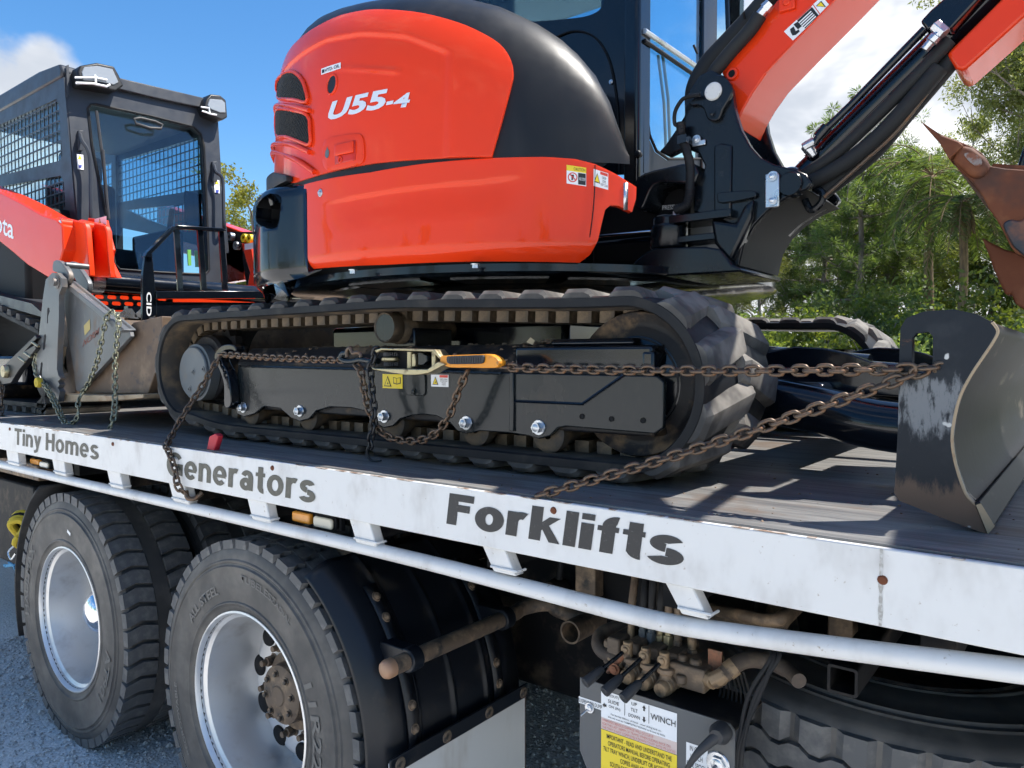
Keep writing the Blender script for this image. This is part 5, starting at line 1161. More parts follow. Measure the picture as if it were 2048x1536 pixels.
# upper knuckle of the main frame and lower yoke
add('frame_knuckle', ext(sp2(P4(2.06, [(178, 890), (228, 842), (330, 815), (470, 795), (472, 892), (310, 886), (255, 930), (222, 1012), (186, 1002)]), 2), 'y', 2.04, 2.36), 'cast_black', brk, bevel=.012, seg=3)
q = W(*z4(330, 1120), Y=2.08); zt_ = W(*z4(330, 1040), Y=2.05).z; zb_ = W(*z4(330, 1195), Y=2.05).z
yk = add('swing_yoke', join(lathe([(0, zb_), (.052, zb_), (.056, zb_ + .006), (.056, zt_ - .03), (.05, zt_ - .026), (.05, zt_ - .004), (.046, zt_), (0, zt_)], (q.x, 2.085, 0), 'z', 36), box(q.x, q.x + .19, 2.05, 2.14, zb_ + .01, zb_ + .03), box(q.x, q.x + .21, 2.04, 2.15, zt_ - .028, zt_ - .004)), 'cast_black', brk, bevel=.006)
add('yoke_cap', hexbolt((q.x + .03, 2.07, zt_), (0, 0, 1), .011, .012), 'zinc', yk)
add('grease_plate', lathe([(0, .004), (.03, .004), (.034, 0)], (q.x - .005, 2.08, zt_), 'z', 24), 'zinc', yk)
# bottom flange
fl_px = [(175, 1272), (230, 1225), (280, 1200), (520, 1195), (590, 1205), (630, 1250), (650, 1282), (692, 1296), (690, 1316), (520, 1326), (330, 1336), (180, 1290)]
add('bracket_flange', ext(P4(2.05, fl_px), 'y', 2.03, 2.37), 'cast_black', brk, bevel=.008)
a = W(1190, 480, Y=2.085); b = W(1308, 470, Y=2.085)
add('swing_cylinder_rod', rod(a + Vector((-.15, .0, .0)), b, .0185, 24), 'chrome', brk)
add('hydraulic_pump_housing', join(box(-1.35, -1.0, 2.15, 2.5, 1.9, 2.15), box(-1.35, -1.2, 2.3, 2.9, 1.88, 1.98)), 'interior', EX, bevel=.02)
text('hose_lettering', 'HIGH PRESSURE', W(1300, 422, Y=2.145) , W(1365, 417, Y=2.145) - W(1300, 422, Y=2.145), (0, 0, .014), 'white_print', brk)
add('pressure_hose', tube([W(1290, 424, Y=2.17), W(1375, 412, Y=2.17)], .022, 12), 'rubber', brk)
# corrugated conduit
cp_ = spline([W(u, v, Y=2.04) for u, v in ((1362, 245), (1362, 268), (1368, 285), (1380, 330), (1380, 370), (1378, 395), (1370, 412), (1350, 420))], 10)
add('corrugated_conduit', tube(cp_, [.0125 + .0015 * (k % 2) for k in range(len(cp_))], 10), 'rubber', brk)
add('cable_loop', tube(spline([W(u, v, Y=2.04) for u, v in ((1362, 250), (1350, 248), (1350, 225), (1360, 205), (1372, 195), (1400, 190))], 8), .006, 8), 'rubber', brk)
add('conduit_clip', join(box(W(1362, 285, Y=2.04).x - .004, W(1378, 280, Y=2.04).x, 2.022, 2.058, W(1370, 288, Y=2.04).z, W(1370, 272, Y=2.04).z)), 'black_paint', brk)
a = W(1374, 289, Y=2.03); b = W(1401, 273, Y=2.03)
cl_ = add('clip_strap', box(a.x, b.x, 2.062, 2.067, a.z, b.z), 'zinc', brk, bevel=.002); add('clip_bolt', hexbolt(W(1393, 279, Y=2.062), (0, -1, 0), .009, .008), 'zinc', cl_)
a = W(*z4(560, 985), Y=2.05); pts = P4(2.055, [(565, 940), (585, 928), (735, 920), (752, 935), (740, 955), (590, 982), (566, 965)])
add('link_strap', ext(sp2(pts, 2), 'y', 2.055, 2.064), 'cast_black', brk, bevel=.003)
pts = P4(2.045, [(790, 838), (850, 828), (858, 838), (858, 990), (850, 998), (790, 1003)])
sbk = add('hose_bracket', ext(pts, 'y', 2.055, 2.062), 'zinc', brk, bevel=.004)
for y_ in (852, 968): add('bracket_bolt', hexbolt(W(*z4(834, y_), Y=2.055), (0, -1, 0), .010, .009), 'zinc', sbk)
q = W(*z4(920, 890), Y=2.07); add('cylinder_pin', lathe([(0, 0), (.03, 0), (.033, .004), (.033, .04)], (q.x, 2.062, q.z), 'y', 32), 'cast_black', brk)
# ---------------- boom
BM0, BM1 = 2.122, 2.322
bm_px = [(586, 346), (700, 205), (860, -5), (1100, -330), (1420, -300), (1140, -2), (960, 185), (800, 356), (735, 450), (690, 530), (655, 610), (640, 560), (640, 470)]
boom = add('boom', ext(P4(BM0, bm_px), 'y', BM0, BM1), 'red', EX, bevel=.004, label='red box section boom')
a = P4(BM0, [(800, 352), (1140, -6), (1420, -300)])
add('boom_weld', tube([(x_, BM0 - .001, z_) for x_, z_ in a], .003, 6), 'red', boom)
q = W(*z4(640, 358), Y=BM0 - .004); add('boom_boss', lathe([(0, -.003), (.010, -.003), (.0105, -.006), (.016, -.006), (.019, .004)], q, 'y', 24), 'red', boom)
add('boss_hole', lathe([(0, -.0065), (.010, -.0065)], q, 'y', 20), 'interior', boom)
q = W(*z4(905, 15), Y=BM0 - .004); add('boom_boss', join(box(q.x - .022, q.x + .022, BM0 - .012, BM0, q.z - .022, q.z + .022), lathe([(0, -.012), (.010, -.012), (.012, 0)], q, 'y', 20)), 'red', boom, bevel=.003)
# boom decals
def slanted(pts, Y, material, par, name='decal'):
    return add(name, ([(x_, Y, z_) for x_, z_ in P4(Y, pts)], [tuple(range(len(pts)))]), material, par, smooth=0)
d_ = slanted([(888, 152), (1028, 24), (1062, 72), (932, 196)], BM0 - .0012, 'white_print', boom)
slanted([(952, 100), (1024, 34), (1056, 74), (990, 138)], BM0 - .002, 'black_print', d_, 'decal_panel'); slanted([(946, 92), (1016, 28), (1022, 34), (952, 98)], BM0 - .0024, 'red_print', d_, 'decal_header')
for k in range(4):
    s_ = 0.12 + .22 * k; slanted([(954 + 34 * s_, 104 + 36 * s_), (1014 + 34 * s_, 48 + 36 * s_), (1018 + 34 * s_, 52 + 36 * s_), (958 + 34 * s_, 108 + 36 * s_)], BM0 - .0026, 'white_print', d_, 'decal_line')
slanted([(918, 140), (935, 128), (946, 150), (960, 142), (964, 152), (946, 168), (930, 172), (922, 158)], BM0 - .002, 'black_print', d_, 'decal_figure'); slanted([(935, 118), (955, 104), (975, 126), (956, 142)], BM0 - .0023, 'black_print', d_, 'decal_figure')
d_ = slanted([(1030, 20), (1072, -18), (1108, 24), (1064, 66)], BM0 - .0012, 'white_print', boom)
slanted([(1042, 30), (1068, 4), (1092, 34)], BM0 - .002, 'black_print', d_, 'warning_triangle'); slanted([(1048, 28), (1067, 10), (1084, 32)], BM0 - .0026, 'yellow_print', d_, 'warning_triangle')
# hose sleeve over the boom foot
add('hose_sleeve', tube(spline([W(u, v, Y=2.20) for u, v in ((1402, 258), (1394, 215), (1396, 175), (1420, 130), (1462, 85), (1500, 45), (1545, -5), (1600, -70))], 8), .036, 14), mat('hose_fabric', (.010, .011, .012), .75, bump=(240, .4, .001)), boom)
add('hose', tube(spline([W(u, v, Y=2.10) for u, v in ((1400, 205), (1425, 150), (1460, 105), (1500, 60), (1520, 30))], 8), .020, 12), 'hose_fabric', boom)
ft = [W(u, v, Y=2.095) for u, v in ((1517, 33), (1530, 18), (1541, 6))]
add('hose_fitting', tube([ft[0], ft[1], ft[1], ft[2]], [.013, .013, .017, .015], 6), 'zinc', boom)
for u, v, du, dv in ((1395, 108, -8, -18), (1489, 38, -2, -14)): add('cable_tie', tube([W(u, v, Y=2.16), W(u + du, v + dv, Y=2.15)], .0035, 6), 'interior', boom)
# ---------------- boom cylinder and its lines
cyl0 = W(1588, 374, Y=2.22); cyl1 = W(2110, -140, Y=2.22)
bc = add('boom_cylinder', join(rod(cyl0.lerp(cyl1, .03), cyl1, .040, 28)), 'black_paint', EX, label='black boom lift cylinder')
add('cylinder_eye', lathe([(.018, -.05), (.045, -.05), (.05, -.04), (.05, .04), (.045, .05), (.018, .05)], (cyl0.x, 2.22, cyl0.z), 'y', 28), 'cast_black', bc)
add('cylinder_guard', ext(WY(2.15, [(1893, 107), (1904, 126), (1912, 138), (1928, 141), (2120, -32), (2100, -70), (2060, -60)]), 'y', 2.15, 2.30), 'red', bc, bevel=.008, seg=3)
ln = [W(u, v, Y=2.16) for u, v in ((1628, 288), (1640, 270), (1700, 212), (1850, 58))]
lo = add('hydraulic_line', tube(ln, .0105, 12), 'black_paint', bc)
add('line_sleeve', tube([W(1636, 275, Y=2.16), W(1655, 253, Y=2.16)], .0155, 12), 'black_paint', lo)
add('elbow_fitting', join(tube([W(1607, 296, Y=2.16), W(1616, 290, Y=2.16), W(1630, 282, Y=2.16)], .014, 6), tube([W(1610, 290, Y=2.16), W(1628, 312, Y=2.18)], .015, 6)), 'zinc', lo, bevel=.003)
add('port_collar', tube([W(1622, 304, Y=2.18), W(1634, 318, Y=2.2)], [.019, .022], 16), 'black_paint', lo)
a = WY(2.14, [(1840, 42), (1860, 20), (1950, -60), (2010, -60), (1900, 60), (1868, 52), (1855, 62)])
add('port_block', ext(a, 'y', 2.14, 2.26), 'black_paint', bc, bevel=.006)
ftp = [W(u, v, Y=2.11) for u, v in ((1848, 100), (1862, 84), (1872, 72), (1884, 60))]
add('port_fitting', join(tube([ftp[0], ftp[1], ftp[1], ftp[2], ftp[2], ftp[3]], [.011, .012, .015, .015, .012, .012], 8), tube([W(1870, 50, Y=2.11), W(1890, 68, Y=2.11)], .016, 6)), 'zinc', bc, bevel=.002)
for k, (pts, r_) in enumerate((([(1516, 396), (1545, 386), (1580, 366), (1620, 342), (1680, 300), (1760, 225), (1850, 135), (1900, 80)], .017), ([(1640, 388), (1690, 350), (1750, 300), (1810, 230), (1870, 160), (1905, 118)], .024), ([(1600, 372), (1660, 345), (1720, 305), (1790, 240), (1880, 135)], .022), ([(1648, 394), (1720, 330), (1800, 255), (1888, 140)], .005))):
    add('boom_hose', tube(spline([W(u, v, Y=2.15 + .03 * (k == 1)) for u, v in pts], 8), r_, 12), 'hose_fabric' if k < 3 else 'chain', bc)
add('hose_guide', join(tube(spline([W(u, v, Y=2.16) for u, v in ((1608, 395), (1622, 420), (1642, 405), (1645, 385), (1628, 375))], 5), .010, 8)), 'cast_black', bc)
# ---------------- bucket hanging at the right
BK = [(1550, 587), (1600, 622), (1645, 652), (1700, 672), (1745, 690), (1800, 712), (1850, 745), (1872, 775), (1888, 806), (1960, 818), (2048, 824), (2200, 850), (2200, 1300), (2048, 1240), (2010, 1225), (1985, 1195), (1935, 1090), (1880, 1010), (1850, 950), (1800, 880), (1745, 830), (1700, 770), (1680, 745), (1645, 690), (1632, 680)]
bk = add('bucket', ext(P4(1.88, BK), 'y', 1.87, 1.90), 'rust', EX, bevel=.005, label='rusty steel digging bucket')
tooth = [(1550, 587), (1600, 622), (1650, 652), (1735, 688), (1760, 710), (1690, 775), (1640, 690), (1622, 668)]
c_ = P4(1.86, tooth); V = []
tx, tz = c_[0]
far_ = max(math.hypot(x_ - tx, z_ - tz) for x_, z_ in c_)
for sg in (-1, 1):
    for x_, z_ in c_: t = math.hypot(x_ - tx, z_ - tz) / far_; V.append((x_, 1.885 + sg * (.006 + .034 * t), z_))
n = len(c_); Fc = [tuple(range(n)), tuple(range(2 * n - 1, n - 1, -1))] + [(i, (i + 1) % n, n + (i + 1) % n, n + i) for i in range(n)]
add('tooth', (V, Fc), 'rust', bk, bevel=.004)
add('tooth_adapter', ext(P4(1.86, [(1700, 775), (1740, 700), (1800, 715), (1865, 765), (1886, 806), (1850, 860), (1790, 860)]), 'y', 1.85, 1.92), 'rust', bk, bevel=.012, seg=3)
add('worn_patch', ext(sp2(P4(1.848, [(1760, 742), (1800, 738), (1840, 765), (1842, 795), (1810, 800), (1770, 765)]), 2), 'y', 1.848, 1.851), mat('worn_metal', (.24, .20, .18), .5, metal=.3, var=((.2, .07, .035), 40, .45, .6)), bk)
add('side_cutter', ext(sp2(P4(1.86, [(1945, 1085), (1985, 1058), (2030, 1065), (2070, 1042), (2150, 1080), (2200, 1120), (2200, 1290), (2060, 1240), (2025, 1215), (1990, 1180)]), 3), 'y', 1.864, 1.872), mat('worn_black', (.018, .022, .03), .5, var=((.16, .06, .03), 12, .5, .66)), bk, bevel=.004)
t2 = P4(1.98, [(1848, 1150), (1900, 1180), (1960, 1210), (2048, 1230), (2200, 1300), (2200, 1600), (2048, 1496), (2010, 1470), (1990, 1420), (1965, 1430), (1935, 1370), (1905, 1300), (1880, 1230)])
add('tooth', ext(t2, 'y', 1.96, 2.04), 'rust', bk, bevel=.008)
add('cutting_edge', ext(P4(1.9, [(1700, 780), (1860, 960), (1990, 1195), (2040, 1240), (2060, 1225), (1900, 960), (1740, 770)]), 'y', 1.90, 2.46), 'rust', bk, bevel=.004)
add('bucket_shell', ext(P4(1.9, [(1890, 806), (2048, 826), (2240, 860), (2240, 830), (2048, 800), (1900, 790)]), 'y', 1.90, 2.46), 'rust', bk)
add('bucket_side', ext(P4(1.88, BK[8:19]), 'y', 2.43, 2.46), 'rust', bk)
ba = P4(BM0, [(1100, -330), (1420, -300)])
def lean(vf): return [(x_, y_ - .62 * max(0, z_ - 2.72), z_) for x_, y_, z_ in vf[0]], vf[1]  # bends the unseen boom head and dipper so their shadow clears the track
add('boom_head', lean(ext([ba[0], (.02, 3.42), (.45, 3.62), (.95, 3.66), (.98, 3.50), (.55, 3.40), (.22, 3.22), ba[1]], 'y', BM0 + .001, BM1 - .001)), 'red', boom, bevel=.006)
add('cylinder_rod', rod(cyl1, Vector((.22, 1.95, 3.20)), .024, 20), 'chrome', bc)
add('dipper_arm', lean(ext([(.98, 3.66), (1.06, 3.46), (.60, 2.74), (.42, 2.42), (.16, 2.02), (.02, 2.08), (.04, 2.22), (.30, 2.72), (.70, 3.42)], 'y', 2.13, 2.31)), 'red', EX, bevel=.01, label='red dipper arm running down to the bucket')
add('bucket_link', ext(WY(2.12, [(2030, 345), (2050, 280), (2120, 200), (2200, 220), (2160, 330)]), 'y', 2.12, 2.30), 'black_paint', EX, bevel=.01)
add('bucket_back', ext(sp2([(-.02, 2.0), (.14, 2.02), (.34, 1.95), (.42, 1.78), (.36, 1.66), (.34, 1.66), (.39, 1.78), (.32, 1.92), (.14, 1.99), (-.02, 1.975)], 3), 'y', 1.90, 2.46), 'rust', bk)
# ---------------- dozer blade and its arms
BL = [(1801, 690), (1803, 655), (1815, 636), (1850, 623), (1910, 619), (1955, 629), (1985, 645), (1996, 662), (1988, 682), (1968, 712), (1944, 748), (1922, 790), (1910, 835), (1905, 880), (1913, 930), (1932, 985), (1954, 1010), (1986, 1054), (1975, 1067), (1900, 1040), (1800, 1000), (1790, 985), (1792, 960), (1798, 850)]
hole = [(1826, 676), (1834, 667), (1858, 664), (1867, 672), (1867, 742), (1858, 752), (1832, 754), (1825, 746)]
bl = add('dozer_blade', ext(WY(1.49, BL), 'y', 1.482, 1.505, [WY(1.49, hole)]), 'blade_plate', EX, label='dark worn steel dozer blade with slotted end plate')
mb = WY(1.49, BL[6:17]); mo = [(x_ - .018, z_) for x_, z_ in mb]
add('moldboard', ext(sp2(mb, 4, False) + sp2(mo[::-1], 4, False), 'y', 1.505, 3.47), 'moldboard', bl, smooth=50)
add('plate_edge', tube(spline([(x_, 1.484, z_) for x_, z_ in mb], 4), .0028, 8), 'bright_edge', bl)
ce = WY(1.49, [(1950, 1003), (1960, 1000), (1990, 1050), (1976, 1068)])
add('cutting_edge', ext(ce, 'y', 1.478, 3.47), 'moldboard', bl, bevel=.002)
ce = WY(1.478, [(1952, 1010), (1962, 1006), (1990, 1052), (1976, 1068)])
add('lit_edge_face', ([(x_, 1.4765, z_) for x_, z_ in ce], [(0, 1, 2, 3)]), 'bright_edge', bl, smooth=0)  # lit look of the cutting edge put into a tan face
add('weld_bead', tube([(x_ - .004, 1.508 + .002 * (k % 2), z_) for k, (x_, z_) in enumerate(sp2(mb, 8, False))], .005, 6), 'cast_black', bl)
for z_ in (1.345, 1.345):
    pass
add('blade_rib', box(-0.28, -0.20, 2.0, 2.06, 1.36, 1.62), 'black_paint', bl); add('blade_rib', box(-0.28, -0.20, 2.9, 2.96, 1.36, 1.62), 'black_paint', bl)
add('end_plate', ext(WY(1.49, BL), 'y', 3.455, 3.478), 'blade_plate', bl)
for y_ in (1.98, 2.88):
    add('blade_arm', tube(spline([(-1.15, y_ + .03, 1.50), (-0.85, y_ + .03, 1.505), (-0.60, y_ + .02, 1.475), (-0.42, y_, 1.44), (-0.24, y_, 1.43)], 6), .062, 20), 'black_paint', EX)
add('arm_plate', ext(sp2([(-1.15, 1.60), (-.85, 1.60), (-.66, 1.635), (-.52, 1.615), (-.42, 1.575), (-.3, 1.56), (-.3, 1.50), (-.7, 1.52), (-1.15, 1.50)], 2), 'y', 2.10, 2.13), 'black_paint', EX, bevel=.004)
add('arm_plate', ext(sp2([(-1.15, 1.60), (-.85, 1.60), (-.60, 1.64), (-.46, 1.62), (-.36, 1.575), (-.3, 1.56), (-.3, 1.50), (-.7, 1.52), (-1.15, 1.50)], 2), 'y', 2.80, 2.83), 'black_paint', EX, bevel=.004)
add('arm_bridge', box(-.75, -.55, 2.0, 2.95, 1.47, 1.54), 'black_paint', EX, bevel=.02, seg=3)
add('blade_cylinder', join(rod((-1.1, 2.46, 1.62), (-.55, 2.46, 1.57), .045, 24), rod((-.55, 2.46, 1.57), (-.25, 2.46, 1.545), .025, 20)), 'black_paint', EX)
# ================================================================== compact track loader
SS = thing('track_loader', (-5.4, 2.42, DECK), 'grey cabbed red compact track loader parked ahead of the excavator', 'loader')
FSL = 0.17; FC = -4.96 + FSL * 3.35
def WF(u, v, off=0.0):
    d = px_dir(u, v); n = Vector((1, 0, FSL)); t = (FC + off - EYE.dot(n)) / d.dot(n); return EYE + d * t
def front_ext(px_pts, t0, t1, holes=(), per=0):
    f2 = lambda L: [(lambda p: (p.y, p.z))(WF(u, v)) for u, v in L]
    o2 = f2(px_pts); hs_ = [sp2(f2(h), per) if per else f2(h) for h in holes]
    v, f = ext(o2, 'x', t0, t1, hs_)
    return [(x_ + FC - FSL * z_, y_, z_) for x_, y_, z_ in v], f
win_px = [(176, 217), (181, 210), (192, 209), (300, 232), (388, 254), (402, 268), (408, 290), (413, 400), (418, 540), (410, 549), (320, 545), (240, 539), (229, 528), (215, 440), (200, 370), (184, 290)]
scab = add('cab', front_ext([(131, 152), (150, 143), (438, 206), (436, 240), (456, 566), (330, 566), (225, 560), (158, 470)], -.06, 0.0, [win_px]), 'cab_grey', SS, label='dark grey loader cab frame')
add('windshield', front_ext(win_px, -.045, -.04), 'glass_dark', scab, smooth=0)
add('windshield_seal', tube([WF(u, v, .002) for u, v in win_px], .008, 6, closed=True), 'rubber', scab)
add('roof', ext([(-6.45, 3.30), (-4.97, 3.30), (-4.955, 3.34), (-4.99, 3.385), (-5.3, 3.41), (-6.4, 3.41)], 'y', 1.93, 2.945), 'cab_grey', scab, bevel=.012)
add('roof_visor', front_ext([(140, 150), (152, 138), (440, 206), (440, 226), (300, 196), (200, 172)], 0.0, .03), 'cab_grey', scab, bevel=.006)
# sides with punched window guards
def side_frame(Y, t, outer, holes, near):
    o = add('cab_side', ext(WY(1.95, outer), 'y', Y, Y + t, [WY(1.95, h) for h in holes]), 'cab_grey', scab)
    for h in holes:
        P_ = WY(1.95, h); x0 = min(p[0] for p in P_); x1 = max(p[0] for p in P_); z0 = min(p[1] for p in P_); z1 = max(p[1] for p in P_)
        def clip_line(a, horizontal):
            xs = []
            for (ax_, az_), (bx_, bz_) in zip(P_, P_[1:] + P_[:1]):
                if horizontal:
                    if (az_ > a) != (bz_ > a): xs.append(ax_ + (bx_ - ax_) * (a - az_) / (bz_ - az_))
                else:
                    if (ax_ > a) != (bx_ > a): xs.append(az_ + (bz_ - az_) * (a - ax_) / (bx_ - ax_))
            return sorted(xs)
        parts = []; g = 0.062; k = x0 + g
        while k < x1:
            c_ = clip_line(k, False)
            for a, b in zip(c_[::2], c_[1::2]): parts.append(box(k - .0042, k + .0042, Y + .008, Y + .013, a, b))
            k += g
        k = z0 + g
        while k < z1:
            c_ = clip_line(k, True)
            for a, b in zip(c_[::2], c_[1::2]): parts.append(box(a, b, Y + .007, Y + .0135, k - .0042, k + .0042))
            k += g
        if parts: add('window_guard', join(*parts), 'cab_grey', o, smooth=0)
        add('side_glass', ext(P_, 'y', Y + (.022 if near else .001), Y + (.026 if near else .004)), 'glass_dark', o, smooth=0)
outer = [(-110, 262), (131, 155), (158, 470), (60, 440), (-110, 400)]
h1 = [(-75, 285), (116, 199), (121, 210), (128, 312), (122, 322), (0, 353), (-75, 372)]
h2 = [(-20, 378), (124, 352), (131, 362), (134, 412), (128, 424), (80, 425), (20, 400)]
side_frame(1.94, .03, outer, [h1, h2], True)
side_frame(2.90, .03, outer, [h1, h2], False)
add('rear_wall', join(box(-6.45, -6.38, 1.95, 2.93, 1.9, 2.35), box(-6.45, -6.38, 1.95, 2.0, 2.35, 3.3), box(-6.45, -6.38, 2.88, 2.93, 2.35, 3.3)), 'cab_grey', scab)
add('roof_lining', box(-6.4, -5.02, 1.97, 2.90, 3.27, 3.295), mat('lining', (.16, .18, .19), .8), scab)
add('loader_seat', join(box(-5.9, -5.45, 2.2, 2.65, 2.25, 2.38), box(-6.0, -5.85, 2.2, 2.65, 2.3, 2.9), box(-5.97, -5.88, 2.28, 2.57, 2.9, 3.1)), 'seat_fabric', scab, bevel=.04, seg=3)
for y_ in (2.08, 2.70): add('control_pod', join(box(-5.75, -5.2, y_, y_ + .12, 2.2, 2.52), rod((-5.3, y_ + .06, 2.5), (-5.25, y_ + .06, 2.68), .02)), 'interior', scab, bevel=.02)
add('display', box(-5.1, -5.06, 2.76, 2.88, 2.55, 2.78), 'interior', scab, bevel=.01)
add('hi_vis_vest', join(front_ext([(389, 497), (396, 497), (397, 529), (391, 529)], -.10, -.09), front_ext([(404, 499), (412, 499), (413, 532), (406, 532)], -.10, -.09)), 'hi_vis', scab)
add('dash', box(-4.95, -4.75, 1.98, 2.88, 2.0, 2.14), 'interior', scab, bevel=.02)
# work lamps
def lamp(pxo, pxl, d):
    h = add('work_lamp', front_ext(pxo, -.05, d), 'plastic_black', scab, bevel=.01, seg=3)
    add('lamp_lens', front_ext(pxl, d - .005, d + .006), 'lamp_lens', h, bevel=.004)
    c0 = WF(*pxl[0], d + .008); c1 = WF(*pxl[2], d + .008); m_ = c0.lerp(c1, .5)
    return h
h = lamp([(141, 150), (146, 139), (180, 133), (214, 140), (224, 158), (233, 178), (218, 189), (190, 184), (146, 177)], [(149, 152), (154, 142), (180, 140), (210, 146), (222, 172), (213, 177), (182, 170), (152, 168)], .10)
add('lamp_reflector', tube([WF(u, v, .112) for u, v in ((152, 166), (185, 167), (213, 173), (220, 169))], .007, 6), 'white_print', h); add('lamp_reflector', tube([WF(u, v, .112) for u, v in ((150, 155), (190, 155), (214, 160))], .006, 6), 'white_print', h); add('lamp_reflector', tube([WF(u, v, .112) for u, v in ((190, 150), (192, 168))], .006, 6), 'white_print', h)
h = lamp([(393, 218), (398, 203), (406, 194), (425, 196), (437, 206), (440, 240), (430, 246), (400, 234)], [(399, 217), (404, 204), (428, 206), (434, 212), (435, 231), (424, 231), (405, 224)], .10)
add('lamp_reflector', tube([WF(u, v, .112) for u, v in ((402, 214), (418, 216), (420, 228))], .006, 6), 'white_print', h); add('lamp_reflector', tube([WF(u, v, .112) for u, v in ((404, 222), (422, 228), (433, 230))], .006, 6), 'white_print', h)
add('antenna_bracket', front_ext([(131, 132), (136, 130), (138, 190), (133, 195)], .0, .012), 'cab_grey', scab)
# grab handles, wiper, door pull, decals
for (a, b, c_, d_) in (((160, 268), (175, 300), (181, 330), (182, 432)), ((428, 330), (442, 352), (446, 370), (448, 450))):
    add('grab_handle', tube(spline([WF(*a, .01), WF(a[0] + 4, a[1] + 14, .05), WF(*b, .07), WF(*c_, .07), WF(*d_, .07), WF(d_[0], d_[1] + 6, .01)], 5), .012, 8), 'cab_grey', scab)
    add('hinge', front_ext([(a[0] - 6, a[1] - 6), (a[0] + 4, a[1] - 6), (a[0] + 4, a[1] + 34), (a[0] - 6, a[1] + 34)], 0, .02), 'cab_grey', scab, bevel=.003)
add('wiper', tube([WF(u, v, .03) for u, v in ((193, 222), (200, 275), (207, 330), (214, 415))], .009, 6), 'grip_black', scab)
add('wiper_arm', tube([WF(u, v, .04) for u, v in ((206, 300), (214, 400), (218, 438))], .008, 6), 'grip_black', scab)
add('door_pull', tube([WF(u, v, .02) for u, v in ((268, 238), (272, 247), (300, 256), (322, 257), (325, 250), (310, 243), (280, 236))], .009, 8, closed=True), 'grip_black', scab)
for px_ in ([(153, 308), (166, 310), (167, 340), (155, 338)], [(427, 358), (438, 361), (439, 387), (429, 385)]):
    d_ = add('decal', front_ext(px_, .001, .004), 'white_print', scab, smooth=0)
    a = px_[0]; add('decal_symbol', front_ext([(a[0] + 2, a[1] + 10), (a[0] + 10, a[1] + 11), (a[0] + 6, a[1] + 2)], .004, .006), 'yellow_print', d_, smooth=0); add('decal_symbol', front_ext([(a[0] + 4, a[1] + 22), (a[0] + 10, a[1] + 22), (a[0] + 9, a[1] + 28), (a[0] + 4, a[1] + 28)], .004, .006), mat('blue_print', (.03, .05, .3), .4) if 'blue_print' not in MATS else 'blue_print', d_, smooth=0)
# lower hull and tracks
add('hull', join(box(-6.9, -4.72, 1.98, 2.88, 1.55, 2.12), box(-4.75, -4.55, 2.0, 2.86, 1.5, 1.95)), 'interior', SS, bevel=.02)
def ss_track(y0):
    pts = []
    c1 = (-4.50, 1.555, .22); c2 = (-6.2, 1.90, .25); c3 = (-6.75, 1.535, .20)
    for a in range(-90, 80, 12): pts.append((c1[0] + c1[2] * math.cos(R(a)), c1[1] + c1[2] * math.sin(R(a))))
    for a in range(84, 130, 12): pts.append((c2[0] + c2[2] * math.cos(R(a)), c2[1] + c2[2] * math.sin(R(a))))
    for a in range(135, 271, 12): pts.append((c3[0] + c3[2] * math.cos(R(a)), c3[1] + c3[2] * math.sin(R(a))))
    path = spline([(a, 0, b) for a, b in pts], 3, True); V = []; Fc = []; n = len(path)
    for i in range(n):
        T = (path[(i + 1) % n] - path[i - 1]).normalized(); nn = Vector((T.z, 0, -T.x))
        for dy, hgt in ((0, -.005), (.01, 0), (.37, 0), (.38, -.005), (.38, -.03), (0, -.03)): V.append(path[i] + nn * hgt + Vector((0, y0 + dy, 0)))
    for i in range(n):
        for k in range(6): Fc.append((i * 6 + k, i * 6 + (k + 1) % 6, ((i + 1) % n) * 6 + (k + 1) % 6, ((i + 1) % n) * 6 + k))
    tk = add('track', (V, Fc), 'rubber', SS)
    lm = shared('tread_lug', ext([(-.035, -.01), (.035, -.01), (.022, .026), (-.022, .026)], 'y', 0.0, .38), 'rubber_dusty', 30)
    L = sum((path[(i + 1) % n] - path[i]).length for i in range(n)); st = L / 52
    for p_, T in polyline_at(path + [path[0]], st)[:52]:
        nn = Vector((T.z, 0, -T.x)); inst('tread_lug', lm, Matrix(((T.x, 0, nn.x, p_.x), (0, 1, 0, y0), (T.z, 0, nn.z, p_.z), (0, 0, 0, 1))), tk)
    for cx_, cz_, r_ in (c1, c3, (-5.2, 1.44, .1), (-5.7, 1.44, .1), (-6.2, 1.44, .1)):
        add('idler', lathe([(.03, y0 + .05), (r_ * .5, y0 + .05), (r_ * .78, y0 + .07), (r_ * .82, y0 + .07), (r_ * .82, y0 + .30), (.03, y0 + .30)], (cx_, 0, cz_), 'y', 32), 'dirt_steel', tk)
    add('track_frame', box(-6.5, -4.8, y0 + .06, y0 + .32, 1.45, 1.62), 'black_paint', tk, bevel=.02)
ss_track(1.58); ss_track(2.90)
add('fender', ext([(-6.8, 2.22), (-4.55, 1.90), (-4.40, 1.84), (-4.40, 1.82), (-6.8, 2.18)], 'y', 1.60, 1.98), 'cab_grey', SS)
add('engine_side', box(-6.9, -4.9, 1.70, 1.97, 1.9, 2.50), 'interior', SS, bevel=.03)
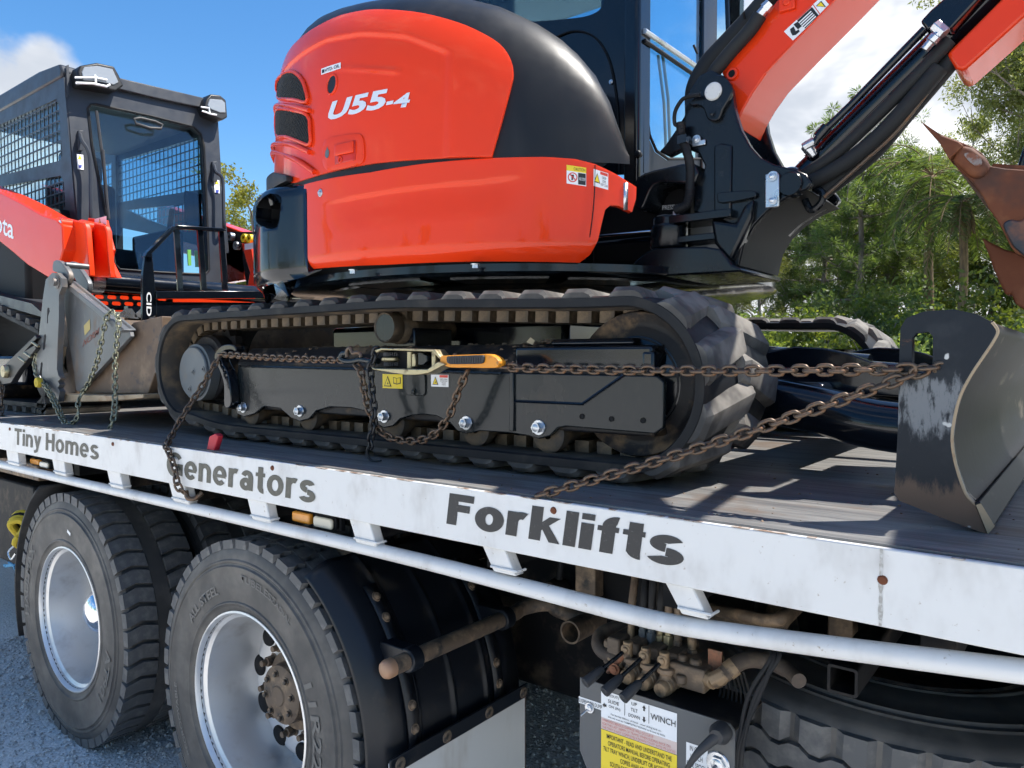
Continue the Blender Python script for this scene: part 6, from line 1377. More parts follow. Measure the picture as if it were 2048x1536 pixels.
# lift arms
arm_px = [(-120, 335), (0, 384), (40, 404), (85, 430), (112, 438), (124, 450), (126, 500), (112, 548), (98, 556), (55, 530), (20, 500), (0, 484), (-120, 440)]
arm = add('lift_arm', ext(WY(1.62, arm_px), 'y', 1.62, 1.76), 'red', SS, bevel=.008, label='red near lift arm')
add('lift_arm', ext(WY(1.62, arm_px), 'y', 3.08, 3.22), 'red', SS, bevel=.008, label='red far lift arm')
def arm_text(s, bl, br, tl, Y, material):
    a = W(*bl, Y=Y); b = W(*br, Y=Y); c = W(*tl, Y=Y); text('lettering', s, a, b - a, c - a, material, arm, .012)
arm_text('Kubota', (-52, 442), (27, 479), (-52, 405), 1.6185, 'white_print')
hp = [(116, 440), (128, 434), (176, 446), (180, 458), (187, 553), (120, 548), (111, 500)]
add('arm_foot', ext(WY(1.70, hp), 'y', 1.68, 1.71), 'red', arm, bevel=.006)
add('arm_foot', ext(WY(1.70, hp[:5] + [(150, 551)]), 'y', 1.78, 1.81), 'red', arm, bevel=.006)
add('hitch_plate', ext(WY(1.85, [(179, 436), (210, 440), (214, 462), (224, 500), (220, 521), (237, 556), (190, 555), (182, 480)]), 'y', 1.84, 1.87), 'red', SS, bevel=.004)
a = W(125, 448, Y=1.64); b = W(176, 452, Y=1.86); add('arm_pin', rod((a.x, 1.63, a.z), (a.x + .02, 1.84, a.z), .028, 20), 'red', arm)
add('pin_cap', lathe([(0, -.004), (.016, -.004), (.018, 0)], (a.x, 1.628, a.z), 'y', 18), 'white_print', arm)
d_, o_, rt, up = decal(189, 438, 213, 467, 1.838, SS); warn_tri(o_, rt, up, .45, .76, .2, d_); text('lettering', 'CAUTION\nKEEP CLEAR\nOF ARMS', o_ + rt * .12 + up * .12 + Vector((0, -.001, 0)), rt * .76, up * .38, 'black_print', d_, align='CENTER')
add('hitch_bolt', hexbolt(W(204, 478, Y=1.838), (0, -1, 0), .016, .012), 'zinc', SS)
add('far_hitch', ext(WY(3.1, [(452, 478), (486, 482), (495, 520), (492, 560), (456, 566)]), 'y', 3.08, 3.14), 'red_dirty', SS, bevel=.006)
add('far_hitch', ext(WY(2.95, [(488, 487), (507, 490), (511, 520), (517, 538), (508, 548), (531, 568), (531, 576), (500, 575), (505, 545), (497, 520)]), 'y', 2.93, 2.98), 'red', SS, bevel=.004)
add('far_hitch_side', ext(WY(2.96, [(480, 487), (488, 487), (505, 545), (498, 574), (488, 570), (480, 520)]), 'y', 2.98, 3.04), 'interior', SS)
d_, o_, rt, up = decal(489, 488, 507, 500, 2.928, SS)
add('top_link', ext(WY(3.0, [(450, 464), (516, 464), (516, 484), (452, 484)]), 'y', 2.99, 3.05), 'interior', SS)
for u, v, c_ in ((494, 477, 'yellow_print'), (505, 478, 'yellow_print'), (466, 474, 'zinc'), (478, 492, 'zinc')): q = W(u, v, Y=2.98); add('hose_coupling', lathe([(0.012, -.03), (.03, -.03), (.03, 0), (.012, 0)], q, 'y', 16), c_, SS)
# hitch cross tube and slotted guard
a = W(178, 563, X=-4.3); add('cross_tube', tube([(-4.3, a.y - .04, a.z), (-4.3, 3.2, a.z + .0)], .055, 20), 'black_paint', SS)
add('tube_clamp', lathe([(.056, -.03), (.066, -.03), (.066, .03), (.056, .03)], (-4.3, a.y + .03, a.z), 'y', 24), 'zinc', SS)
add('radiator_panel', box(-4.50, -4.44, 1.85, 2.9, 1.65, 1.98), 'red', SS)
pl = WX(-4.38, [(182, 573), (345, 582), (345, 622), (200, 620), (190, 600)])
sl = []
for r_ in range(3):
    for k in range(6):
        u0 = 186 + r_ * 9 + k * 25 - 6; v0 = 577 + r_ * 12.5 + k * 0.8
        if u0 + 19 > 340 or u0 < 184: continue
        y0_, z1_ = [(q.y, q.z) for q in [W(u0, v0, X=-4.38)]][0]; y1_, z0_ = [(q.y, q.z) for q in [W(u0 + 19, v0 + 8.5, X=-4.38)]][0]; sl.append(rrect(y0_, y1_, z0_, z1_, (z1_ - z0_) * .48, 3))
add('slotted_guard', ext(pl, 'x', -4.385, -4.375, sl), 'black_paint', SS)
# ---- bucket carried in front
LB = thing('loader_bucket', W(200, 790, Y=1.9), 'grey and rust brown loader bucket held above the deck by chains', 'bucket')
def zb(x, y): return (x / 4.2656, 520 + y / 4.2656)
def PB(Y, pts): return WY(Y, [zb(*p) for p in pts])
A = [(410, 168), (465, 112), (508, 110), (546, 158), (548, 230), (522, 300), (522, 480), (512, 720), (505, 930), (518, 985), (540, 1010), (514, 1035), (528, 1062), (512, 1090), (530, 1120), (514, 1210), (494, 1210), (450, 1160), (352, 1010), (325, 840), (360, 560), (385, 330)]
slots = [[(424, 410), (438, 406), (444, 440), (430, 480), (428, 540), (420, 540), (421, 470)], [(396, 640), (408, 630), (414, 650), (402, 760), (392, 772), (384, 755)], [(368, 878), (380, 868), (384, 890), (374, 1000), (364, 1012), (356, 985)]]
add('link_plate', ext(PB(1.47, A), 'y', 1.46, 1.485, [PB(1.47, s_) for s_ in slots]), 'grey_steel', LB)
for Y_, pts in ((1.50, [(478, 12), (528, 10), (590, 80), (612, 140), (602, 190), (556, 235), (546, 150), (500, 105), (470, 92)]), (1.60, [(612, 20), (650, 20), (700, 80), (742, 140), (772, 200), (766, 285), (735, 262), (700, 230), (640, 130), (604, 60)])):
    add('pivot_plate', ext(sp2(PB(Y_, pts), 2), 'y', Y_ - .012, Y_ + .012), 'grey_steel', LB, bevel=.004)
q = W(*zb(560, 42), Y=1.5); add('pivot_pin', rod((q.x, 1.50, q.z), (q.x, 1.60, q.z), .014, 18), 'grey_steel', LB)
q = W(*zb(488, 190), Y=1.46); add('pivot_bolt', lathe([(0, -.02), (.018, -.02), (.018, -.006), (.03, -.004), (.03, 0)], q, 'y', 18), 'grey_steel', LB)
Cp = [(606, 176), (1118, 585), (1132, 655), (830, 980), (690, 1125), (665, 1110), (650, 960), (590, 600), (560, 350), (558, 238)]
add('bucket_side', ext(PB(1.53, Cp), 'y', 1.52, 1.54), 'grey_steel', LB, bevel=.003)
add('side_rim', ext(PB(1.53, [(606, 176), (1118, 585), (1128, 600), (1090, 620), (596, 214)]), 'y', 1.495, 1.55), 'grey_steel', LB, bevel=.003)
add('bucket_side', ext(PB(1.53, Cp), 'y', 3.28, 3.30), 'grey_steel', LB)
add('jaw', ext(PB(1.58, [(1118, 590), (1180, 532), (1420, 480), (1420, 800), (1300, 1140), (700, 1140), (830, 980), (1130, 660)]), 'y', 1.56, 3.26), 'bucket_brown', LB, bevel=.004)
add('back_sheet', ext(PB(1.56, [(522, 420), (560, 420), (660, 960), (660, 1150), (510, 1180), (510, 930)]), 'y', 1.55, 3.26), 'bucket_brown', LB)
add('lower_lip', ext(PB(1.5, [(500, 1138), (960, 1152), (1240, 1140), (1240, 1180), (960, 1205), (500, 1214)]), 'y', 1.49, 3.28), 'bright_edge', LB, bevel=.004)
add('jaw_edge', ext(PB(1.49, [(503, 930), (530, 740), (512, 735), (500, 900), (540, 960), (520, 965)]), 'y', 1.487, 1.51), 'bright_edge', LB)
d_ = add('decal', ([(x_, 1.5185, z_) for x_, z_ in PB(1.5185, [(715, 560), (765, 505), (770, 590), (722, 645)])], [(0, 1, 2, 3)]), mat('faded_yellow', (.42, .33, .12), .6), LB, smooth=0)
o_ = W(*zb(705, 745), Y=1.5185); r_ = W(*zb(835, 640), Y=1.5185) - o_; u_ = W(*zb(715, 690), Y=1.5185) - o_
text('lettering', 'NORM', o_, r_, u_ * 1.2, mat('faded_rust_print', (.20, .07, .05), .6), LB, .01)
# ---- fork carriage frame standing behind the bucket
XC = -3.62
FCR = thing('fork_carriage', (XC, 2.2, 1.8), 'black steel fork carriage frame with white letters behind the bucket', 'carriage')
def flatx(name, pts, t=.012): return add(name, ext(WX(XC, pts), 'x', XC - t / 2, XC + t / 2), 'black_paint', FCR, bevel=.002)
cu_ = flatx('upright', [(288, 514), (303, 514), (306, 545), (311, 600), (311, 630), (283, 642), (283, 560), (284, 545)], .02)
for a, b, v0, v1 in ((347, 358, 458, 583), (394, 405, 460, 582), (437, 447, 461, 581)): flatx('upright', [(a, v0), (b, v0 + 1), (b + 8, v1), (a + 8, v1 - 1)], .014)
flatx('top_bar', [(286, 514), (290, 506), (342, 455), (352, 451), (358, 455), (346, 460), (300, 508), (302, 516)], .04)
flatx('top_bar', [(346, 453), (352, 451), (440, 457), (449, 461), (447, 464), (352, 458)], .04)
flatx('fork_bar', [(308, 583), (700, 582), (700, 596), (308, 598)], .05)
flatx('lower_bar', [(311, 604), (620, 606), (620, 640), (311, 640)], .02)
o_ = W(302, 585, X=XC + .012); rt = W(302, 633, X=XC + .012) - o_; up_ = W(292, 585, X=XC + .012) - o_
text('lettering', 'CID', W(293, 584, X=XC + .012), W(293, 632, X=XC + .012) - W(293, 584, X=XC + .012), W(303, 585, X=XC + .012) - W(293, 584, X=XC + .012), 'white_print', cu_, .02)
for k in range(4):
    u0 = 238 + 32 * k; add('stripe', ([(XC - .25, *x_) for x_ in WX(XC - .25, [(u0, 628), (u0 + 12, 617), (u0 + 26, 617), (u0 + 40, 638), (u0, 634)])], [(0, 1, 2, 3, 4)]), 'zinc', FCR, smooth=0)
add('striped_sill', box(XC - .30, XC - .26, 1.8, 2.6, W(260, 640, X=XC - .26).z, W(260, 612, X=XC - .26).z), 'black_paint', FCR)

# ================================================================== chains and load binders
def stadium(pitch, d, n=7):
    w_ = d * 1.15; hl = pitch / 2 + d / 2 - w_; pts = []
    for i in range(n): t = R(-90 + 180 * i / (n - 1)); pts.append((hl + w_ * math.cos(t), w_ * math.sin(t), 0))
    for i in range(n): t = R(90 + 180 * i / (n - 1)); pts.append((-hl + w_ * math.cos(t), w_ * math.sin(t), 0))
    return pts
LINKS = {}
def link_mesh(pitch, d, material):
    k = (pitch, d, material)
    if k not in LINKS: LINKS[k] = shared('link', tube(stadium(pitch, d), d / 2, 8, closed=True), material, 60)
    return LINKS[k]
def chain(root, path, pitch=.0228, d=.0078, material='chain', roll0=14.0, name='link'):
    me = link_mesh(pitch, d, material); rr = random.Random(len(path) * 7 + 1); n = 0
    for k, (p_, T) in enumerate(polyline_at(path, pitch, pitch / 2)):
        up_ = Vector((0, 0, 1)) if abs(T.z) < .92 else Vector((0, -1, 0))
        y_ = up_.cross(T).normalized(); z_ = T.cross(y_)
        M = Matrix.Translation(p_) @ Matrix((T, y_, z_)).transposed().to_4x4() @ Matrix.Rotation(R(roll0 + 90 * (k % 2) + rr.uniform(-7, 7)), 4, 'X'); inst(name, me, M, root); n += 1
    return n
def sagged(a, b, sag, n=24): return [a.lerp(b, i / n) - Vector((0, 0, 4 * sag * (i / n) * (1 - i / n))) for i in range(n + 1)]
slot = W(1842, 742, Y=1.478)
cB = thing('tie_down_chain', slot, 'rusty tie down chain through the dozer blade slot to the tray edge', 'chain', 'chains holding the excavator')
chain(cB, sagged(W(1075, 990, Y=1.284), slot, .010))
chain(cB, spline([slot + Vector((0, .0, .004)), slot + Vector((.028, .008, .006)), slot + Vector((.05, .03, .0)), slot + Vector((.02, .045, -.004))], 5))
chain(cB, sagged(W(1004, 734, Y=1.452), slot + Vector((.0, -.004, .004)), .006))
cA = thing('tie_down_chain', W(440, 712, Y=1.49), 'rusty chain through the track frame eye hanging down over the word Generators', 'chain', 'chains holding the excavator')
chain(cA, spline([W(u, v, Y=y) for u, v, y in ((372, 988, 1.285), (356, 972, 1.262), (350, 940, 1.265), (338, 905, 1.268), (333, 893, 1.275), (345, 868, 1.33), (370, 825, 1.38), (405, 770, 1.44), (438, 714, 1.492))], 8))
chain(cA, sagged(W(440, 708, Y=1.494), W(694, 720, Y=1.462), .004))
hk = W(372, 988, Y=1.285); add('chain_hook', tube(spline([hk + Vector((0, 0, .01)), hk + Vector((.012, .0, -.012)), hk + Vector((.03, .015, -.014)), hk + Vector((.04, .035, .004))], 6), .008, 10), 'chain', cA)
cC = thing('loose_chain_tail', W(722, 740, Y=1.48), 'rusty chain tail looping under the orange handled load binder', 'chain')
chain(cC, spline([W(u, v, Y=1.46) for u, v in ((712, 728), (722, 745), (730, 790), (742, 830), (752, 852), (775, 872), (808, 881), (842, 880), (872, 866), (896, 835), (910, 800), (924, 765), (938, 738))], 8))
cD = thing('black_hook_chain', W(745, 705, Y=1.44), 'short black chain with a hook dangling beside the rollers', 'chain')
chain(cD, spline([W(u, v, Y=1.44) for u, v in ((754, 696), (746, 720), (741, 740), (744, 780), (748, 820), (747, 850), (741, 880), (743, 895))], 6), material='chain_black')
q = [W(u, v, Y=1.44) for u, v in ((741, 890), (735, 902), (736, 914), (746, 922), (762, 921))]
add('hook', tube(spline(q, 6), [.006 - .0035 * (k / 24) for k in range(25)], 8), 'chain_black', cD)
def zr(x, y): return (680 + x / 5.486, 620 + y / 5.486)
def PR(Y, pts): return WY(Y, [zr(*p) for p in pts])
RB = thing('load_binder', W(830, 720, Y=1.45), 'steel ratchet load binder with worn orange and black handle', 'binder')
fr_ = add('ratchet_frame', ext(PR(1.445, [(420, 440), (490, 416), (1080, 432), (1150, 520), (1138, 545), (1058, 458), (500, 440), (440, 470)]), 'y', 1.43, 1.47), 'zinc_gold', RB, bevel=.002)
add('ratchet_frame', ext(PR(1.435, [(395, 622), (440, 640), (1015, 650), (1130, 568), (1205, 595), (1030, 690), (900, 712), (780, 712), (640, 690), (420, 655)]), 'y', 1.415, 1.46), 'zinc_gold', RB, bevel=.002)
add('back_plate', ext(PR(1.47, [(420, 440), (1060, 440), (1150, 540), (1010, 660), (420, 640)]), 'y', 1.468, 1.474), 'interior', RB)
c = W(*zr(560, 540), Y=1.462)
for dz, m_, r_ in ((.014, 'grip_black', .025), (-.014, 'grip_black', .024), (0, 'zinc_gold', .029)):
    V2 = []
    if m_ == 'grip_black':
        o2 = [(c.x + (r_ if k % 2 else r_ - .003) * math.cos(2 * math.pi * k / 48), c.y + .004 + (r_ if k % 2 else r_ - .003) * math.sin(2 * math.pi * k / 48)) for k in range(48)]
        add('ratchet_gear', ext(o2, 'z', c.z + dz - .0055, c.z + dz + .0055), m_, RB)
    else: add('gear_hub', lathe([(0, -.007), (.022, -.007), (.0285, -.003), (.0285, .003), (.022, .007), (0, .007)], c + Vector((0, .002, 0)), 'z', 36), m_, RB)
for x_, m_ in ((770, 'zinc_gold'), (1040, 'zinc_gold')):
    a = W(*zr(x_, 460), Y=1.448); b = W(*zr(x_, 640), Y=1.448); add('frame_pin', rod((a.x, 1.448, a.z), (a.x, 1.448, b.z), .0085, 16), m_, RB)
add('pawl', ext(PR(1.445, [(800, 480), (835, 480), (840, 620), (800, 625)]), 'y', 1.44, 1.465), 'zinc_gold', RB, bevel=.002); add('pawl', ext(PR(1.445, [(862, 470), (885, 462), (960, 500), (965, 560), (920, 605), (862, 605)]), 'y', 1.442, 1.465), 'frame_grey', RB, bevel=.002)
hd = add('handle', ext(sp2(PR(1.44, [(1142, 520), (1170, 502), (1400, 492), (1570, 488), (1690, 488), (1780, 556), (1772, 615), (1730, 636), (1450, 632), (1250, 630), (1180, 605), (1142, 580)]), 2), 'y', 1.425, 1.455), 'orange_plastic', RB, bevel=.006, seg=3)
gr = PR(1.42, [(1172, 516), (1210, 508), (1400, 500), (1565, 495), (1578, 530), (1572, 572), (1540, 590), (1380, 594), (1210, 594), (1174, 570)])
add('grip', ext(sp2(gr, 2), 'y', 1.418, 1.426), 'grip_black', hd, bevel=.003)
for k in range(14):
    x_ = 1200 + 26 * k; a = W(*zr(x_, 512), Y=1.4175); b = W(*zr(x_, 588), Y=1.4175); add('grip_rib', tube([a, b], .0019, 6), 'grip_black', hd)
hk = [W(*zr(x_, y_), Y=1.452) for x_, y_ in ((420, 560), (330, 560), (230, 545), (150, 560), (60, 560), (10, 530), (30, 480), (90, 470))]
add('grab_hook', tube(spline(hk, 5), .0085, 10), 'frame_grey', RB)
hk = [W(*zr(x_, y_), Y=1.448) for x_, y_ in ((80, 520), (75, 450), (110, 415), (140, 470), (190, 465), (225, 480), (230, 520))]
add('chain_shackle', tube(spline(hk, 5), .0055, 8), 'chain', RB)
# second binder at the loader, its chains
RB2 = thing('lever_binder', W(40, 720, Y=1.46), 'black ratchet binder at the loader track by the left edge', 'binder')
add('binder_body', ext(PB(1.455, [(-60, 1010), (60, 900), (330, 640), (345, 665), (250, 770), (330, 720), (335, 760), (180, 950), (120, 1050), (60, 1060), (-60, 1100)]), 'y', 1.44, 1.47), 'chain_black', RB2, bevel=.003)
for x_, y_ in ((160, 830), (210, 790), (275, 700)): a = W(*zb(x_, y_), Y=1.44); b = W(*zb(x_ + 55, y_ + 38), Y=1.44); add('cross_pin', rod(a, b, .006, 8), 'zinc_gold', RB2)
q = W(*zb(60, 950), Y=1.44); add('ratchet_gear', lathe([(0, -.02), (.03, -.02), (.034, -.01), (.034, .02)], q, 'y', 24), 'zinc_gold', RB2)
cE = thing('bucket_chain', W(225, 628, Y=1.49), 'weathered zinc chain looped over the loader bucket edge and down to the tray', 'chain', 'chains at the loader bucket')
def cpx(pts): return spline([W(*zb(x_, y_), Y=y) for x_, y_, y in pts], 8)
chain(cE, cpx([(985, 470, 1.50), (945, 440, 1.50), (905, 500, 1.485), (880, 620, 1.48), (855, 740, 1.48), (830, 860, 1.48), (790, 970, 1.48), (740, 1080, 1.475), (690, 1150, 1.47), (668, 1220, 1.45), (668, 1300, 1.44), (640, 1375, 1.43), (575, 1400, 1.43), (540, 1350, 1.435), (480, 1210, 1.44), (400, 1080, 1.44), (350, 1040, 1.44)]), material='chain_zinc')
cF = thing('bucket_chain', W(235, 640, Y=1.49), 'dark green grey chain hanging from the loader bucket edge onto the deck', 'chain', 'chains at the loader bucket')
chain(cF, cpx([(990, 455, 1.50), (1010, 520, 1.485), (1000, 640, 1.48), (988, 800, 1.48), (982, 960, 1.478), (982, 1120, 1.47), (978, 1270, 1.455), (960, 1380, 1.44), (915, 1455, 1.43), (830, 1475, 1.425), (720, 1478, 1.42), (610, 1455, 1.42), (530, 1360, 1.425), (470, 1240, 1.43), (400, 1110, 1.44), (340, 1030, 1.45), (300, 950, 1.455), (300, 850, 1.46), (325, 760, 1.46)]), material='chain_zinc')
add('shackle', lathe([(.004, -.012), (.022, -.012), (.026, 0), (.022, .012), (.004, .012)], W(*zb(330, 1045), Y=1.43), 'y', 18), 'strap_yellow', cF)
cG = thing('loader_chain', W(4, 800, Y=1.45), 'rust red chain end beside the loader track at the left edge', 'chain')
chain(cG, cpx([(15, 1000, 1.45), (12, 1100, 1.44), (16, 1200, 1.43), (12, 1300, 1.42), (20, 1340, 1.41)]), material='chain')
# red ratchet strap end on the deck
q = W(430, 882, Y=1.315)
rs_ = thing('red_strap_buckle', (q.x, 1.315, DECK), 'small red strap buckle on the deck beside the track', 'buckle')
add('buckle_body', ext(WY(1.315, [(424, 872), (436, 866), (442, 872), (433, 903), (418, 902)]), 'y', 1.305, 1.325), 'strap_red', rs_, bevel=.003)
# clods and stones on the deck
rr = random.Random(21); V = []; Fc = []
for i in range(170):
    clod(V, Fc, (rr.uniform(-1.3, .2), rr.uniform(1.30, 2.2), DECK), rr.uniform(.0012, .004) * (2.0 if rr.random() < .06 else 1))
props(add('deck_debris', (V, Fc), 'dirt', smooth=0), 'crumbs of dry dirt scattered over the tray deck', 'dirt', kind='stuff')
# ================================================================== vegetation
def leaf_mat(name, c1, c2, c3):
    m = bpy.data.materials.new(name); m.use_nodes = True; MATS[name] = m; n = N(m.node_tree); n.nt.nodes.clear()
    out = n.a('ShaderNodeOutputMaterial'); t = n.a('ShaderNodeTexCoord').outputs['Object']; g = n.a('ShaderNodeNewGeometry'); oi = n.a('ShaderNodeObjectInfo')
    c = n.mix(n.ramp(n.noise(t, 0.9, 4), .35, .65), c1, c2); c = n.mix(n.math('MULTIPLY', g.outputs['Random Per Island'], .6), c, c3)
    hs_ = n.a('ShaderNodeHueSaturation'); n.l(c, hs_.inputs['Color']); mr = n.a('ShaderNodeMapRange'); n.l(oi.outputs['Random'], mr.inputs[0]); mr.inputs[3].default_value = .7; mr.inputs[4].default_value = 1.3; n.l(mr.outputs[0], hs_.inputs['Value'])
    b = n.a('ShaderNodeBsdfPrincipled'); b.inputs['Roughness'].default_value = .5; n.l(hs_.outputs[0], b.inputs['Base Color'])
    tr = n.a('ShaderNodeBsdfTranslucent'); n.l(n.mix(1.0, hs_.outputs[0], (1.55, 1.5, 0.75), 'MULTIPLY'), tr.inputs[0]); mx = n.a('ShaderNodeMixShader'); mx.inputs[0].default_value = .55
    n.l(b.outputs[0], mx.inputs[1]); n.l(tr.outputs[0], mx.inputs[2]); n.l(mx.outputs[0], out.inputs[0]); return m
leaf_mat('leaf_gum', (.12, .155, .045), (.165, .195, .065), (.22, .22, .09))
leaf_mat('leaf_pine', (.06, .105, .032), (.095, .14, .045), (.13, .165, .06))
leaf_mat('leaf_palm', (.065, .12, .028), (.10, .155, .04), (.15, .17, .06))
leaf_mat('leaf_bright', (.085, .135, .02), (.14, .18, .03), (.21, .22, .05))
leaf_mat('leaf_yellow', (.24, .24, .03), (.16, .19, .03), (.32, .29, .06))
mat('bark', (.12, .095, .075), .9, var=((.22, .19, .16), 6, .4, .65, (1, 1, .2)), bump=(12, .6, .02))
mat('bark_pale', (.22, .19, .16), .85, var=((.16, .13, .11), 5, .45, .65, (1, 1, .25)))
mat('thatch', (.19, .13, .07), .95, var=((.10, .07, .045), 9, .4, .7, (1, 1, .2)))
def leaf(V, Fc, c, d, nrm, l_, w_):
    s = d.cross(nrm)
    if s.length < 1e-4: return
    s = s.normalized() * w_; b = len(V); V += [c, c + d * l_ * .5 + s, c + d * l_, c + d * l_ * .5 - s]; Fc.append((b, b + 1, b + 2, b + 3))
def rv(r): return Vector((r.gauss(0, 1), r.gauss(0, 1), r.gauss(0, 1))).normalized()
PROTO = {}
def make_tree(kind, seed):
    """trunk+limb mesh and crown mesh for a tree about 10 m high"""
    k = (kind, seed)
    if k in PROTO: return PROTO[k]
    r = random.Random(seed * 31 + len(kind)); T = []; V = []; Fc = []
    if kind == 'palm':
        h = 7.6; path = spline([(0, 0, 0), (.15, .05, 2.5), (.1, .1, 5), (.2, .1, h)], 5); T.append(tube(path, [.17 - .04 * i / (len(path) - 1) for i in range(len(path))], 10))
        top = Vector(path[-1])
        for i in range(30):
            az = r.uniform(0, 6.28); el = r.uniform(-.7, 1.15); L = r.uniform(2.1, 2.9); p = top.copy(); d = Vector((math.cos(az) * math.cos(el), math.sin(az) * math.cos(el), math.sin(el)))
            pts = []
            for s in range(12):
                pts.append((p.copy(), d.copy())); p = p + d * L / 12; d = (d + Vector((0, 0, -.16))).normalized()
            T.append(tube([q[0] for q in pts], .018, 4, cap=False))
            for q, dd in pts[2:]:
                side = dd.cross(Vector((0, 0, 1))).normalized()
                for sg in (-1, 1):
                    for j in range(5):
                        o = q + dd * (L / 12) * j / 5; ld = (side * sg * .8 + dd * .5 + Vector((0, 0, r.uniform(-.5, .15)))).normalized(); leaf(V, Fc, o, ld, rv(r), r.uniform(.35, .6), .017)
        for i in range(60): # hanging dead thatch under the crown
            az = r.uniform(0, 6.28); q = top + Vector((math.cos(az) * .2, math.sin(az) * .2, -.1)); T.append(tube([q, q + Vector((math.cos(az) * .22, math.sin(az) * .22, -r.uniform(.5, 1.3)))], [.05, .02], 4, cap=False))
    elif kind in ('gum', 'gumhigh', 'pine', 'broad'):
        hi_ = kind == 'gumhigh'; kind = 'gum' if hi_ else kind
        h = {'gum': 10.5, 'pine': 10.0, 'broad': 7.5}[kind]; b0 = {'gum': .70 if hi_ else .35, 'pine': .30, 'broad': .18}[kind]
        bend = [Vector((r.uniform(-.5, .5) * i / 4, r.uniform(-.5, .5) * i / 4, h * .92 * i / 4)) for i in range(5)]; path = spline(bend, 5); n = len(path)
        T.append(tube(path, [(.17 if kind != 'broad' else .14) * (1 - .85 * i / (n - 1)) for i in range(n)], 9)); tips = []
        nl = {'gum': 20, 'pine': 27, 'broad': 18}[kind]
        for i in range(nl):
            f = b0 + (1 - b0) * (i + r.random()) / nl; p = Vector(path[min(n - 1, int(f * (n - 1)))]); az = r.uniform(0, 6.28) if kind != 'pine' else i * 2.4 + r.uniform(-.4, .4)
            L = {'gum': r.uniform(1.2, 3.2), 'pine': (1 - .6 * (f - b0) / (1 - b0)) * r.uniform(1.3, 2.5), 'broad': r.uniform(1.2, 2.6)}[kind]; el = {'gum': r.uniform(.25, 1.0), 'pine': r.uniform(-.1, .45), 'broad': r.uniform(0, .8)}[kind]
            d = Vector((math.cos(az) * math.cos(el), math.sin(az) * math.cos(el), math.sin(el))); pts = [p]
            for s in range(4): pts.append(pts[-1] + d * L / 4); d = (d + rv(r) * .28 + Vector((0, 0, .06))).normalized()
            T.append(tube(pts, [.055, .042, .03, .02, .008], 5, cap=False))
            for s in range(2, 5):
                tips.append(pts[s])
                for _ in range(3 if kind == 'gum' else 2):
                    q = pts[s] + (rv(r) + d * .6) * r.uniform(.4, .9); T.append(tube([pts[s], q], [.016, .006], 4, cap=False)); tips.append(q)
        per = {'gum': 190, 'pine': 130, 'broad': 190}[kind]
        for c in tips:
            if r.random() < .08: continue
            cr = {'gum': r.uniform(.25, .55), 'pine': r.uniform(.25, .5), 'broad': r.uniform(.35, .7)}[kind]
            for _ in range(int(per * r.uniform(.4, 1.3))):
                o = rv(r) * cr * r.random() ** .5; o.z *= .75
                if kind == 'gum': leaf(V, Fc, c + o, (rv(r) + Vector((0, 0, -.45))).normalized(), rv(r), r.uniform(.07, .14), .019)
                elif kind == 'pine': leaf(V, Fc, c + o * .5, (o.normalized() + rv(r) * .5).normalized(), rv(r), r.uniform(.14, .26), .013)
                else: leaf(V, Fc, c + o, rv(r), rv(r), r.uniform(.08, .15), .038)
    else: # shrub
        for i in range(9):
            az = r.uniform(0, 6.28); d = Vector((math.cos(az) * .5, math.sin(az) * .5, 1)); T.append(tube([(0, 0, 0), d * .8, d * 1.6 + rv(r) * .3], [.04, .025, .01], 5, cap=False))
        cl_ = [Vector((r.gauss(0, .75), r.gauss(0, .75), abs(r.gauss(.9, .55)))) for _ in range(34)]
        for c in cl_:
            for _ in range(190): leaf(V, Fc, c + rv(r) * .42 * r.random() ** .5, rv(r), rv(r), r.uniform(.07, .14), .034)
    bark = {'gumhigh': 'bark_pale', 'palm': 'thatch', 'gum': 'bark_pale', 'pine': 'bark', 'broad': 'bark', 'shrub': 'bark'}[kind]
    def me_of(nm, vf, m_):
        me = bpy.data.meshes.new(nm); me.from_pydata([tuple(p) for p in vf[0]], [], vf[1]); me.update(); me.materials.append(MATS[m_])
        if nm == 'trunk':
            for p in me.polygons: p.use_smooth = True
        return me
    lm = {'palm': 'leaf_palm', 'gum': 'leaf_gum', 'pine': 'leaf_pine', 'broad': 'leaf_bright', 'shrub': 'leaf_bright'}[kind]
    PROTO[k] = (me_of('trunk', join(*T), bark), me_of('crown', (V, Fc), lm)); return PROTO[k]
def plant(kind, seed, u, dist, hpx=None, scale=1.0, label='', name=None, cat='tree', group=None, rot=None, leafm=None):
    """a tree standing at horizontal distance dist along the sight line of photo column u"""
    d = px_dir(u, 718); d = Vector((d.x, d.y, 0)).normalized(); loc = d * dist
    t_, c_ = make_tree(kind, seed)
    o = thing(name or {'palm': 'palm_tree', 'gum': 'gum_tree', 'gumhigh': 'gum_tree', 'pine': 'pine_tree', 'broad': 'broadleaf_tree', 'shrub': 'shrub'}[kind], loc, label, cat, group)
    o.rotation_euler = (0, 0, rot if rot is not None else (seed * 1.7 + u * .013)); o.scale = (scale,) * 3
    for nm, me in (('trunk', t_), ('crown', c_)):
        q = bpy.data.objects.new(nm, me); COL.objects.link(q); q.parent = o
        if nm == 'crown' and leafm:
            q.data = me.copy(); q.data.materials.clear(); q.data.materials.append(MATS[leafm])
    return o
G = 'trees behind the yard'
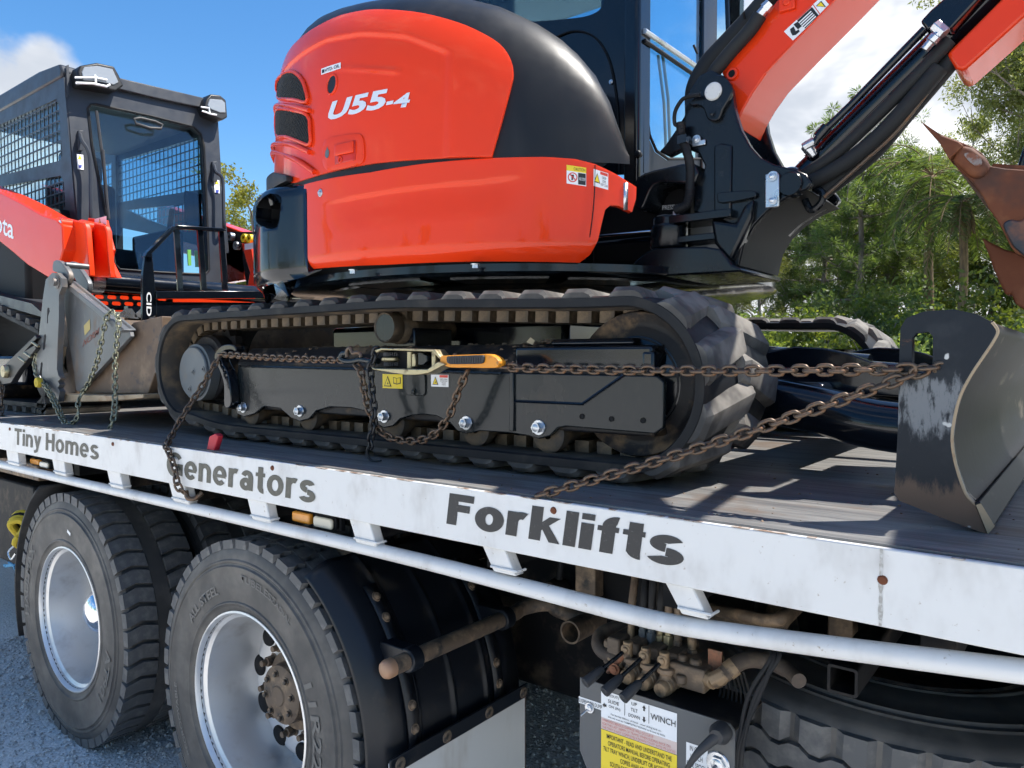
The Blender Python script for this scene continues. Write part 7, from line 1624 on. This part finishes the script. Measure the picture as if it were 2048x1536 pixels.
spec = [('pine', 1, 1705, 29, 1.05, 'tall dark pine with tufted layers right of the boom cylinder'), ('pine', 2, 1645, 34, 1.0, 'dark pine standing close behind the swing bracket curve'),
        ('pine', 3, 1780, 31, .95, 'dark pine between the tall tufted pine and the first palm'), ('pine', 1, 1590, 40, 1.05, 'slender pine seen between bracket and boom cylinder'),
        ('palm', 1, 1850, 26, 1.0, 'palm with thatched trunk standing above the dozer blade'), ('palm', 2, 1930, 24, .82, 'palm with drooping fronds below the rusty bucket tooth'), ('palm', 3, 1795, 33, 1.0, 'smaller palm head behind the tall pines'),
        ('gumhigh', 1, 2125, 20, 1.0, 'large pale gum tree overhanging the top right corner'), ('gum', 2, 1820, 36, .9, 'thin gum with bare twigs above the palms'), ('gum', 3, 1560, 42, .98, 'thin gum whose crown shows left of the cylinder fitting'),
        ('gum', 1, 1520, 36, .78, 'pale trunked sapling left of the slender pine'), ('gum', 2, 1470, 44, .72, 'distant low gum left of the bracket flange'), ('gum', 3, 1920, 33, .9, 'gum rising behind the rusty bucket'), ('gum', 1, 1680, 46, 1.0, 'far gum crown behind the two dark pines'),
        ('broad', 1, 1990, 30, .95, 'dense green broadleaf tree behind the bucket teeth'), ('broad', 2, 1890, 38, .95, 'broadleaf tree filling the gap behind the palms'), ('pine', 2, 2080, 30, 1.0, 'dark pine at the right edge of the photo'), ('gum', 2, 2130, 24, 1.0, 'gum just beyond the right edge'), ('gum', 3, 1740, 42, .95, 'pale gum behind the tall tufted pine')]
for kind, sd, u, ds, sc, lab in spec: plant(kind, sd, u, ds * 1.25, scale=sc * {'gumhigh': 1.15, 'palm': 1.12, 'broad': 1.05}.get(kind, 1.24), label=lab, group=G)
sh = [(1440, 22, .9), (1480, 25, .9), (1525, 21, .8), (1570, 24, 1.0), (1615, 22, .95), (1660, 25, 1.1), (1705, 23, 1.0), (1750, 26, 1.15), (1795, 21, .85), (1840, 24, 1.0), (1885, 22, .8), (1935, 23, .9), (1990, 21, 1.0), (2040, 24, 1.1), (1500, 33, .8), (1600, 34, .9), (1690, 36, 1.0), (1780, 35, 1.2), (1870, 34, 1.3), (1960, 34, 1.4)]
shl = ['bright shrub right under the bracket flange', 'leafy shrub above the left end of the far track', 'low shrub above the middle of the far track', 'dark shrub left of the slender pine trunk', 'shrub at the foot of the slender pine', 'shrub above the right end of the far track',
       'dark shrub at the foot of the tall tufted pine', 'shrub just left of the dozer blade', 'low shrub seen through the dozer blade slot', 'dark shrub right behind the dozer blade top', 'low shrub over the right shoulder of the dozer blade', 'shrub below the lower bucket tooth', 'dark shrub behind the bucket side plate', 'shrub at the right edge under the bucket',
       'far shrub between bracket and slender pine', 'far dark shrub between the slender pine and its neighbour', 'far shrub behind the two dark pines', 'far shrub between tall pine and first palm', 'far dark shrub between the two palms', 'far shrub behind the bucket tooth']
for i, (u, ds, sc) in enumerate(sh):
    plant('shrub', 1 + i % 4, u, ds, scale=sc * 1.4, name='shrub', cat='shrub', group='shrubs under the trees', leafm=None if i % 3 else 'leaf_pine', label=shl[i])
plant('broad', 3, 527, 38, scale=1.25, label='yellow green tree between the loader and the excavator', leafm='leaf_yellow', group='trees left of the excavator')
plant('broad', 1, 470, 44, scale=.85, label='small green tree left of the yellow green one', group='trees left of the excavator')
plant('gum', 2, 560, 50, scale=.9, label='gum hidden mostly behind the excavator corner weight', group='trees left of the excavator')
# tall rough grass at the edge of the yard
rg = random.Random(77); V = []; Fc = []
for i in range(15000):
    u = rg.uniform(1380, 2150); ds = rg.uniform(11, 24); d = px_dir(u, 718); d = Vector((d.x, d.y, 0)).normalized(); p = d * ds
    h = rg.uniform(.25, .75) * (1.5 if rg.random() < .15 else 1); leaf(V, Fc, p, (Vector((0, 0, 1)) + rv(rg) * .28).normalized(), rv(rg), h, .012)
leaf_mat('grass', (.13, .16, .035), (.24, .23, .075), (.33, .29, .11))
props(add('tall_grass', (V, Fc), 'grass', smooth=0), 'tall yellow green grass along the edge of the yard', 'grass', kind='stuff')
# tree belt on the camera's own side of the yard (shows in the paint reflections)
for i in range(9):
    a = R(-150 + 17 * i + 4 * ((i * 7) % 3)); t_, c_ = make_tree(('gum', 'broad', 'pine')[i % 3], 1 + i % 3); loc = Vector((34 * math.cos(a), 34 * math.sin(a), 0))
    o = thing('yard_tree', loc, 'tree in the belt on the camera side of the yard', 'tree', 'near side tree belt'); o.scale = (.8,) * 3; o.rotation_euler = (0, 0, i)
    for nm, me in (('trunk', t_), ('crown', c_)): q = bpy.data.objects.new(nm, me); COL.objects.link(q); q.parent = o
